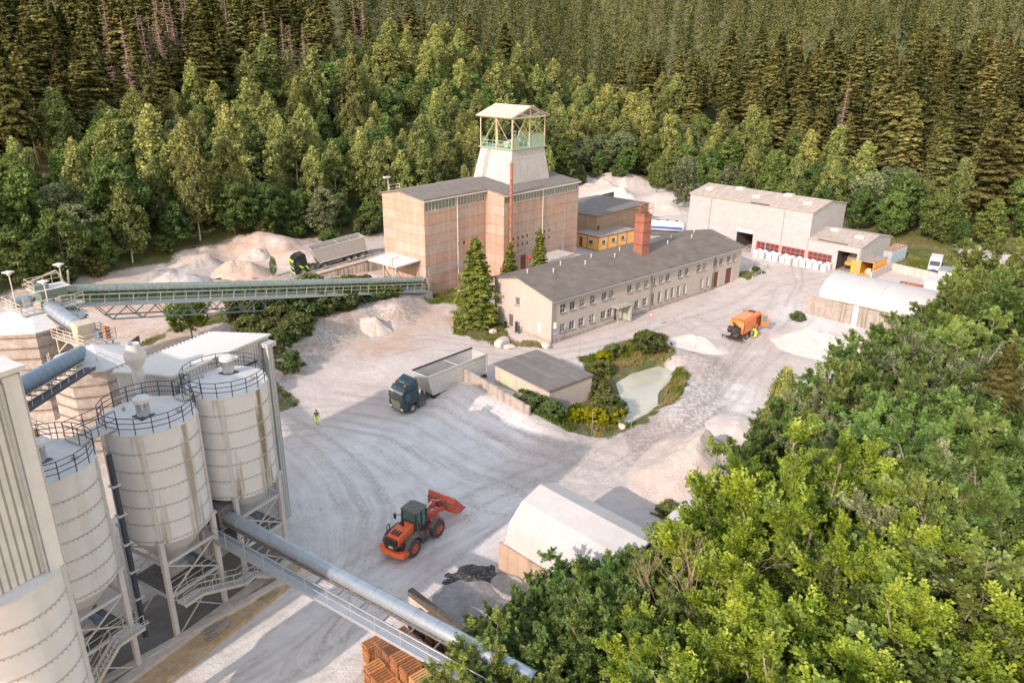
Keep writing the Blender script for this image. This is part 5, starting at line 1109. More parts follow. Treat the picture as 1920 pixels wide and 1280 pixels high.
for px in (472, 494):
    # point on the conveyor axis closest to this picture column
    bt = min((abs(PIX(gB+d*t_)[0]-px), t_) for t_ in np.linspace(.2, .8, 400))[1]; p = gB+d*bt; gzz = tz(p.x, p.y)
    m.bar((p.x, p.y, gzz-.3), (p.x, p.y, p.z-1.0), .26)
m.build('leg', M['green_steel'], gl)
# transfer platform
tp = thing('transfer_platform', 'cluttered cream steel transfer platform with lamp posts where the conveyors meet above the left bin', 'platform', (gB.x, gB.y, 0), R_(-127))
# local x points away from the hoist building (toward the camera side)
m = MB(); zt = 12.2; m.bb(-2.0, 4.2, -2.2, 2.4, zt-.15, zt); m.build('deck', M['dust_white'], tp)
m = MB(); m.bb(-1.0, 1.6, -.7, 1.1, zt, zt+1.7); m.bb(.6, 2.0, -.3, .9, zt+1.7, zt+2.3); m.build('housing', M['green_steel'], tp)
m = MB(); m.bb(-1.4, 2.2, -.9, 1.3, zt+1.72, zt+1.8); m.build('housing_cover', M['dust_white'], tp)
m = MB(); m.tube((1.9, -.9, zt+.6), (3.8, -.9, zt+.6), .45, 14); m.bb(2.6, 3.2, .2, .8, zt, zt+1.2); m.build('drive_unit', M['galv_tube'], tp)
m = MB(); railing(m, [(-2, -2.2, zt), (4.2, -2.2, zt), (4.2, 2.4, zt), (-2, 2.4, zt)], 1.1, (1.1, .7, .35), r=.045, post=1.2); m.build('railing', M['cream_rail'], tp)
m = MB()
for x, y in ((-1.6, -1.8), (3.6, -1.8), (3.6, 2), (-1.6, 2)): m.bar((x, y, 9.5), (x, y, zt-.15), .2); m.bar((x, y, 9.8), (x*.2+1*.8, y, zt-.3), .12)
m.bar((-1.6, -1.8, 2), (-1.6, -1.8, zt), .2); m.bar((-2, -1.2, zt+1.1), (-1.2, -1.2, zt+3.0), .14); m.bar((-1.2, -1.2, zt+3.0), (2.4, -1.0, zt+2.2), .16); m.bar((-2, -1.2, zt-.5), (-2.4, -1.2, zt+2.8), .14); m.build('support_frame', M['cream_rail'], tp)
m = MB()
for k, (x, y, z, s) in enumerate(((-.5, -1.7, .2, .5), (.6, -1.9, .1, .4), (1.4, -1.6, .2, .6), (2.4, -1.7, .3, .35), (3.2, -1.5, .2, .5), (2.2, 1.6, .2, .6), (.3, 1.7, .2, .5))): m = MB(); m.box((x, y, zt+z+s/2), (s, s*1.2, s*1.4), rz=k*.5); m.box((x, y, zt+z/2), (s*.5, s*.5, z)); m.build('machine', M['pale_rail'], tp)
m = MB()
for x, y, h in ((-1.9, -1.9, 3.4), (1.5, 2.2, 3.0), (3.9, .5, 4.2)):
    m = MB(); m.tube((x, y, zt), (x, y, zt+h), .05, 8); m.box((x, y-.1, zt+h), (.7, .9, .12), rz=.4); m.box((x, y, zt+h-.15), (.3, .3, .25)); m.build('lamp', M['light_wood_trim'], tp)
m = MB(); zt = 12.2; railing(m, [(-1.4, -.9, zt+1.8), (2.2, -.9, zt+1.8), (2.2, 1.3, zt+1.8)], 1.0, (1.0, .5), r=.035, post=1.0); railing(m, [(-2, -1.2, zt-2.2), (4.4, -1.2, zt-2.2)], 1.0, (1.0, .5), r=.035, post=1.0); m.build('railing', M['cream_rail'], tp)
m = MB(); rr = random.Random(8)
for k in range(16):
    a_ = Vector((rr.uniform(-1.8, 4), rr.uniform(-2, 2.2), 9.9)); m.bar(a_, (a_.x+rr.uniform(-1.2, 1.2), a_.y+rr.uniform(-.8, .8), zt-.2), .09)
for z_ in (10.2, 11.0): m.bar((-2, -2, z_), (4.2, -2, z_), .12); m.bar((-2, 2.2, z_), (4.2, 2.2, z_), .12); m.bar((4.2, -2, z_), (4.2, 2.2, z_), .12)
m.build('lattice', M['pale_rail'], tp)
m = MB()
for k in range(6): m.path([(-1.6+k*.9, -2.25, zt-.1), (-1.5+k*.9, -2.3, zt-1.2), (-1.2+k*.9, -2.1, zt-2.2)], .045, 5)
m.build('hoses', M['dark_metal'], tp)
# transfer tube from bin one to bin two
t1 = G(88, 572, 12.4); t2 = G(152, 616, 11.3)
tc1 = tube_conveyor('short grey tube conveyor sloping between the two banded bins', t1, t2, .78, 'galv_tube', 1, walk=True, under='cream_rail', seg=.8)
m = MB(); Lq = (t2-t1).length; m.bb(Lq-.1, Lq+1.1, -.85, .85, -.8, .9); m.build('head_box', M['cream_rail'], tc1)
tp2 = thing('transfer_platform', 'small cream railed platform on struts above the right bin with a red cabinet', 'platform', (t2.x, t2.y, 0), R_(-30)); zt = 10.4
m = MB(); m.bb(-2.6, 3.0, -1.6, 1.7, zt-.12, zt); m.build('deck', M['pale_rail'], tp2)
m = MB(); railing(m, [(-2.6, -1.6, zt), (3, -1.6, zt), (3, 1.7, zt), (-2.6, 1.7, zt)], 1.1, (1.1, .7, .35), r=.04, post=1.2, closed=False); m.build('railing', M['cream_rail'], tp2)
m = MB()
for x, y in ((-2.2, -1.4), (2.6, -1.4), (2.6, 1.5), (-2.2, 1.5)): m.bar((x, y, 8.6), (x, y, zt), .14); m.bar((x, y, 8.8), (x*.1, y, zt-.1), .1)
m.prism([(-.9, zt-1.6), (.9, zt-1.6), (.4, zt+.1), (-.4, zt+.1)], -.7, .7, 'Y'); m.build('support_frame', M['cream_rail'], tp2)
m = MB(); m.bb(2.0, 2.6, .9, 1.4, zt, zt+1.2); m.build('cabinet', M['rust'], tp2); m = MB(); m.bb(1.0, 1.9, .6, 1.3, zt, zt+.7); m.build('motor_box', M['blue_tube'], tp2)
u1 = G(152, 662, 10.3); u2 = G(34, 727, 13.4); u3 = u1+(u2-u1)*1.45
bt_ = tube_conveyor('blue grey tube conveyor with dark walkway rising from the right bin to the plant building', u1, u3, .72, 'blue_tube', 1, under='dark_rail', drop=1.0)
q = G(262, 690, 6); dw = thing('dark_board_wall', 'dark weathered board wall standing behind the exhaust stack', 'wall', (G(215, 705, 2.3).x, G(215, 705, 2.3).y, 2.2), R_(40))
Pq = G(218, 650, 5.2); Pr = G(262, 634, 5.2); dw.location = (Pq.x, Pq.y, 1.8); dw.rotation_euler = (0, 0, math.atan2(Pr.y-Pq.y, Pr.x-Pq.x)); Ld = (Pr-Pq).length
m = MB()
for k in range(9): m.bb(k*Ld/9, (k+.95)*Ld/9, 0, .15, -1, 2.9+.1*k)
m.build('boards', M['dusty_dark'], dw)
# ------------------------------------------------------------------ pallets
pal = thing('pallet', 'wooden pallet in the brown stacks beside the tube conveyor', 'pallet', (0, 0, 0), 0, 'wooden pallets stacked in the corner bay')
m = MB()
for k in range(4): m.bb(-.6, .6, -.4+k*.223, -.4+k*.223+.13, .112, .144)
for y in (-.35, 0, .35): m.bb(-.6, .6, y-.05, y+.05, 0, .02)
for x in (-.55, .55): m.bb(x-.05, x+.05, -.4, .4, .085, .111)
m.build('boards', M['wood'], pal)
m = MB()
for x in (-.53, 0, .53):
    for y in (-.35, 0, .35): m.bb(x-.06, x+.06, y-.05, y+.05, .02, .084)
m.build('blocks', M['wood'], pal)
wd = [None]
def palcopy(mt_):
    r = pal.copy(); link(r)
    for c in pal.children:
        d = c.copy(); link(d); d.parent = r
        if mt_ != 'wood':
            key = c.data.name+mt_
            if key not in bpy.data.meshes: me_ = c.data.copy(); me_.name = key; me_.materials[0] = M[mt_]
            d.data = bpy.data.meshes[key]
    return r
E1 = Vector((math.cos(R_(40)), math.sin(R_(40)), 0)); E2 = Vector((math.cos(R_(-45)), math.sin(R_(-45)), 0)); PO = Vector((-8.75, 38.67, 0))
stacks = []
desc = {'tall': 'wooden pallet in the tall brown stacks on the open side of the pallet bay', 'mid': 'wooden pallet in the middle row of stacks under the tube conveyor walkway', 'low': 'wooden pallet in the lower grey brown stacks nearest the yard corner', 'wall': 'wooden pallet in the row of stacks against the dark bay wall', 'new': 'pale new wooden pallet in the light stack at the near end of the bay'}
for k in range(3): stacks.append(('tall', PO+E1*.6+E2*(.42+k*.86), 15, 'wood_dark' if k != 2 else 'wood'))
stacks.append(('tall', PO+E1*.62+E2*(.48+3*.86), 14, 'wood'))
for k in range(3): stacks.append(('low', PO-E1*.64+E2*(1.0+k*.86), 9-k, 'wood'))
for k in range(6): stacks.append(('mid', PO+E1*1.95+E2*(.1+k*.86), 13 if k != 1 else 12, 'wood_dark' if k % 3 else 'wood'))
stacks.append(('low', PO+E1*1.6-E2*.75, 11, 'wood')); stacks.append(('low', PO+E1*.35-E2*.65, 11, 'wood'))
for k in range(6): stacks.append(('wall', Vector((-6.75, 42.9, 0))+E2*(.5+k*.98), 8+(k*5) % 3, 'wood' if k % 2 == 0 else 'wood_dark'))
for k in range(2): stacks.append(('new', PO+E1*.6+E2*(4.05+k*.9), 13-k, 'wood_new'))
rng = random.Random(4); first = True; tot = 0
stacks.sort(key=lambda s: 0)
for kind, p, n, mt_ in stacks:
    for j in range(n):
        if tot >= 298: break
        r_ = pal if first else palcopy(mt_ if j < n-1 or kind != 'mid' else 'wood_dark'); first = False; tot += 1
        g0 = .1; r_.location = (p.x+rng.uniform(-.02, .02), p.y+rng.uniform(-.02, .02), g0+j*.1455); r_.rotation_euler = (0, 0, R_(40)+rng.uniform(-.03, .03)); r_['label'] = desc[kind]
pw1 = thing('bay_wall', 'low dark topped concrete wall on the far side of the pallet bay', 'wall', (-7.1, 44.2, 0), R_(-44.5)); m = MB()
m.bb(0, 9, -.15, .15, -.3, 1.55); m.build('wall_body', M['concrete_pale'], pw1); m = MB()
for k in range(6): m.bb(k*1.5, k*1.5+1.47, -.2, .2, 1.553, 2.05)
m.build('wall_beam', mat('dark_timber', (.09, .08, .07), .9, var=.3, scale=3, dirt=.3, dcol=(.2, .18, .16)), pw1)
pw2 = thing('bay_wall', 'pale concrete wall at the near end of the pallet bay under the leaves', 'wall', (-5.6, 36.3, 0), R_(43)); m = MB(); m.bb(0, 6, -.15, .15, -.3, 1.0); m.build('wall_body', M['concrete_pale'], pw2)
# loose planks by the kerb
for (px, py, a, lb) in ((490, 1110, 20, 'small heap of grey planks at the foot of the steel stairs'), (400, 1180, 35, 'scattered grey planks lying on the sandy verge')):
    q = G(px, py, .3); t_ = thing('plank_heap', lb, 'planks', q, R_(a+20)); rr = random.Random(px); m = MB()
    for k in range(7): m.box((rr.uniform(-.3, .3), k*.2-.6, .05+.03*(k % 2)), (1.6+rr.uniform(-.4, .6), .13, .04), rz=rr.uniform(-.12, .12))
    m.build('planks', mat('grey_planks', (.33, .29, .26), .9, var=.3), t_)
# ------------------------------------------------------------------ wheels
def wheel(parent, x, y, r, w_, rimm='alu_grey', side=1, dual=False):
    m = MB(); m.lathe([(r*.58, -w_/2), (r*.9, -w_/2), (r, -w_*.38), (r, w_*.38), (r*.9, w_/2), (r*.58, w_/2)], 26, (x, y, r), 'Y')
    if r > .6:
        for k in range(22):
            a = 2*math.pi*k/22
            for s in (-1, 1): m.box((x+math.cos(a)*r*1.0, y+s*w_*.22, r+math.sin(a)*r), (.05*r/.75, w_*.36, .07), M=None, ry=-a)
    o = m.build('tyre', M['rubber'], parent, smooth=True, auto=35)
    m = MB(); s = side; m.lathe([(r*.58, y*0+s*w_*.45), (r*.52, s*w_*.46), (r*.48, s*w_*.30), (r*.25, s*w_*.22), (r*.22, s*w_*.36), (0, s*w_*.36)], 20, (x, y, r), 'Y')
    m.lathe([(r*.58, -s*w_*.4), (0, -s*w_*.3)], 20, (x, y, r), 'Y'); m.build('rim', M[rimm], o, smooth=True, auto=35)
    return o
def place2(t_, a, b):   # origin at a, local x toward b
    a = Vector(a); b = Vector(b); t_.location = a; t_.rotation_euler = (0, -math.atan2(b.z-a.z, math.hypot(b.x-a.x, b.y-a.y)), math.atan2(b.y-a.y, b.x-a.x))
TXT = {}
def text(parent, s, loc, rot, size, mt, depth=.006, name='lettering'):
    cu = bpy.data.curves.new(name, 'FONT'); cu.body = s; cu.size = size; cu.extrude = depth; cu.align_x = 'CENTER'; cu.align_y = 'CENTER'
    tmp = bpy.data.objects.new('tmp', cu); link(tmp); dg = bpy.context.evaluated_depsgraph_get(); me_ = bpy.data.meshes.new_from_object(tmp.evaluated_get(dg)); bpy.data.objects.remove(tmp)
    me_.materials.clear(); me_.materials.append(mt); me_.name = name; o = bpy.data.objects.new(name, me_); link(o); o.parent = parent; o.location = loc; o.rotation_euler = rot; return o
# ------------------------------------------------------------------ tipper lorries; origin at the front axle on the ground, +x = forward
def lorry(label, cabm, accent, bodym, tl=9.6, floorz=1.25, bh=2.0, shade_top='black', ribs=0):
    t_ = thing('tipper_lorry', label, 'lorry', (0, 0, 0))
    m = MB(); pts = [(1.30, .35), (1.42, .6), (1.42, 1.45), (1.28, 2.6), (1.0, 3.05), (.35, 3.45), (-.75, 3.52), (-.95, 3.3), (-.95, .95), (-.52, .95), (-.5, .75), (-.3, 1.08), (.0, 1.18), (.3, 1.08), (.55, .75), (.62, .35)]
    def pr(m, pts, y0, y1): m.prism(pts, y0, y1, 'Y')
    # prism with concave outline: split in convex slices
    def cabshape(m, y0, y1):
        m.prism([(1.30, .35), (1.42, .6), (1.42, 1.45), (.62, 1.45), (.62, .35)], y0, y1, 'Y')
        m.prism([(1.42, 1.45), (1.28, 2.65), (-.95, 2.65), (-.95, 1.45)], y0, y1, 'Y')
        m.prism([(1.28, 2.65), (.95, 3.12), (.3, 3.45), (-.7, 3.52), (-.95, 3.3), (-.95, 2.65)], y0+.08, y1-.08, 'Y')
        m.prism([(.62, 1.15), (.62, 1.45), (-.95, 1.45), (-.95, 1.15)], y0, y1, 'Y'); m.prism([(-.6, .6), (-.6, 1.15), (-.95, 1.15), (-.95, .6)], y0, y1, 'Y')
    cabshape(m, -1.2, 1.2); cab = m.build('cab', M[cabm], t_, bevel=.05)
    m = MB(); m.prism([(1.425, 1.62), (1.315, 2.50), (1.30, 2.50), (1.40, 1.62)], -1.05, 1.05, 'Y'); m.build('windscreen', M['glass'], cab)
    for s in (-1, 1):
        m = MB(); m.prism([(1.15, 1.7), (1.05, 2.4), (.3, 2.4), (.3, 1.7)], s*1.195 if s > 0 else -1.215, s*1.215 if s > 0 else -1.195, 'Y'); m.build('side_window', M['glass'], cab)
        m = MB(); m.bb(1.15, 1.3, s*1.3-.06, s*1.3+.06, 1.7, 2.5); m.bar((1.2, s*1.18, 2.3), (1.2, s*1.3, 2.3), .05); m.build('mirror', M['black'], cab)
        m = MB(); m.bb(1.34, 1.44, s*.95-.18, s*.95+.18, .62, .86); m.build('headlight', M['reflect'], cab)
    m = MB()
    for z in (.68, .86, 1.04, 1.22): m.bb(1.42, 1.445, -.7, .7, z, z+.11)
    m.build('grille', M['black'] if accent != 'yellow' else M['alu_grey'], cab)
    if accent == 'lime':
        m = MB(); m.prism([(1.44, 1.36), (1.452, 1.36), (1.452, 1.58), (1.44, 1.58)], -1.1, 1.1, 'Y'); m.prism([(1.30, 2.52), (1.42, 2.55), (1.34, 2.8), (1.22, 2.78)], -1.15, 1.15, 'Y'); m.bb(1.42, 1.45, -1.15, 1.15, .5, .66); m.build('lime_stripe', M['lime'], cab)
        m = MB(); m.prism([(.1, 1.2), (.9, 2.0), (.55, 2.0), (-.3, 1.2)], 1.201, 1.212, 'Y'); m.prism([(-.9, .7), (-.5, 1.5), (-.75, 1.5), (-1.0, .9)], 1.201, 1.212, 'Y'); m.build('side_graphic', M['lime'], cab)
    else:
        m = MB(); m.bb(1.43, 1.45, -.85, .85, 1.28, 1.34); m.prism([(1.30, 2.58), (1.46, 2.62), (1.44, 2.76), (1.24, 2.74)], -1.1, 1.1, 'Y'); m.build('sun_visor', M['alu'], cab)
        ym = mat('yellow_lettering', (.75, .55, .03), .5, var=.02)
        for s, w_ in ((-.55, .62), (.25, .8)):
            m = MB()
            for k in range(6): m.bb(1.43, 1.447, s-w_/2+k*w_/6, s-w_/2+k*w_/6+w_/8, 1.47, 1.57)
            m.build('name_plate', ym, cab)
        m = MB()
        for y in (-.85, .85): m.lathe([(.11, 3.4), (.12, 3.5), (.08, 3.62), (0, 3.64)], 12, (.75, y, -.12))
        m.build('beacon', M['orange'], cab); m = MB(); m.bar((.55, -.3, 3.6), (.55, .5, 3.6), .05); m.build('horn', M['alu'], cab)
        m = MB(); m.add([(.2, 1.1, 3.45), (-.75, 1.15, 3.5), (-.75, 1.15, 3.85), (.2, -1.1, 3.45), (-.75, -1.15, 3.5), (-.75, -1.15, 3.85)], [(0, 2, 5, 3), (0, 1, 2), (3, 5, 4), (1, 4, 5, 2)]); m.build('roof_deflector', M[cabm], cab)
    m = MB(); m.bb(-5.3, .6, -.45, -.3, .6, .95); m.bb(-5.3, .6, .3, .45, .6, .95); m.bb(-1.9, -1.0, .5, 1.15, .4, .95); m.bb(-2.6, -1.0, -1.15, -.5, .4, .95); m.bb(-1.9, -1.2, -.9, .9, .95, 1.1); m.bb(-5.2, -1.9, -.35, .35, .95, 1.0); m.build('chassis', M['dusty_dark'], t_)
    m = MB(); 
    for k in range(6): m.path([(-1.0, -.5+.2*k, 1.9), (-1.4, -.5+.2*k, 1.3), (-1.8, -.4+.15*k, 1.25)], .03, 5)
    m.build('air_lines', M['alu_grey'], t_)
    for s in (-1, 1):
        for (x, w_) in ((0, .32), (-3.75, .58)): 
            wh_ = wheel(t_, x, s*(1.2-w_/2), .51, w_, side=s)
        m = MB(); m.lathe([(.6, -.28), (.6, .28)], 12, (-3.75, s*.92, .51), 'Y', .15, math.pi-.15); m.build('mudguard', M['black'], t_)
    # trailer
    x1 = -2.2; x0 = x1-tl; fz = floorz; ty = 1.26; z0 = fz; z1 = fz+bh
    m = MB(); m.bb(x0+.3, x1-1.1, -.5, -.35, .75, fz); m.bb(x0+.3, x1-1.1, .35, .5, .75, fz); m.bb(x0+.4, x1-.8, -.45, .45, fz-.12, fz-.02); m.bb(x0-.1, x0+.15, -1.2, 1.2, .5, .7); m.bb(x0+4.5, x0+6, -1.15, -.6, .5, .95); m.build('trailer_chassis', M['dusty_dark'], t_)
    m = MB(); tk = .06; fr = .7   # front wall leans forward
    A_ = [(x0, -ty, z0), (x1-fr, -ty, z0), (x1-fr, ty, z0), (x0, ty, z0)]
    def pnl(a, b, c, d, n_):
        n_ = Vector(n_)*tk; P = [Vector(v) for v in (a, b, c, d)]; Q = [v+n_ for v in P]; m.add(P+Q, [(0, 1, 2, 3), (7, 6, 5, 4), (0, 4, 5, 1), (1, 5, 6, 2), (2, 6, 7, 3), (3, 7, 4, 0)])
    pnl((x0, -ty, z0), (x1-fr, -ty, z0), (x1, -ty, z1), (x0, -ty, z1), (0, 1, 0)); pnl((x0, ty, z0), (x1-fr, ty, z0), (x1, ty, z1), (x0, ty, z1), (0, -1, 0))
    pnl((x1-fr-.004, -ty+tk, z0), (x1-fr-.004, ty-tk, z0), (x1-.004, ty-tk, z1), (x1-.004, -ty+tk, z1), (-1, 0, 0)); pnl((x0+.004, -ty+tk, z0+.03), (x0+.004, ty-tk, z0+.03), (x0+.004, ty-tk, z1-.1), (x0+.004, -ty+tk, z1-.1), (1, 0, 0))
    m.add([(x0, -ty+tk, z0+.05), (x1-fr, -ty+tk, z0+.05), (x1-fr, ty-tk, z0+.05), (x0, ty-tk, z0+.05)], [(0, 1, 2, 3)])
    tb = m.build('tipper_body', M[bodym], t_)
    m = MB()
    for s in (-1, 1):
        m.bar((x0-.05, s*(ty+.01), z1+.03), (x1+.03, s*(ty+.01), z1+.03), .12, .12); m.bar((x0, s*(ty+.03), z0-.02), (x1-fr, s*(ty+.03), z0-.02), .08, .14)
        for k in range(ribs): z = z0+.3+k*(bh-.4)/max(1, ribs-1); m.bb(x0+.1, x1-fr-.05+ (z-z0)/bh*fr*.9, s*(ty+.012)-.014, s*(ty+.012)+.014, z-.03, z+.03)
        m.bar((x0, s*(ty+.04), z0), (x0, s*(ty+.04), z1), .12, .1)
    for x in (x0+tl*.5,): m.tube((x, -ty, z1+.02), (x, ty, z1+.02), .045, 8)
    m.tube((x0+tl*.27, -ty, z1+.02), (x0+tl*.27, ty, z1+.02), .03, 8) if not ribs else None
    m.bar((x1+.02, -ty, z1+.03), (x1+.02, ty, z1+.03), .12, .12); m.bar((x0, -ty, z1-.04), (x0, ty, z1-.04), .1)
    m.build('top_rail', M['alu'], tb)
    m = MB(); m.tube((x0, -ty, z1+.16), (x1, -ty, z1+.16), .11, 8); m.build('rolled_cover', M['black'] if shade_top == 'black' else M['alu_grey'], tb)
    m = MB(); m.tube((x1-.62, 0, .95), (x1-.25, 0, z1-.4), .12, 10); m.bar((x1-.9, -.6, z0+.1), (x1-.1, -.6, z1-.3), .08); m.bar((x1-.9, .6, z0+.1), (x1-.1, .6, z1-.3), .08); m.build('hydraulic_ram', M['alu'], t_)
    for k in range(3):
        for s in (-1, 1): wheel(t_, x0+1.1+k*1.25, s*.99, .48, .42, side=s, rimm='alu')
    m = MB(); m.bb(x0-.06, x0-.0, -1.2, 1.2, .75, .95); m.build('tail_lights', M['red'], t_)
    return t_
T1 = lorry('tipper lorry with dark teal cab and empty silver trailer beside the concrete panel wall', 'truck_green', 'yellow', 'alu', 9.6, 1.25, 2.35, 'black', 5)
a = G(773.3, 773.4); b = G(908, 716); hd = math.atan2(a.y-b.y, a.x-b.x); T1.rotation_euler = (0, 0, hd)
T1.location = (a.x+1.05*math.sin(hd)*(-1)*-1*-1, a.y+1.05*math.cos(hd)*1, .02)
# the photographed contact point is the left front tyre (local y = +1.05 or -1.05 toward the camera)
nvec = Vector((-math.sin(hd), math.cos(hd), 0)); cs_ = nvec if nvec.y < 0 else -nvec
T1.location = Vector((a.x, a.y, .06))-cs_*1.05
T2 = lorry('tipper lorry with black and lime cab and tall plain aluminium trailer on the tipping ramp', 'truck_black', 'lime', 'alu_grey', 9.4, 1.35, 2.35, 'alu', 0)
up_ = (RB-RA).normalized(); fa = RA+up_*2.6
T2.location = fa; dn = -up_; T2.rotation_euler = dn.to_track_quat('X', 'Z').to_euler()
# ------------------------------------------------------------------ wheel loader
ld = thing('wheel_loader', 'orange wheel loader with dark cab and scratched red bucket raised in the shaded yard', 'wheel loader', (0, 0, 0))
m = MB(); m.prism([(-2.85, 1.25), (-2.75, 2.0), (-2.2, 2.15), (-.8, 2.35), (-.8, 1.25)], -.62, .62, 'Y'); hd_ = m.build('hood', M['loader_orange'], ld, bevel=.06)
m = MB()
for k in range(3): m.bb(-2.55+k*.0, -1.95, -.42+.30*k, -.42+.30*k+.2, 2.13+.02, 2.19)
m.build('hood_vent', M['black'], hd_)
m = MB(); m.tube((-1.35, .1, 2.2), (-1.35, .1, 2.75), .11, 10); m.tube((-1.35, .1, 2.72), (-1.75, .0, 2.72), .1, 10); m.build('exhaust', M['black'], ld)
m = MB(); m.bb(-2.9, -.6, -.68, .68, .75, 1.28); m.bb(-3.0, -2.84, -.6, .6, 1.0, 1.95)
for s in (-1, 1): m.bb(-2.75, -2.3, s*.82-.12, s*.82+.12, 1.0, 1.5)
m.build('engine_grille', M['black'], ld, bevel=.03)
m = MB(); m.prism([(-3.25, -.7), (-3.0, -1.25), (-2.3, -1.3), (-2.3, 1.3), (-3.0, 1.25), (-3.25, .7)], .55, .98); m.build('counterweight', M['loader_orange'], ld, bevel=.07)
m = MB(); m.bb(-3.03, -3.0, -.22, .22, 1.15, 1.32); m.build('number_plate', M['white'], ld)
m = MB()
for k in range(3): m.box((-2.72, -1.22, .72+k*.13), (.02, .2, .06), rz=.4)
m.build('warning_stripes', M['red'], ld)
m = MB()
for s in (-1, 1):
    m.lathe([(.92, -.3), (.92, .3), (.86, .3)], 12, (-1.6, s*1.05, .78), 'Y', .1, math.pi*.95); m.bb(-2.1, -.5, s*.98-.32, s*.98+.32, 1.62, 1.70)
    m.lathe([(.90, -.26), (.90, .26)], 12, (1.6, s*1.03, .78), 'Y', .5, math.pi*.85)
    m.bb(-.55, .25, s*1.05-.25, s*1.05+.25, .6, .68); m.bb(-.55, .25, s*1.15-.12, s*1.15+.12, 1.0, 1.06)
m.build('fender', M['dusty_dark'], ld)
m = MB(); m.bb(-.75, .7, -.78, .78, 1.3, 1.75)
P4 = [(-.72, -.76), (.62, -.76), (.62, .76), (-.72, .76)]
for x, y in P4: m.bar((x, y, 1.7), (x*.94+.02, y*.93, 3.2), .11)
m.bar((0, -.78, 1.7), (0, -.72, 3.2), .07); m.bar((0, .78, 1.7), (0, .72, 3.2), .07); m.bb(-.4, .3, -.3, .3, 1.75, 2.3)
cab = m.build('cab_frame', M['black'], ld)
m = MB(); m.prism([(-.78, -.8), (.55, -.85), (.78, -.6), (.78, .6), (.55, .85), (-.78, .8)], 3.2, 3.36); m.build('cab_roof', M['dusty_dark'], cab, bevel=.04)
m = MB()
for a_, b_ in zip(P4, P4[1:]+P4[:1]):
    q0 = Vector((a_[0]*.99, a_[1]*.99, 1.76)); q1 = Vector((b_[0]*.99, b_[1]*.99, 1.76)); m.quad(q0, q1, (b_[0]*.93+.02, b_[1]*.92, 3.19), (a_[0]*.93+.02, a_[1]*.92, 3.19))
m.build('cab_glass', M['glass_green'], cab)
m = MB()
for s in (-1, 1): m.bar((-.55, s*.8, 2.6), (-.9, s*1.25, 2.6), .05); m.box((-.92, s*1.28, 2.5), (.1, .2, .45))
m.bar((-2.0, .95, 1.7), (-2.0, .95, 2.5), .06); m.bar((-2.3, .95, 1.7), (-2.3, .95, 2.5), .06); m.bar((-2.3, .95, 2.5), (-2.0, .95, 2.5), .06); m.build('mirror', M['black'], ld)
m = MB(); m.prism([(.85, .75), (.85, 1.9), (1.3, 2.15), (2.2, 1.7), (2.5, .9), (2.3, .6)], -.5, .5, 'Y'); m.bb(.4, .9, -.4, .4, .7, 1.3); m.bb(1.2, 2.3, -.85, .85, 1.5, 1.62); m.build('front_frame', M['bucket_red'], ld, bevel=.04)
m = MB()
for s in (-1, 1): m.prism([(1.0, 2.1), (1.35, 2.3), (2.6, 2.0), (3.75, 1.55), (3.7, 1.25), (2.5, 1.6), (1.2, 1.85)], s*.52-.07, s*.52+.07, 'Y')
m.prism([(1.9, 2.15), (2.3, 2.75), (2.6, 2.7), (2.5, 1.9)], -.1, .1, 'Y'); m.tube((2.6, -.55, 1.8), (2.6, .55, 1.8), .1, 10); m.build('lift_arm', M['bucket_red'], ld)
m = MB(); m.tube((1.3, 0, 2.3), (2.3, 0, 2.6), .09, 10); m.tube((2.4, 0, 2.6), (3.6, 0, 2.05), .06, 8)
for s in (-1, 1): m.tube((1.2, s*.35, 1.2), (2.6, s*.38, 1.55), .07, 8)
m.build('hydraulics', M['alu'], ld)
m = MB(); bp_ = [(3.72, 2.55), (3.55, 1.9), (3.62, 1.3), (3.95, .95), (4.5, .85), (5.1, 1.0)]
th_ = .06
for a_, b_ in zip(bp_[:-1], bp_[1:]): m.add([(a_[0], -1.42, a_[1]), (b_[0], -1.42, b_[1]), (b_[0], 1.42, b_[1]), (a_[0], 1.42, a_[1]), (a_[0]-th_, -1.42, a_[1]-.03), (b_[0]-th_, -1.42, b_[1]-th_), (b_[0]-th_, 1.42, b_[1]-th_), (a_[0]-th_, 1.42, a_[1]-.03)], [(0, 1, 2, 3), (7, 6, 5, 4), (0, 4, 5, 1), (2, 6, 7, 3), (1, 5, 6, 2), (3, 7, 4, 0)])
for s in (-1.42, 1.36): m.add([(x, s, z) for x, z in bp_]+[(x, s+.06, z) for x, z in bp_], [tuple(range(6)), tuple(range(6, 12))[::-1]]+[(i, (i+1) % 6, 6+(i+1) % 6, 6+i) for i in range(6)])
bk = m.build('bucket', M['bucket_red'], ld)
m = MB(); m.bar((3.55, -1.42, 2.0), (3.55, 1.42, 2.0), .14, .08)
for y in (-.6, -.45, .45, .6): m.prism([(3.72, 2.5), (3.5, 2.0), (3.45, 1.3), (3.62, 1.3), (3.6, 1.9)], y-.04, y+.04, 'Y')
m.bb(4.9, 5.15, -1.45, 1.45, .95, 1.02); m.build('bucket_rib', M['dusty_dark'], bk)
for s in (-1, 1):
    for x in (-1.6, 1.6): wheel(ld, x, s*1.05, .76, .56, side=s, rimm='bucket_red')
ra = G(778, 1042); rb = G(822, 1006); hd = math.atan2(rb.y-ra.y, rb.x-ra.x); mid = (ra+rb)/2; ld.rotation_euler = (0, 0, hd); ld.location = mid+Vector((-math.sin(hd), math.cos(hd), 0))*1.2; ld.location.z = .03
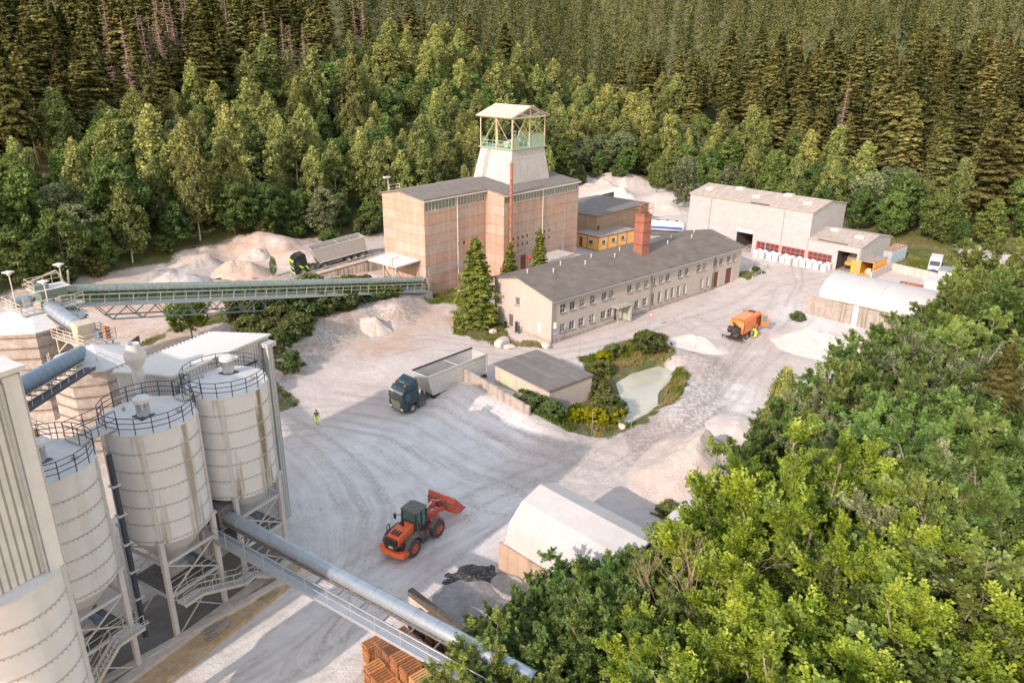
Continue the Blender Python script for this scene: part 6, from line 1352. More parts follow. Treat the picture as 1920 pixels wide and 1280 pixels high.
# ------------------------------------------------------------------ road sweeper; origin rear axle centre, +x forward
sw = thing('road_sweeper', 'bright orange road sweeper lorry with an open cab door in the sunny yard', 'road sweeper', (0, 0, 0))
m = MB(); m.prism([(-1.3, 1.0), (-1.55, 1.9), (-1.3, 2.7), (-.9, 2.95), (2.7, 2.95), (2.7, 1.0)], -1.12, 1.12, 'Y'); m.prism([(-.9, 2.95), (2.7, 2.95), (2.5, 3.1), (-.6, 3.1)], -.85, .85, 'Y'); hp_ = m.build('hopper', M['orange'], sw, bevel=.1)
m = MB(); m.prism([(2.85, 1.0), (2.85, 2.85), (3.1, 3.0), (4.3, 2.95), (4.75, 2.5), (4.9, 1.6), (4.85, .6), (4.4, .5), (2.85, .8)], -1.1, 1.1, 'Y'); cb_ = m.build('cab', M['orange'], sw, bevel=.06)
m = MB(); m.prism([(4.80, 1.6), (4.93, 1.6), (4.80, 2.45), (4.68, 2.45)], -1.0, 1.0, 'Y'); m.build('windscreen', M['glass'], cb_)
for s in (-1, 1):
    m = MB(); m.prism([(3.0, 1.5), (3.0, 2.5), (3.55, 2.5), (3.55, 1.5)], s*1.105-.015, s*1.105+.015, 'Y'); m.prism([(3.75, .9), (3.75, 2.55), (4.5, 2.45), (4.65, 1.5), (4.6, .9)], s*1.105-.02, s*1.105+.02, 'Y'); m.build('cab_opening', M['black'], cb_)
m = MB(); dr = [(0, .0), (0, 1.65), (.75, 1.6), (.95, .9), (.95, 0)]
TD = Matrix.Translation((4.75, -1.15, .85)) @ Matrix.Rotation(R_(-70), 4, 'Z')
def dbar(a_, b_, w_=.1): m.bar(TD @ Vector((a_[0], 0, a_[1])), TD @ Vector((b_[0], 0, b_[1])), .06, w_)
for a_, b_ in zip(dr, dr[1:]+dr[:1]): dbar(a_, b_)
m.box((.45, 0, .3), (.85, .05, .55), M=TD); m.build('open_door', M['orange'], cb_)
m = MB(); m.box((.45, 0, 1.05), (.72, .02, .9), M=TD); m.build('door_glass', M['glass_pale'], cb_)
m = MB(); m.bb(-1.4, 4.6, -.5, .5, .55, .98); m.bb(1.3, 2.6, -1.1, -.6, .35, .95); m.bb(-1.0, .9, -.95, .95, .9, 1.03); m.build('chassis', M['dusty_dark'], sw)
m = MB(); m.bb(1.5, 1.75, -1.15, -1.05, .15, 1.0); m.bb(1.9, 2.1, -1.15, -1.05, .2, .9); m.build('water_suction', M['alu'], sw)
m = MB(); m.lathe([(.42, -.25), (.5, -.25), (.5, .25), (.42, .25)], 20, (-1.75, .75, 1.6), 'Y'); m.bb(-2.1, -1.45, -.7, .5, 1.2, 2.1); m.tube((-1.9, -.3, 2.2), (-1.5, .6, 2.6), .14, 10); m.tube((-1.9, .2, 1.1), (-1.9, .2, 2.4), .12, 10); m.path([(-1.35, -1.1, 1.0), (-1.6, -1.15, 2.2), (-1.1, -.9, 3.0), (-1.2, 0, 3.05)], .05, 8); m.build('fan_unit', M['black'], sw)
m = MB(); m.bar((-2.5, -1.5, .75), (-2.5, 1.6, .75), .1, .14); m.bar((-2.5, -.5, .75), (-1.4, -.5, .8), .12); m.bar((-2.5, .5, .75), (-1.4, .5, .8), .12); m.bar((-2.35, -1.3, .45), (-2.35, 1.3, .45), .07); 
for y in (-1.4, -.5, .5, 1.5): m.bar((-2.5, y, .3), (-2.5, y, .95), .07)
m.bb(-2.2, -1.6, -1.0, 1.0, .45, .6); m.build('rear_spray_bar', M['black'], sw)
m = MB(); m.bb(-2.27, -2.2, -1.0, -.4, .62, .74); m.bb(-2.27, -2.2, .4, 1.0, .62, .74); m.build('tail_lights', M['red'], sw)
m = MB()
for x, y, z in ((-1.2, -.9, 2.95), (-1.2, .9, 2.95), (3.2, .8, 3.0), (4.2, -.8, 2.95)): m.lathe([(.08, z), (.09, z+.12), (0, z+.18)], 10, (x, y, 0))
m.build('beacon', M['rust'], sw)
m = MB(); m.tube((2.78, .9, 2.6), (2.78, .9, 3.35), .05, 8); m.bb(3.3, 3.9, -.45, .45, 3.0, 3.1); m.build('roof_vent', M['black'], sw)
for s in (-1, 1):
    wheel(sw, 0, s*.92, .46, .44, side=s, rimm='alu'); wheel(sw, 3.45, s*.95, .46, .32, side=s, rimm='alu_grey')
m = MB(); m.lathe([(.0, .05), (.38, .05), (.3, .35), (.1, .4)], 16, (2.3, -1.0, 0)); m.build('side_brush', M['dusty_dark'], sw)
ra = G(1398.5, 636); rb = G(1432, 614); hd = math.atan2(rb.y-ra.y, rb.x-ra.x); sw.rotation_euler = (0, 0, hd); sw.location = ra+Vector((-math.sin(hd), math.cos(hd), 0))*1.0; sw.location.z = .05+tz(ra.x, ra.y)
# ------------------------------------------------------------------ delivery van, tanker trailer, yellow municipal truck
vn = thing('delivery_van', 'white high roof panel van parked beyond the retaining wall', 'van', (0, 0, 0))
m = MB(); m.prism([(2.6, .4), (2.65, .95), (1.75, 1.3), (1.2, 2.0), (.7, 2.55), (-2.7, 2.6), (-2.75, .4)], -.98, .98, 'Y'); bd = m.build('body', M['white'], vn, bevel=.12)
m = MB(); m.prism([(1.80, 1.32), (1.26, 2.02), (1.30, 2.06), (1.86, 1.34)], -.82, .82, 'Y'); m.build('windscreen', M['glass'], vn)
for s in (-1, 1):
    m = MB(); m.prism([(1.45, 1.35), (1.05, 1.95), (.3, 1.95), (.3, 1.35)], s*.985-.01, s*.985+.01, 'Y'); m.build('side_window', M['glass'], vn)
    m = MB(); m.bb(2.45, 2.62, s*.75-.15, s*.75+.15, .8, 1.0); m.build('headlight', M['reflect'], vn)
    for x in (1.75, -1.6): wheel(vn, x, s*.86, .36, .24, side=s)
m = MB(); m.bb(2.6, 2.72, -.9, .9, .35, .68); m.bb(2.62, 2.69, -.4, .4, .75, .88); m.build('bumper', M['black'], vn)
p0 = G(1748, 512, .9); vn.location = (p0.x+1.2, p0.y+1.8, 1.0+0*tz(p0.x, p0.y)); vn.rotation_euler = (0, 0, R_(-122)); vn.location.z = max(.9, tz(vn.location.x, vn.location.y))
tk = thing('tanker_trailer', 'white cylindrical tanker trailer with a blue band behind the brick chimney', 'tanker', (0, 0, 0))
m = MB(); m.lathe([(0, -4.0), (.8, -3.9), (1.15, -3.5), (1.2, 0), (1.15, 3.5), (.8, 3.9), (0, 4.0)], 24, (0, 0, 2.4), 'X'); tkb = m.build('tank', M['white'], tk, smooth=True)
m = MB(); m.lathe([(1.212, -3.3), (1.218, 3.3)], 24, (0, 0, 2.4), 'X', -2.2, -1.75); m.lathe([(1.212, -3.3), (1.218, 3.3)], 24, (0, 0, 2.4), 'X', -.35, .05); m.lathe([(1.212, -3.3), (1.218, 3.3)], 24, (0, 0, 2.4), 'X', math.pi-.05, math.pi+.35); m.build('blue_band', M['blue'], tkb)
m = MB()
for x in (-2, 0, 2): m.lathe([(.3, 3.55), (.3, 3.75), (0, 3.78)], 12, (x, 0, 0))
m.bb(-4.2, 3, -.5, .5, .7, 1.2); m.bb(-4.6, -4.0, -.9, .9, .6, 2.2); m.build('fittings', M['dusty_dark'], tk)
for s in (-1, 1):
    for x in (1.0, 2.3, 3.4): wheel(tk, x, s*1.0, .5, .4, side=s)
p0 = G(1250, 428, 2.0); tk.location = (p0.x, p0.y, tz(p0.x, p0.y)); tk.rotation_euler = (0, 0, R_(-14))
um = thing('municipal_truck', 'small yellow utility truck parked inside the annex garage door', 'truck', W(34.0, 3.8, .99), R_(-136))
m = MB(); m.prism([(1.9, .6), (1.9, 1.3), (1.1, 1.5), (.9, 2.3), (-.4, 2.4), (-.4, .6)], -.95, .95, 'Y'); m.build('cab', M['yellow'], um, bevel=.08)
m = MB(); m.prism([(1.16, 1.52), (.96, 2.2), (1.0, 2.2), (1.2, 1.52)], -.8, .8, 'Y'); m.build('windscreen', M['glass_pale'], um)
m = MB(); m.bb(1.85, 2.0, -.9, .9, .45, .8); m.bb(-2.4, -.4, -.9, .9, .8, 1.2)
for s in (-1, 1): m.bb(1.2, 1.35, s*1.15-.08, s*1.15+.08, 1.5, 2.3); m.bar((1.0, s*.9, 2.1), (1.3, s*1.15, 2.2), .05)
m.build('frame', M['black'], um)
m = MB(); m.bar((.9, -.5, 2.55), (.9, .5, 2.55), .12); m.build('light_bar', M['light_wood_trim'], um)
for s in (-1, 1):
    for x in (1.1, -1.5): wheel(um, x, s*.85, .5, .36, side=s)
# ------------------------------------------------------------------ people
def skinmesh(name, pts, edges, root, mt, parent=None, sub=2):
    me_ = bpy.data.meshes.new(name); me_.from_pydata([p[0] for p in pts], edges, []); me_.materials.append(mt); o = bpy.data.objects.new(name, me_); link(o)
    s = o.modifiers.new('skin', 'SKIN'); s.use_smooth_shade = True
    lay = me_.skin_vertices[0].data if me_.skin_vertices else None
    if lay is None: bm = bmesh.new(); bm.from_mesh(me_); bm.verts.layers.skin.verify(); bm.to_mesh(me_); bm.free(); lay = me_.skin_vertices[0].data
    for i, p in enumerate(pts):
        r = p[1]; lay[i].radius = r if isinstance(r, tuple) else (r, r); lay[i].use_root = (i == root)
    ss = o.modifiers.new('sub', 'SUBSURF'); ss.levels = sub; ss.render_levels = sub
    if parent: o.parent = parent
    return o
def person(label, loc, rz, J, shirtm, trousm, hand=True):
    """J joints: pelvis, chest, neck, head, per side: shoulder, elbow, wrist, hip, knee, ankle, toe (x forward, y left)"""
    t_ = thing('person', label, 'person', loc, rz)
    P = []; E_ = []
    def ad(p, r, frm=None):
        P.append((tuple(p), r)); i = len(P)-1
        if frm is not None: E_.append((frm, i))
        return i
    pe = ad(J['pelvis'], (.13, .105)); wa = ad(Vector(J['pelvis']).lerp(Vector(J['chest']), .45), (.125, .095), pe); chs = ad(J['chest'], (.15, .11), wa); ne = ad(J['neck'], .052, chs); hd0 = ad(Vector(J['neck']).lerp(Vector(J['head']), .45), .075, ne); hd1 = ad(J['head'], (.085, .1), hd0); ad(Vector(J['head'])+(Vector(J['head'])-Vector(J['neck'])).normalized()*.09, .07, hd1)
    fx = Vector(J['head'])+Vector(J['face'])*.10-Vector((0, 0, .02)); ad(fx, .018, hd1)
    for s in 'lr':
        sh_ = ad(J['sh'+s], .062, chs); el = ad(J['el'+s], .043, sh_); wr = ad(J['wr'+s], .03, el)
        d = (Vector(J['wr'+s])-Vector(J['el'+s])).normalized(); pm_ = ad(Vector(J['wr'+s])+d*.06, (.036, .022), wr); sd_ = d.cross(Vector((0, 1, 0))).normalized()
        for k in range(4): f1 = ad(Vector(P[pm_][0])+d*.05+sd_*(-.03+.02*k), .010, pm_); ad(Vector(P[f1][0])+d*(.045+.008*(k in (1, 2)))+Vector((0, .012 if s == 'r' else -.012, 0)), .008, f1)
        th_ = ad(Vector(J['wr'+s])+d*.04+sd_*.045, .011, wr); ad(Vector(P[th_][0])+d*.035+sd_*.01, .009, th_)
        hi = ad(J['hi'+s], (.09, .085), pe); kn = ad(J['kn'+s], .058, hi); an = ad(J['an'+s], .04, kn); ad(J['to'+s], .035, an)
    skinmesh('body', P, E_, pe, M['skin'], t_)
    Ps = []; Es = []
    def ad2(p, r, frm=None):
        Ps.append((tuple(p), r)); i = len(Ps)-1
        if frm is not None: Es.append((frm, i))
        return i
    w0 = ad2(J['pelvis'], (.16, .13)); w1 = ad2(Vector(J['pelvis']).lerp(Vector(J['chest']), .45), (.16, .125), w0); w2 = ad2(J['chest'], (.185, .14), w1); ad2(Vector(J['chest']).lerp(Vector(J['neck']), .75), .08, w2)
    for s in 'lr': a_ = ad2(J['sh'+s], .085, w2); b_ = ad2(Vector(J['sh'+s]).lerp(Vector(J['el'+s]), .85), .066, a_); 
    skinmesh('shirt', Ps, Es, w0, shirtm, t_)
    Ps = []; Es = []; w0 = ad2(Vector(J['pelvis'])+Vector((0, 0, .03)), (.165, .135))
    for s in 'lr': a_ = ad2(J['hi'+s], (.115, .11), w0); b_ = ad2(J['kn'+s], .085, a_); ad2(Vector(J['kn'+s]).lerp(Vector(J['an'+s]), .93), .075, b_)
    skinmesh('trousers', Ps, Es, w0, trousm, t_)
    for s in 'lr':
        m = MB(); a_ = Vector(J['kn'+s]).lerp(Vector(J['an'+s]), .45); b_ = Vector(J['kn'+s]).lerp(Vector(J['an'+s]), .60); m.tube(a_, b_, .092, 14, caps=False); m.build('reflective_band', M['reflect'], t_, smooth=True)
        Ps = []; Es = []; a_ = ad2(Vector(J['an'+s])+Vector((0, 0, .06)), .058); b_ = ad2(Vector(J['an'+s])-Vector((0, 0, .03)), .055, a_); ad2(J['to'+s], .045, b_); skinmesh('boot', Ps, Es, 0, M['black'], t_)
    hh = Vector(J['head']); m = MB(); m.lathe([(.0, .12), (.06, .108), (.098, .06), (.106, 0), (.10, -.05)], 16, (0, 0, 0)); o = m.build('hair', M['hair'], t_, smooth=True); o.location = hh+Vector((-.012, 0, .035))
    return t_
walk = dict(pelvis=(0, 0, .98), chest=(.03, 0, 1.32), neck=(.04, 0, 1.50), head=(.06, 0, 1.64), face=(1, 0, 0),
    shl=(.02, .19, 1.42), ell=(-.08, .26, 1.16), wrl=(.02, .30, .93), shr=(.04, -.19, 1.42), elr=(.14, -.30, 1.20), wrr=(.30, -.40, 1.02),
    hil=(0, .09, .93), knl=(.16, .10, .52), anl=(.10, .10, .10), tol=(.26, .10, .05), hir=(0, -.09, .93), knr=(.02, -.10, .50), anr=(-.20, -.10, .12), tor=(-.06, -.11, .05))
q = G(595, 795); person('person walking alone across the shaded yard in a grey shirt and hi-vis yellow trousers', (q.x, q.y, tz(q.x, q.y)), R_(-75), walk, M['shirt'], M['hivis'])
bend = dict(pelvis=(0, 0, .98), chest=(.28, 0, 1.20), neck=(.42, 0, 1.28), head=(.55, 0, 1.34), face=(.8, 0, -.6),
    shl=(.34, .19, 1.24), ell=(.52, .24, 1.08), wrl=(.74, .18, 1.16), shr=(.34, -.19, 1.24), elr=(.54, -.24, 1.06), wrr=(.74, -.16, 1.1),
    hil=(0, .09, .93), knl=(.03, .11, .50), anl=(-.03, .12, .10), tol=(.13, .13, .05), hir=(0, -.09, .93), knr=(.05, -.11, .50), anr=(.0, -.13, .10), tor=(.16, -.14, .05))
q = G(1416, 633); person('person in full hi-vis yellow leaning in beside the orange road sweeper', (q.x, q.y, tz(q.x, q.y)), R_(110), bend, M['hivis'], M['hivis'])
# ------------------------------------------------------------------ signs, posts, rocks
q = G(1218, 622, 0); sg = thing('traffic_sign', 'round red rimmed white traffic sign on a post between road and pond', 'sign', (q.x, q.y, tz(q.x, q.y)), R_(-100))
m = MB(); m.tube((0, 0, 0), (0, 0, 2.9), .035, 8); m.build('post', M['galv'], sg)
m = MB(); m.lathe([(0, -.012), (.26, -.012), (.26, .012), (0, .012)], 24, (.05, 0, 2.65), 'X'); m.build('sign_face', M['white'], sg)
m = MB(); m.lathe([(.24, -.02), (.34, -.02), (.34, .02), (.24, .02), (.24, -.02)], 24, (.06, 0, 2.65), 'X'); m.build('sign_rim', M['red'], sg)
q = Vector((OB[0], OB[1], 0)); s2g = thing('road_sign', 'round blue sign under a white plate at the near corner of the office building', 'sign', (OB[0]+.45, OB[1]-.35, 0), R_(-75))
m = MB(); m.tube((0, 0, 0), (0, 0, 3.2), .04, 8); m.build('post', M['galv'], s2g); m = MB(); m.lathe([(0, .0), (.30, .0), (.30, .03), (0, .03)], 24, (.05, 0, 1.7), 'X'); m.build('blue_disc', M['blue'], s2g)
m = MB(); m.lathe([(.2, .035), (.245, .035)], 24, (.05, 0, 1.7), 'X'); m.bar((.09, -.12, 1.6), (.09, .12, 1.8), .01, .07); m.build('white_mark', M['white'], s2g)
m = MB(); m.box((.05, 0, 2.85), (.03, .45, .9)); m.build('white_plate', M['white'], s2g)
posts = [(851*0+1087, 672), (1245, 628), (1303, 662), (1385+0, 640)]
first = None; plist = [(1086, 672, 3.0, 'tall thin grey fence post at the roadside left of the yellow flowering bush'), (1151, 646, 3.0, 'tall thin grey fence post on the road verge above the pond bushes'), (1212, 628, 2.6, 'thin grey fence post next to the round red sign'), (1303, 658, 2.6, 'thin grey post on the bare berm right of the pond'), (1269, 620, 2.6, 'thin grey post between the round bush and the rubble heap'),
         (1109, 815, 2.6, 'thin grey post in the dry grass in front of the yellow leaved bush'), (1181, 822, 2.6, 'leaning thin grey post on the strip below the pond'), (1057, 790, 1.5, 'short turquoise post behind the end of the concrete wall')]
for px, py, h, lb in plist:
    q = G(px, py); t_ = thing('fence_post', lb, 'post', (q.x, q.y, tz(q.x, q.y)), 0, None); m = MB(); m.tube((0, 0, -.2), (.03, .02, h), .03 if h > 2 else .06, 7); m.build('post', M['galv'] if h > 2 else mat('turquoise', (.05, .38, .42), .5), t_)
    m = MB(); m.tube((.0, 0, h*.3), (.06, .04, h*.3+.02), .04, 6); m.build('wire_clip', M['dark_metal'], t_)
def rock(label, px, py, s, seed):
    q = G(px, py); bm = bmesh.new(); bmesh.ops.create_icosphere(bm, subdivisions=3, radius=1); rr = random.Random(seed); pl = [Vector((rr.gauss(0, 1), rr.gauss(0, 1), rr.gauss(0, 1))).normalized() for _ in range(9)]
    for v in bm.verts:
        for n_ in pl:
            d = v.co.dot(n_)-.72
            if d > 0: v.co -= n_*d*.85
        v.co.x *= s[0]; v.co.y *= s[1]; v.co.z *= s[2]
    me_ = bpy.data.meshes.new('boulder'); bm.to_mesh(me_); bm.free(); me_.materials.append(M['rock']); o = bpy.data.objects.new('boulder', me_); link(o); o.location = (q.x, q.y, tz(q.x, q.y)+s[2]*.3); o.rotation_euler = (0, 0, rr.random()*3); tag(o, label, 'boulder')
rock('large pale boulder in front of the office gable', 941, 645, (1.6, 1.1, .9), 1); rock('small brownish boulder left of the office gable', 924, 624, (.8, .6, .5), 2); rock('pale boulder at the near corner of the office building', 1023, 650, (1.0, .7, .5), 3); rock('small flat boulder beside the large pale one', 955, 652, (.9, .6, .5), 6)
rock('dusty boulder under the green conveyor beside the round tree', 325, 583, (1.1, .9, .8), 4); rock('lone boulder beside the warehouse yard heap', 1165, 800, (.5, .5, .4), 5)
q = G(950, 608); t_ = thing('bottle_trolley', 'dark upright bottle trolley beside the door in the office gable', 'trolley', (OB[0]-math.sin(OA)*6.6-.5*math.cos(OA), OB[1]+math.cos(OA)*6.6-.5*math.sin(OA), 0), OA); m = MB(); m.tube((0, 0, .1), (0, 0, 1.6), .18, 12); m.tube((-.1, -.7, .1), (-.1, -.7, 1.2), .14, 12); m.build('gas_bottle', M['dark_rail'], t_, smooth=True, auto=40); m = MB(); m.bar((.2, -.2, 0), (.2, -.2, 1.7), .05); m.bar((.2, .2, 0), (.2, .2, 1.7), .05); m.build('frame', M['galv'], t_)
# ------------------------------------------------------------------ foliage
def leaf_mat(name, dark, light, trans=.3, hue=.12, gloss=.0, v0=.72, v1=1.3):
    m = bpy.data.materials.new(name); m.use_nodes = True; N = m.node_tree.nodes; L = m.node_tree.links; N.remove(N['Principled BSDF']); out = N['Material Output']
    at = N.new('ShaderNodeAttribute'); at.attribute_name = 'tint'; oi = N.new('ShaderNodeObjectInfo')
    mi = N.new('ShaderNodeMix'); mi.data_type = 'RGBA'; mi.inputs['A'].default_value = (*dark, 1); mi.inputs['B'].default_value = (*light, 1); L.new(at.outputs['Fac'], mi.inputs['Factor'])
    hs = N.new('ShaderNodeHueSaturation'); mr = N.new('ShaderNodeMapRange'); mr.inputs[3].default_value = .5-hue*.25; mr.inputs[4].default_value = .5+hue*.25; L.new(oi.outputs['Random'], mr.inputs[0]); L.new(mr.outputs[0], hs.inputs['Hue'])
    m2 = N.new('ShaderNodeMath'); m2.operation = 'MULTIPLY_ADD'; L.new(oi.outputs['Random'], m2.inputs[0]); m2.inputs[1].default_value = 7.13; m2.inputs[2].default_value = .3
    m3_ = N.new('ShaderNodeMath'); m3_.operation = 'FRACT'; L.new(m2.outputs[0], m3_.inputs[0]); mr2 = N.new('ShaderNodeMapRange'); mr2.inputs[3].default_value = v0; mr2.inputs[4].default_value = v1; L.new(m3_.outputs[0], mr2.inputs[0]); L.new(mr2.outputs[0], hs.inputs['Value'])
    L.new(mi.outputs['Result'], hs.inputs['Color'])
    d = N.new('ShaderNodeBsdfDiffuse'); t = N.new('ShaderNodeBsdfTranslucent'); mx = N.new('ShaderNodeMixShader'); mx.inputs[0].default_value = trans
    L.new(hs.outputs[0], d.inputs[0]); L.new(hs.outputs[0], t.inputs[0]); L.new(d.outputs[0], mx.inputs[1]); L.new(t.outputs[0], mx.inputs[2]); sh = mx.outputs[0]
    if gloss:
        g = N.new('ShaderNodeBsdfGlossy'); g.inputs['Roughness'].default_value = .45; g.inputs[0].default_value = (.8, .85, .8, 1); m4 = N.new('ShaderNodeMixShader'); m4.inputs[0].default_value = gloss; L.new(sh, m4.inputs[1]); L.new(g.outputs[0], m4.inputs[2]); sh = m4.outputs[0]
    L.new(sh, out.inputs['Surface']); return m
LM = {'oak': leaf_mat('green_leaves', (.045, .085, .020), (.20, .29, .07), .3, .10, .03), 'birch': leaf_mat('birch_leaves', (.075, .11, .028), (.37, .41, .13), .35, .08, .03),
      'beech': leaf_mat('beech_leaves', (.055, .12, .012), (.33, .42, .045), .4, .02, .04, 1.0, 1.3), 'willow': leaf_mat('grey_green_leaves', (.065, .095, .042), (.28, .33, .16), .3, .06, .04),
      'spruce': leaf_mat('spruce_needles', (.030, .042, .015), (.25, .25, .090), .12, .08, 0, .6, 1.5), 'green_spruce': leaf_mat('green_spruce_needles', (.050, .075, .016), (.28, .30, .07), .15, .06),
      'dead': leaf_mat('dead_twigs', (.22, .15, .13), (.46, .33, .28), .05, .05), 'larch': leaf_mat('brownish_needles', (.070, .078, .022), (.20, .19, .07), .2, .05), 'bush': leaf_mat('bush_leaves', (.045, .072, .018), (.19, .225, .06), .3, .14, .03),
      'yellow': leaf_mat('yellow_green_leaves', (.12, .15, .012), (.42, .40, .02), .35, .05), 'grass': leaf_mat('dry_grass_blades', (.11, .17, .028), (.36, .30, .12), .3, .1)}
def quads_mesh(name, C, A, B, tint, mt, fold=None):
    """diamond leaves: centres C, half axes A and B"""
    n = len(C); V = np.stack([C-A, C+B*.55-A*.1, C+A, C-B*.55-A*.1], 1).reshape(-1, 3).astype(np.float32)
    m = bpy.data.meshes.new(name); m.vertices.add(n*4); m.vertices.foreach_set('co', V.ravel()); m.loops.add(n*4); m.loops.foreach_set('vertex_index', np.arange(n*4, dtype=np.int32))
    m.polygons.add(n); m.polygons.foreach_set('loop_start', np.arange(0, n*4, 4, dtype=np.int32)); m.polygons.foreach_set('loop_total', np.full(n, 4, np.int32)); m.update()
    a = m.attributes.new('tint', 'FLOAT', 'FACE'); a.data.foreach_set('value', np.clip(tint, 0, 1).astype(np.float32)); m.materials.append(mt); return m
def unit(v): return v/np.maximum(np.linalg.norm(v, axis=-1, keepdims=True), 1e-9)
def leafcloud(name, clumps, nper, size, mt, rng, flat=.75, up=.5, droop=0):
    """clumps: list (x, y, z, rx, rz, tint)"""
    cl = np.array(clumps, float); k = len(cl); idx = np.repeat(np.arange(k), nper); n = len(idx)
    d = unit(rng.normal(size=(n, 3))); rr = rng.uniform(.35, 1.0, (n, 1))**.6
    off = d*rr*np.stack([cl[idx, 3], cl[idx, 3], cl[idx, 4]], 1)
    if droop: off[:, 2] -= droop*np.hypot(off[:, 0], off[:, 1])**1.3
    C = cl[idx, :3]+off
    nrm = unit(d*.6+np.array([0, 0, up])+rng.normal(size=(n, 3))*.45)
    t1 = unit(np.cross(nrm, rng.normal(size=(n, 3)))); t2 = np.cross(nrm, t1); s = size*rng.uniform(.6, 1.3, (n, 1))
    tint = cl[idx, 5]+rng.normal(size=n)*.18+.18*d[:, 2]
    return quads_mesh(name, C, t1*s*.62, t2*s*.8, tint, mt)
def limbs(mb, base, tips, r0, rng, kink=.12):
    for t in tips:
        a = Vector(base(t)); b = Vector(t); mid = a.lerp(b, .5)+Vector((rng.uniform(-1, 1), rng.uniform(-1, 1), rng.uniform(0, 1)))*(b-a).length*kink
        mb.tube(a, mid, r0, 6, r0*.65, caps=False); mb.tube(mid, b, r0*.65, 5, r0*.15, caps=False)
def broad_meshes(key, seed, H, R, zc0, nclump, nper, size, mtk, barkk, shape='round', up=.45, lobes=5, trunk_r=.16):
    rng = np.random.RandomState(seed); cl = []; tips = []
    lob = [(rng.uniform(0, 2*np.pi), rng.uniform(.2, .95), rng.uniform(.75, 1.15)) for _ in range(lobes)]
    for i in range(nclump):
        a = rng.uniform(0, 2*np.pi); t = rng.uniform(0, 1)**(.85)
        if shape == 'round': e = math.sin(math.pi*min(1, (.12+.88*t)))**.55 if t < .97 else .3
        elif shape == 'egg': e = (1-t)**.55*min(1, .35+t*3.2)
        elif shape == 'fan': e = min(1, .35+1.0*t)*(1 if t < .8 else (1-(t-.8)*3.0))
        else: e = max(.12, (1-t)**.6)
        lb = 1+.26*sum(math.cos(a-l[0])*math.exp(-((t-l[1])/.22)**2) for l in lob)
        rad = R*e*lb*rng.uniform(.35, 1.0)**.45; z = zc0+(H-zc0)*t+(rng.normal()*.02*H)
        cr = R*rng.uniform(.16, .30)*(1 if shape != 'egg' else .8); p = (rad*math.cos(a), rad*math.sin(a), z-cr*.3)
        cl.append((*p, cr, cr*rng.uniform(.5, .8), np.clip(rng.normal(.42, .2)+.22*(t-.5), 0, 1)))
        if i % max(1, nclump//26) == 0: tips.append(p)
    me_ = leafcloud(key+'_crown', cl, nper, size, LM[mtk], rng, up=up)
    mb = MB(); r_ = random.Random(seed); mb.tube((0, 0, -.6), (0, 0, zc0+(H-zc0)*.3), trunk_r, 8, trunk_r*.65, caps=False); mb.tube((0, 0, zc0+(H-zc0)*.3), (r_.uniform(-.2, .2), r_.uniform(-.2, .2), H*.93), trunk_r*.65, 6, .03, caps=False)
    limbs(mb, lambda t: (0, 0, max(zc0*.6, t[2]-math.hypot(t[0], t[1])*(.9 if shape != 'fan' else 1.3))), tips, trunk_r*.38, r_)
    t_ = mb.build(key+'_trunk', M[barkk]); tm = t_.data; bpy.data.objects.remove(t_); tm.polygons.foreach_set('use_smooth', [True]*len(tm.polygons)); return me_, tm
def birch_meshes(key, seed, H, R, nstr, nper, size, mtk='birch'):
    rng = np.random.RandomState(seed); Cs = []; T = []; z0 = H*.22; tips = []
    for i in range(nstr):
        a = rng.uniform(0, 2*np.pi); t = rng.uniform(0, 1); e = (1-t)**.6*min(1, .4+2.5*t)*(1+.38*math.sin(3*a+seed+5*t)*math.sin(9*t+seed)); rad = R*e*rng.uniform(.15, 1.0)**.6; z = z0+(H-z0)*t+rng.normal()*.3
        L = rng.uniform(.7, 1.9)*(1-.5*t); s = np.sort(rng.uniform(0, 1, nper)); hx = rad*(1+.15*s); tt = rng.normal(.5, .22)+.2*(t-.5)
        x = np.cos(a)*hx+rng.normal(size=nper)*.22; y = np.sin(a)*hx+rng.normal(size=nper)*.22; zz = z-s*L+rng.normal(size=nper)*.12+.3
        Cs.append(np.stack([x, y, zz], 1)); T.append(tt+rng.normal(size=nper)*.12-.1*s)
        if i % max(1, nstr//24) == 0: tips.append((rad*math.cos(a), rad*math.sin(a), z))
    C = np.concatenate(Cs); T = np.concatenate(T); n = len(C); nrm = unit(unit(C*np.array([1, 1, 0])+1e-6)*.6+rng.normal(size=(n, 3))*.6+np.array([0, 0, .35])); t1 = unit(np.cross(nrm, rng.normal(size=(n, 3)))); t2 = np.cross(nrm, t1); s = size*rng.uniform(.6, 1.3, (n, 1))
    me_ = quads_mesh(key+'_crown', C, t1*s*.6, t2*s*.75, T, LM[mtk]); mb = MB(); r_ = random.Random(seed)
    mb.tube((0, 0, -.6), (.1, 0, H*.5), H*.0085, 7, H*.006, caps=False); mb.tube((.1, 0, H*.5), (0, .1, H*.95), H*.006, 6, .02, caps=False); limbs(mb, lambda t: (0, 0, max(z0*.8, t[2]-math.hypot(t[0], t[1])*1.5)), tips, .05, r_)
    t_ = mb.build(key+'_trunk', M['birch_bark']); tm = t_.data; bpy.data.objects.remove(t_); return me_, tm
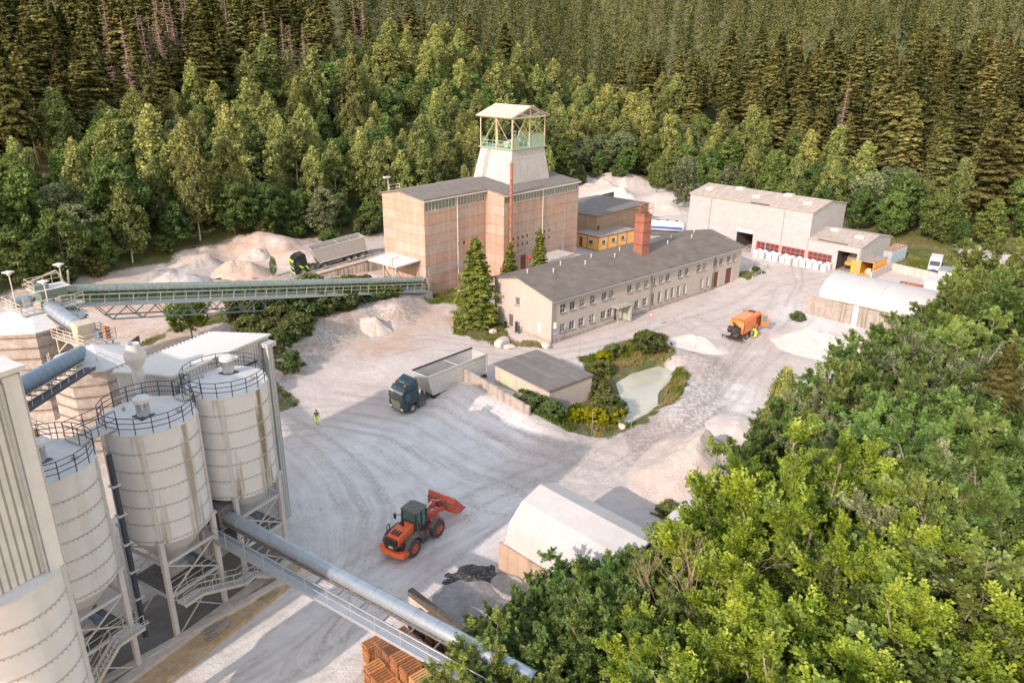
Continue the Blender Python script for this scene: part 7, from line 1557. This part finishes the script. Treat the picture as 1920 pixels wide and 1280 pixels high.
def spruce_meshes(key, seed, H, R, z0f, lev, nb_, nseg, size, mtk='spruce', bark='bark_grey', dens=2, droopy=.28, bare=False, wid=1.0):
    rng = np.random.RandomState(seed); z0 = H*z0f; Cs = []; As = []; Bs = []; T = []; mb = MB()
    mb.tube((0, 0, -.8), (0, 0, H*.6), H*.0105, 7, H*.006, caps=False); mb.tube((0, 0, H*.6), (0, 0, H), H*.006, 6, .02, caps=False)
    for li in range(lev):
        t = (li+rng.uniform(-.3, .3))/lev; t = min(max(t, 0), .995); z = z0+(H-z0)*t; Lb = R*((1-t)**.82*(.72+.28*min(1, t*6)))+.15
        lt = rng.normal(.42, .12)
        for b in range(max(4, int(nb_*(1-.35*t)))):
            a = rng.uniform(0, 2*np.pi); L = Lb*rng.uniform(.62, 1.12); rise = rng.uniform(.0, .22)*(1 if t < .75 else 2.2); bt = lt+rng.normal()*.10
            dirv = np.array([math.cos(a), math.sin(a), 0]); side = np.array([-math.sin(a), math.cos(a), 0])
            s = (np.arange(nseg)+.5)/nseg*rng.uniform(.95, 1.05); s = s[s > .08]
            zz = z+rise*L*s-droopy*L*s**2+.10*L*np.maximum(0, s-.7)*2
            if bare:
                p0 = Vector((0, 0, z)); p1 = Vector((*(dirv*L)[:2], z+rise*L-droopy*L*.8)); mb.tube(p0, p1, .035, 4, .01, caps=False)
                if rng.uniform() < .12: continue
            for k in range(dens):
                sgn = 1 if k % 2 == 0 else -1
                w_ = (.10+.26*(1-s))*L*wid*rng.uniform(.6, 1.1, len(s)) if not bare else .26*L*rng.uniform(.5, 1, len(s))
                C = dirv[None]*(s*L)[:, None]+side[None]*(sgn*w_*.55)[:, None]; C[:, 2] += zz-w_*.30
                ax = unit(dirv[None]*.55+side[None]*sgn*.8+np.array([0, 0, -.45])+rng.normal(size=(len(s), 3))*.18); nn = unit(np.array([0, 0, 1.0])+rng.normal(size=(len(s), 3))*.45+dirv*.35); bx = np.cross(nn, ax)
                sz = (w_*.75+size*.45)[:, None]
                Cs.append(C); As.append(ax*sz); Bs.append(bx*(size*.85*rng.uniform(.7, 1.2, len(s)))[:, None]); T.append(bt+.30*(s-.5)+rng.normal(size=len(s))*.10)
            if not bare:  # hanging twigs below the branch
                C = dirv[None]*(s*L)[:, None]; C[:, 2] += zz-size*.55; ax = unit(np.array([0, 0, -1.0])+rng.normal(size=(len(s), 3))*.25); bx = np.cross(unit(rng.normal(size=(len(s), 3))), ax)
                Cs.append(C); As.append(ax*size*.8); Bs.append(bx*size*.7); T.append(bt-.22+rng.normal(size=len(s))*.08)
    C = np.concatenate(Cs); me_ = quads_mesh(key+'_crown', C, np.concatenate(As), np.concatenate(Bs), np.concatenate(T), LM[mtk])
    t_ = mb.build(key+'_trunk', M[bark]); tm = t_.data; bpy.data.objects.remove(t_); return me_, tm
def spray_meshes(key, seed, H, R, nmain, nsub, ntwig, nleaf, ls, mtk, bark, up=.9, z0=.22, jit=.35, tr=.2):
    """trunk, limbs, branches and flat leafy sprays"""
    rng = np.random.RandomState(seed); mb = MB(); P0 = []; D0 = []; L0 = []; TT = []
    mb.tube((0, 0, -.8), (.1, 0, H*.45), tr, 8, tr*.7, caps=False); mb.tube((.1, 0, H*.45), (0, .1, H*.8), tr*.7, 7, tr*.2, caps=False)
    for i in range(nmain):
        t = (i+.5)/nmain; a = i*2.399+rng.normal()*.25; z = H*(z0+(.62-z0)*t); env = math.sin(math.pi*(.22+.66*t))**.6
        reach = R*env*rng.uniform(.78, 1.18); ztip = H*(.42+.56*t**.8)*rng.uniform(.92, 1.04); p = np.array([0, 0, z]); tip = np.array([math.cos(a)*reach, math.sin(a)*reach, max(ztip, z+.5)])
        mid = p*.45+tip*.55+np.array([math.cos(a), math.sin(a), 0])*reach*.14-np.array([0, 0, .04*H*up]); mb.tube(p, mid, tr*.42, 6, tr*.26, caps=False); mb.tube(mid, tip, tr*.26, 5, .02, caps=False); tm_ = rng.normal(.45, .10)
        Lm = np.linalg.norm(tip-p)
        for j in range(nsub):
            s = rng.uniform(.28, 1.0); q = p+(mid-p)*(s/.55) if s < .55 else mid+(tip-mid)*((s-.55)/.45); md = unit((tip-mid) if s > .5 else (mid-p)); d = unit(md*.7+rng.normal(size=3)*.62+np.array([0, 0, .25*up])); Ls = Lm*.34*(1.25-s)*rng.uniform(.7, 1.3)+.5
            if j % 2 == 0: mb.tube(q, q+d*Ls*.8, .035, 4, .012, caps=False)
            ts = tm_+rng.normal()*.12
            for k in range(ntwig):
                u = rng.uniform(.15, 1.0); P0.append(q+d*Ls*u); D0.append(unit(d*.75+rng.normal(size=3)*.55+np.array([0, 0, .12*up]))); L0.append(rng.uniform(.45, .95)*R*.17); TT.append(ts+rng.normal()*.09)
    P0 = np.array(P0); D0 = np.array(D0); L0 = np.array(L0); TT = np.array(TT); n = len(P0); N0 = unit(np.array([0, 0, 1.0])+rng.normal(size=(n, 3))*jit); S0 = unit(np.cross(D0, N0)); N0 = np.cross(S0, D0)
    idx = np.repeat(np.arange(n), nleaf); m = len(idx); s = np.tile((np.arange(nleaf)+.5)/nleaf, n)+rng.normal(size=m)*.03; sg = np.tile(np.where(np.arange(nleaf) % 2, 1, -1), n); w_ = (.30*(1-.6*s)*L0[idx])*rng.uniform(.3, 1.2, m)
    C = P0[idx]+D0[idx]*(s*L0[idx])[:, None]+S0[idx]*(sg*w_)[:, None]+N0[idx]*(rng.normal(size=m)*.05)[:, None]
    ax = unit(D0[idx]*.6+S0[idx]*sg[:, None]*.8+rng.normal(size=(m, 3))*.25); bx = unit(np.cross(unit(N0[idx]+rng.normal(size=(m, 3))*.35), ax)); sz = ls*rng.uniform(.65, 1.25, (m, 1))
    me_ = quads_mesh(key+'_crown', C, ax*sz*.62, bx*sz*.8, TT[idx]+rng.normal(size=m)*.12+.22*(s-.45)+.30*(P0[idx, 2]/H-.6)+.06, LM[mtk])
    t_ = mb.build(key+'_trunk', M[bark]); tm = t_.data; bpy.data.objects.remove(t_); return me_, tm
KIND = {}
def reg(k, lst): KIND[k] = lst
reg('spruce', [spruce_meshes('spruce%d' % i, 100+i, 26, (3.6, 4.6, 3.9, 5.2, 4.2, 3.3)[i], (.30, .22, .38, .26, .12, .44)[i], (44, 34, 38, 32, 40, 36)[i], 10, 9, .50, droopy=(.34, .18, .4, .28, .3, .22)[i]) for i in range(6)])
reg('dead', [spruce_meshes('dead%d' % i, 140+i, 24, 1.9, .3, 40, 7, 5, .16, 'dead', 'bark_grey', 2, .2, True) for i in range(2)])
reg('birch', [birch_meshes('birch%d' % i, 200+i, 15, 3.1+.3*i, 300, 38, .30) for i in range(4)])
reg('oak', [broad_meshes('oak%d' % i, 300+i, 13, 4.0, 2.2, 190, 62, .34, 'oak', 'bark', ('round', 'egg', 'round')[i]) for i in range(3)])
reg('willow', [broad_meshes('willow%d' % i, 330+i, 12, 3.8, 2.0, 200, 62, .32, 'willow', 'bark_grey', 'round', up=.2) for i in range(2)])
reg('bush', [broad_meshes('bush%d' % i, 360+i, 3.6, 2.3, .3, 95, 62, .24, 'bush', 'bark', 'round', trunk_r=.06) for i in range(3)])
reg('ybush', [broad_meshes('ybush', 380, 3.0, 1.9, .3, 70, 60, .22, 'yellow', 'bark', 'round', trunk_r=.06)])
reg('nearoak', [spray_meshes('nearoak%d' % i, 400+i, 12, 4.2, 26, 12, 11, 26, (.13, .12, .14)[i], ('oak', 'willow', 'oak')[i], 'bark_grey', (.6, .2, .9)[i], (.12, .12, .18)[i], .6) for i in range(3)])
reg('beech', [spray_meshes('beech%d' % i, 430+i, 15, 5.6, 30, 14, 13, 28, .135, 'beech', 'bark_grey', 1.4, .2, .3, .26) for i in range(2)])
reg('nearspruce', [spruce_meshes('garden_spruce', 150, 12, 3.2, .04, 44, 13, 12, .26, 'green_spruce', 'bark', 2, .22)])
reg('larch', [spruce_meshes('larch', 155, 18, 4.6, .08, 60, 14, 14, .30, 'larch', 'bark_grey', 2, .10)])
reg('nearbirch', [birch_meshes('nearbirch', 210, 15, 3.0, 700, 70, .19)])
BASEH = dict(spruce=26, dead=24, birch=15, oak=13, willow=12, bush=3.6, ybush=3, nearoak=12, beech=15, nearspruce=12, larch=18, nearbirch=15)
NAME = dict(spruce='spruce_tree', dead='dead_spruce_tree', birch='birch_tree', oak='broadleaf_tree', willow='willow_tree', bush='bush', ybush='flowering_bush', nearoak='broadleaf_tree', beech='beech_tree', nearspruce='spruce_tree', larch='larch_tree', nearbirch='birch_tree')
CAT = dict(spruce='tree', dead='tree', birch='tree', oak='tree', willow='tree', bush='bush', ybush='bush', nearoak='tree', beech='tree', nearspruce='tree', larch='tree', nearbirch='tree')
trng = random.Random(11)
def tree(kind, x, y, h, label, group=None, wide=1.0, z=None, v=None):
    cm, tm = KIND[kind][v if v is not None else trng.randrange(len(KIND[kind]))]
    s = h/BASEH[kind]; t_ = thing(NAME[kind], label, CAT[kind], (x, y, (tz(x, y) if z is None else z)-.05), trng.random()*6.28, group); t_.scale = (s*wide, s*wide, s)
    t_.rotation_euler = (trng.uniform(-.03, .03), trng.uniform(-.03, .03), t_.rotation_euler[2])
    for nm, d in (('crown' if CAT[kind] == 'tree' else 'foliage', cm), ('trunk' if CAT[kind] == 'tree' else 'stem', tm)): o = bpy.data.objects.new(nm, d); link(o); o.parent = t_
    return t_
# ---- trees that stand alone or can be singled out
def top(px, py, zt): g = G(px, py, zt); return g.x, g.y
q = G(893, 614, 0); tree('nearspruce', q.x, q.y+1.0, 13.6, 'tall sunlit green spruce at the left end of the office building', wide=1.2, z=0)
q = G(930, 600, 0); tree('nearspruce', q.x+1.8, q.y+6.5, 10.6, 'slim small spruce behind the big spruce at the office gable', wide=.9, z=0)
q = G(1010, 500, 0); tree('nearspruce', plane(1010, 480, (1.5, 124), 48.9).x, plane(1010, 480, (1.5, 124), 48.9).y-2, 10.4, 'young spruce in front of the red door of the hoist building', wide=.85, z=0)
q = G(362, 640, 2.2); tree('beech', q.x, q.y, 6.4, 'round bright green leafy tree standing alone in front of the green conveyor', wide=1.05, z=2.2, v=0)
q = G(1282, 395, 0); tree('willow', q.x, q.y, 13, 'pale half bare willow beside the left wall of the warehouse', wide=.8)
q = G(1240, 385, 0); tree('oak', q.x, q.y+8, 9, 'bushy tree left of the pale willow behind the dump heaps')
# belt of bushes below the conveyor
bl = 'leafy bush in the belt of bushes under the green conveyor'; bg_ = 'bushes in the belt under the green conveyor'
for (px, py, h) in ((452, 600, 4.2), (470, 640, 4), (505, 640, 3.6), (490, 610, 4.2), (525, 620, 4.2), (550, 600, 4.4), (520, 655, 3.0), (540, 670, 2.8), (575, 585, 4.2), (560, 630, 3.6), (600, 590, 3.8), (625, 575, 4), (650, 578, 3.4), (668, 565, 3.6), (690, 562, 3.2), (712, 560, 2.6), (735, 556, 2.2), (640, 560, 4), (585, 560, 4.4), (545, 575, 4.4), (510, 585, 4.6), (690, 545, 3), (725, 545, 2.6), (533, 640, 3.2), (600, 570, 4), (660, 548, 3.2)):
    g = G(px, py, 2.3); tree('bush', g.x, g.y, h*.92, bl, bg_, wide=1.05, z=tz(g.x, g.y)-.2)
for (px, py, h, k, lb) in ((1210, 665, 3.0, 'bush', 'big round grey green bush at the far end of the pond'), (1140, 775, 2.5, 'bush', 'dark green bush between the garage and the pond'), (1015, 790, 2.0, 'bush', 'dark low bush between the concrete wall and the garage'), (1030, 800, 2.0, 'bush', 'small dark bush at the end of the concrete wall'),
        (1150, 665, 1.8, 'bush', 'low green bush on the bank left of the round bush'), (1128, 700, 2.0, 'bush', 'green bush beside the far right corner of the garage'), (1115, 740, 2.4, 'bush', 'shaded bush against the right wall of the garage'), (1135, 768, 2.2, 'bush', 'leafy bush at the left edge of the milky pond'),
        (1122, 792, 1.8, 'ybush', 'yellow green flowering bush in front of the dark bush by the garage'), (1095, 790, 1.8, 'ybush', 'yellow green bush in front of the garage side wall'), (1148, 785, 1.8, 'ybush', 'orange yellow flowering bush at the near end of the pond'), (1070, 795, 1.5, 'ybush', 'small yellow green bush beside the turquoise post'), (1130, 678, 1.6, 'ybush', 'yellow flowering bush on the bank between road and pond'),
        (985, 778, 1.8, 'bush', 'weedy bush behind the middle of the concrete wall'), (1496, 600, 1.5, 'bush', 'small dry bush at the left end of the far tent wall'), (870, 575, 1.2, 'bush', 'low dark bush at the foot of the hoist building'), (905, 420, 0, '', ''), (512, 517, 3.6, 'willow', 'thin pale shrub in front of the rubble bank beside the black truck'), (1252, 962, 1.4, 'bush', 'small weed bush beside the shadow of the near tent'), (1415, 516, 1.0, 'bush', 'low weeds beside the railed ramp'), (950, 612, 1.0, 'bush', 'small green bush left of the office gable door')):
    if not k: continue
    g = G(px, py, 0 if px != 512 else 2.5); tree(k, g.x, g.y, h, lb, None, wide=1.15 if k != 'willow' else .5, z=tz(g.x, g.y)-.15)
# ---- leafy bank on the right: treetops given by picture point and height
bank = [(1010, 1125, 6.5, 'nearoak', 0), (935, 1165, 6.5, 'nearoak', 2), (918, 1205, 8.4, 'nearoak', 0), (960, 1250, 8.4, 'nearoak', 2), (965, 1160, 7.0, 'nearoak', 2), (975, 1240, 8.0, 'nearoak', 2), (1090, 1062, 8, 'nearoak', 0), (1150, 1068, 8, 'nearoak', 2), (1215, 1050, 9, 'nearoak', 0), (1080, 1160, 8, 'nearoak', 2), (1180, 1130, 10, 'nearoak', 0), (1000, 1225, 6.5, 'nearoak', 0), (1110, 1230, 8, 'nearoak', 2),
        (1265, 1075, 9.5, 'nearoak', 2), (1250, 1110, 11, 'nearoak', 0), (1395, 960, 10, 'nearoak', 0), (1355, 1045, 10, 'nearoak', 2), (1440, 760, 11, 'nearbirch', 0), (1470, 700, 12.5, 'nearbirch', 0), (1415, 815, 9, 'nearbirch', 0), (1525, 760, 12, 'nearoak', 0), (1490, 830, 11, 'nearoak', 2), (1600, 720, 13, 'nearoak', 1), (1585, 700, 11, 'nearoak', 0),
        (1650, 650, 12, 'nearoak', 0), (1640, 710, 14, 'nearoak', 2), (1700, 620, 12, 'nearoak', 2), (1740, 600, 12, 'nearoak', 0), (1720, 670, 14, 'nearoak', 0), (1785, 570, 12, 'nearoak', 2), (1790, 640, 15, 'nearoak', 1), (1835, 540, 13, 'nearoak', 0), (1870, 500, 14, 'nearoak', 2), (1905, 450, 15, 'nearoak', 0), (1850, 600, 15, 'nearoak', 0),
        (1935, 530, 15, 'nearoak', 2), (1905, 640, 17, 'larch', 0), (1880, 780, 16, 'nearoak', 0), (1800, 740, 15, 'nearoak', 2), (1740, 760, 15, 'nearoak', 0), (1670, 790, 13, 'nearoak', 1), (1730, 850, 14, 'nearoak', 1), (1590, 820, 12, 'nearoak', 1), (1840, 850, 16, 'nearoak', 0), (1930, 850, 17, 'nearoak', 2), (1790, 920, 16, 'nearoak', 1),
        (1530, 872, 17, 'beech', 0), (1630, 905, 15, 'beech', 1), (1680, 1040, 13, 'nearoak', 0), (1450, 990, 13, 'beech', 1), (1430, 1160, 13, 'beech', 0), (1560, 1130, 15, 'beech', 1), (1310, 1170, 11, 'beech', 1), (1850, 980, 16, 'nearoak', 2), (1930, 1080, 16, 'beech', 1), (1740, 1120, 15, 'nearoak', 0), (1690, 1230, 15, 'beech', 1), (1870, 1200, 16, 'beech', 0), (1500, 1260, 14, 'beech', 1), (1270, 1260, 10, 'beech', 0), (1380, 1290, 12, 'nearoak', 2), (1170, 1290, 8, 'nearoak', 0), (1010, 1300, 6, 'nearoak', 2), (1600, 1330, 15, 'beech', 0), (1790, 1330, 16, 'nearoak', 2), (1780, 1010, 15, 'nearoak', 0), (1350, 1080, 12, 'nearoak', 0), (1920, 960, 17, 'nearoak', 0)]
side = ['darker', 'rounded']
for i, (px, py, h, k, v) in enumerate(bank):
    x, y = top(px, py, h)
    cw_ = ['just right of the pallets', 'below the near tent', 'right of the near tent', 'below the cream sand heap', 'in the centre of the bank', 'toward the right edge', 'at the right edge'][int(min(6, max(0, (px-860)//150)))]
    rw_ = ['level with the van', 'level with the far tent', 'level with the pond', 'level with the wall end', 'level with the loader', 'level with the near tent roof', 'level with the dark grit', 'level with the pallets', 'at the bottom edge'][int(min(8, max(0, (py-480)//100)))]
    where = cw_+', '+rw_
    nmk = {'nearoak': ('dark green', 'grey green', 'mid green')[v]+' broadleaf tree', 'beech': 'bright yellow green beech', 'nearbirch': 'loose hanging birch', 'larch': 'brownish larch like conifer'}[k]
    lab = nmk+' '+where
    if k == 'larch': lab = 'brownish green conifer at the right edge of the leafy bank'
    tree(k, x, y, h, lab, 'trees on the leafy bank at the right', wide={'nearoak': 1.1, 'beech': 1.15 if px not in (1530, 1630) else 1.12, 'nearbirch': .9, 'larch': 1.0}[k], z=min(0, 0), v=v if k in ('nearoak', 'beech') else 0)
for (px, py, h, lb) in ((1410, 935, 16.5, 'bare pale dead branches sticking out above the leaves near the tent'), (1330, 1085, 13, 'bare forked dead tree in front of the dark trees below the tent'), (1255, 1070, 11.5, 'small bare dead tree below the white tent')):
    if px == 1410: continue
    x, y = top(px, py, h); t_ = thing('dead_tree', lb, 'tree', (x, y, 0)); rr = random.Random(px); m = MB()
    def grow(p, d, L, r, n):
        q_ = p+d*L; m.tube(p, q_, r*.55, 6, r*.33, caps=False)
        if n > 0:
            for _ in range(3 if n > 1 else 2): nd = (d+Vector((rr.gauss(0, .42), rr.gauss(0, .42), rr.gauss(.1, .2)))).normalized(); grow(q_, nd, L*rr.uniform(.5, .72), r*.55, n-1)
    grow(Vector((0, 0, 0)), Vector((.02, 0, 1)), h*.46, .13, 4); m.build('trunk', mat('dead_wood', (.36, .27, .21), .9, var=.2), t_)
# ---- wooded hills: spruces, birches and broadleaf trees beyond the treeline
def visible(x, y, h):
    px, py = PIX((x, y, tz(x, y)+h)); bx, by = PIX((x, y, tz(x, y))); return -120 < px < 2040 and by > -60 and py < 900
cand = {'dec': [], 'spr': []}; rg = random.Random(77)
pts = []; cell = {}
def far_enough(x, y, d):
    i, j = int(x//6), int(y//6)
    for a in range(i-2, i+3):
        for b in range(j-2, j+3):
            for (u, v_) in cell.get((a, b), ()):
                if (u-x)**2+(v_-y)**2 < d*d: return False
    cell.setdefault((i, j), []).append((x, y)); return True
def T_of(x): return float(np.interp(x, TREEX, TREEY))
def band(x): return float(np.interp(x, [-200, -130, -100, -80, -55, -20, 15, 45, 75, 96, 108, 140, 220], [8, 16, 34, 70, 125, 150, 110, 78, 44, 8, 3, 3, 3]))
for _ in range(90000):
    y = rg.uniform(90, 720); x = rg.uniform(-.82*y-20, .82*y+25); d = y-T_of(x)
    if d < 1.0: continue
    if d < band(x)+rg.uniform(-8, 8):
        if far_enough(x, y, 5.0): pts.append(('dec', x, y, d))
    else:
        if far_enough(x, y, 6.6 if d < 140 else (8.6 if d < 260 else 9.8)): pts.append(('spr', x, y, d))
pts = [p for p in pts if visible(p[1], p[2], 24 if p[0] == 'spr' else 11)]
pts.sort(key=lambda p: p[1]**2+p[2]**2)
cnt = {'birch': 0, 'oak': 0, 'willow': 0, 'spruce': 0, 'dead': 0}; far = []
def where(x, y, h):
    px, py = PIX((x, y, tz(x, y)+h)); c = ['at the far left', 'above the left bins', 'above the grey heaps', 'left of the hoist building', 'behind the winding tower', 'behind the brick chimney', 'behind the warehouse', 'above the warehouse annex', 'above the parked van'][int(min(8, max(0, px//213)))]
    return c+', '+('on the highest slope' if py < 40 else 'on the upper slope' if py < 110 else 'on the middle slope' if py < 190 else 'on the lower slope' if py < 270 else 'at the forest foot')
for kd, x, y, d in pts:
    if kd == 'dec':
        u = rg.random(); n_ = float(fbm(np.array([x]), np.array([y]), 30, 90)[0])
        k = 'birch' if (u < .2+.75*n_ and d > 5) else ('oak' if u < .85 else 'willow')
        if cnt[k] >= 290: k = 'oak' if cnt['oak'] < 290 else ('birch' if cnt['birch'] < 290 else None)
        if k is None: far.append((x, y, rg.uniform(11, 15), 1)); continue
        h = {'birch': rg.uniform(10, 20), 'oak': rg.uniform(8, 15), 'willow': rg.uniform(7, 12)}[k]*(.72 if d < 6 else 1)*(.75+.5*n_)*(1.0+.12*(d > 60))
        lab = {'birch': 'yellow green birch', 'oak': 'dark green broadleaf tree', 'willow': 'grey green willow'}[k]+' '+where(x, y, h)
        tree(k, x, y, h, lab, 'leafy trees along the edge of the forest', wide=rg.uniform(.9, 1.35)); cnt[k] += 1
        if d < 5 and rg.random() < .7: tree('bush', x+rg.uniform(-2, 2), y-2.0, rg.uniform(2, 4), 'leafy bush at the foot of the forest edge', 'bushes at the foot of the forest edge')
    else:
        red = -95 < x < -10 and 12 < d-band(x) < 90
        if cnt['spruce'] < 300:
            if cnt['dead'] < 24 and ((red and rg.random() < .16) or rg.random() < .012): tree('dead', x, y, rg.uniform(19, 27), 'bare grey dead spruce '+where(x, y, 22), 'bare dead spruces in the forest'); cnt['dead'] += 1
            else: tree('spruce', x, y, rg.uniform(17, 30), 'olive brown spruce '+where(x, y, 24), 'spruces of the forest on the hills', wide=rg.uniform(1.0, 1.6)); cnt['spruce'] += 1
        else: far.append((x, y, rg.uniform(20, 33), 0))
for (px, py, h) in ((190, 20, 25), (255, 35, 25), (270, 60, 25), (285, 20, 26), (320, 25, 26), (345, -5, 26), (300, 50, 25), (230, 60, 25), (525, 55, 24), (545, 70, 24), (290, 0, 26), (310, -10, 26), (335, 10, 25), (420, 0, 25), (500, 40, 24), (565, 65, 22), (1870, 100, 26)):
    for zt in np.arange(20, 90, 1.0):
        g = G(px, py, 60) if False else None
        d_ = ray(px, py); 
        break
    # march along the ray until the treetop height is reached
    C0 = np.array([0, 0, CAMH]); dd = ray(px, py)/FPX
    for t in np.arange(120, 420, 2.0):
        p = C0+dd*t
        if p[2] < tz(p[0], p[1])+h: tree('dead', p[0], p[1], h*1.12, 'bare reddish grey dead spruce rising above the left part of the forest', 'bare dead spruces in the forest'); break
print('TREES', cnt, 'far', len(far))
# the rest of the forest, far away, one mass of simple spruces
FV_ = []; FA_ = []; FB_ = []; FT_ = []; frng = np.random.RandomState(9)
fz = terrain(np.array([f[0] for f in far]), np.array([f[1] for f in far])) if far else []
for (x, y, h, kd), z in zip(far, fz):
    n = 260 if kd == 0 else 160; t = frng.uniform(0, 1, n)**.8; a = frng.uniform(0, 2*np.pi, n)
    if kd == 0: rad = (1-t)**.85*frng.uniform(3.4, 5.6)*frng.uniform(.35, 1.05, n)*(.85+.15*np.sin(t*45+x)); zz = h*.25+(h*.75)*t; sz = .34+.62*(1-t)
    else: rad = np.sin(np.pi*(.1+.85*t))**.6*2.6*frng.uniform(.4, 1, n); zz = h*.2+h*.8*t; sz = np.full(n, .6)
    dv = np.stack([np.cos(a), np.sin(a), np.zeros(n)], 1); C = dv*rad[:, None]; C[:, 2] = zz-rad*.3; C += np.array([x, y, z])
    ax = unit(dv+np.array([0, 0, -.55])+frng.normal(size=(n, 3))*.3); nn = unit(np.array([0, 0, 1])+dv*.5+frng.normal(size=(n, 3))*.3); bx = np.cross(nn, ax)
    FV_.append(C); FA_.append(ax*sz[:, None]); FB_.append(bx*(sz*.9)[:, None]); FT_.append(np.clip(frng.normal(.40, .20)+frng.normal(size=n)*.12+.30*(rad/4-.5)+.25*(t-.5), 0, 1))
if far:
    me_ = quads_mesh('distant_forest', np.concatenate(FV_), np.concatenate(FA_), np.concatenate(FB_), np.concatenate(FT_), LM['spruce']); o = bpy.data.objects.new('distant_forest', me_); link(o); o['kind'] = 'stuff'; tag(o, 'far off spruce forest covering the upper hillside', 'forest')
# ---- grass and weeds
def ingrass(poly, n, hmin, hmax, seed, dry=.5, z=None):
    r_ = np.random.RandomState(seed); P = np.array(poly); lo = P.min(0); hi = P.max(0); X = r_.uniform(lo[0], hi[0], n*3); Y = r_.uniform(lo[1], hi[1], n*3); ok = inpoly(X, Y, poly) & (polyd(X, Y, POND) > .5) & (fbm(X, Y, 1.5, seed, 3) > .40); X = X[ok][:n]; Y = Y[ok][:n]
    return X, Y, r_
GC, GA_, GB_, GT_ = [], [], [], []
for i, (poly, n, h0, h1, dry) in enumerate([(VEGP[0], 34000, .15, .55, .45), (VEGP[1], 12000, .2, .6, .5), (VEGP[2], 6000, .12, .35, .6), (VEGP[3], 3000, .15, .4, .35), (VEGP[4], 300, .12, .4, .4), (VEGP[5], 1500, .1, .3, .2), (VEGP[6], 3000, .15, .4, .3), (VEGP[7], 9000, .2, .5, .45), (VEGP[8], 2500, .12, .35, .55), (VEGP[9], 4000, .15, .5, .35)]):
    X, Y, r_ = ingrass(poly, n, h0, h1, 500+i)
    if len(X) == 0: continue
    n = len(X); hh = r_.uniform(h0, h1, n)*(.5+fbm(X, Y, 3, 510+i)); Z = terrain(X, Y)
    C = np.stack([X, Y, Z+hh*.5], 1); ax = unit(np.array([0, 0, 1.0])+r_.normal(size=(n, 3))*.35)*(hh*.6)[:, None]; bx = unit(np.cross(ax, r_.normal(size=(n, 3))))*r_.uniform(.05, .12, (n, 1))
    GC.append(C); GA_.append(ax); GB_.append(bx); GT_.append(np.clip(dry+(fbm(X, Y, 3, 520+i)-.5)*3.0+r_.normal(size=n)*.12, 0, 1))
me_ = quads_mesh('grass_tufts', np.concatenate(GC), np.concatenate(GA_), np.concatenate(GB_), np.concatenate(GT_), LM['grass']); o = bpy.data.objects.new('grass_tufts', me_); link(o); o['kind'] = 'stuff'; tag(o, 'dry green and yellow grass and weeds around pond and verges', 'grass')
# loose stones on the yard
r_ = np.random.RandomState(31); SX = []; SY = []
for (px, py, z, rad, n) in ((590, 660, 1, 5, 500), (1000, 815, .2, 5, 260), (900, 740, 1, 4, 200), (525, 745, 0, 3, 260), (1300, 690, .3, 4, 500), (1170, 830, .2, 5, 260), (900, 960, 0, 22, 500), (870, 1080, 0, 3, 200), (1290, 790, 0, 6, 300), (960, 650, 0, 4, 150), (640, 640, .5, 5, 300), (1450, 640, 0, 12, 200)):
    g = G(px, py, z); SX.append(g.x+r_.normal(size=n)*rad*.5); SY.append(g.y+r_.normal(size=n)*rad*.5)
SX = np.concatenate(SX); SY = np.concatenate(SY); SZ = terrain(SX, SY); n = len(SX); s = r_.uniform(.02, .075, n)
base = np.array([[1, 0, 0], [0, 1, 0], [-1, 0, 0], [0, -1, 0], [0, 0, 1], [0, 0, -1]], float); V = base[None]*s[:, None, None]*r_.uniform(.6, 1.3, (n, 6, 1))+np.stack([SX, SY, SZ+s*.3], 1)[:, None]
tri = np.array([[0, 1, 4], [1, 2, 4], [2, 3, 4], [3, 0, 4], [1, 0, 5], [2, 1, 5], [3, 2, 5], [0, 3, 5]]); Fq = (tri[None]+(np.arange(n)*6)[:, None, None]).reshape(-1, 3)
me_ = bpy.data.meshes.new('loose_stones'); me_.from_pydata(V.reshape(-1, 3).tolist(), [], Fq.tolist()); me_.materials.append(mat('stone_grey', (.46, .42, .39), .95, var=.3, scale=1)); o = bpy.data.objects.new('loose_stones', me_); link(o); o['kind'] = 'stuff'; tag(o, 'loose stones scattered over the pale yard', 'stones')
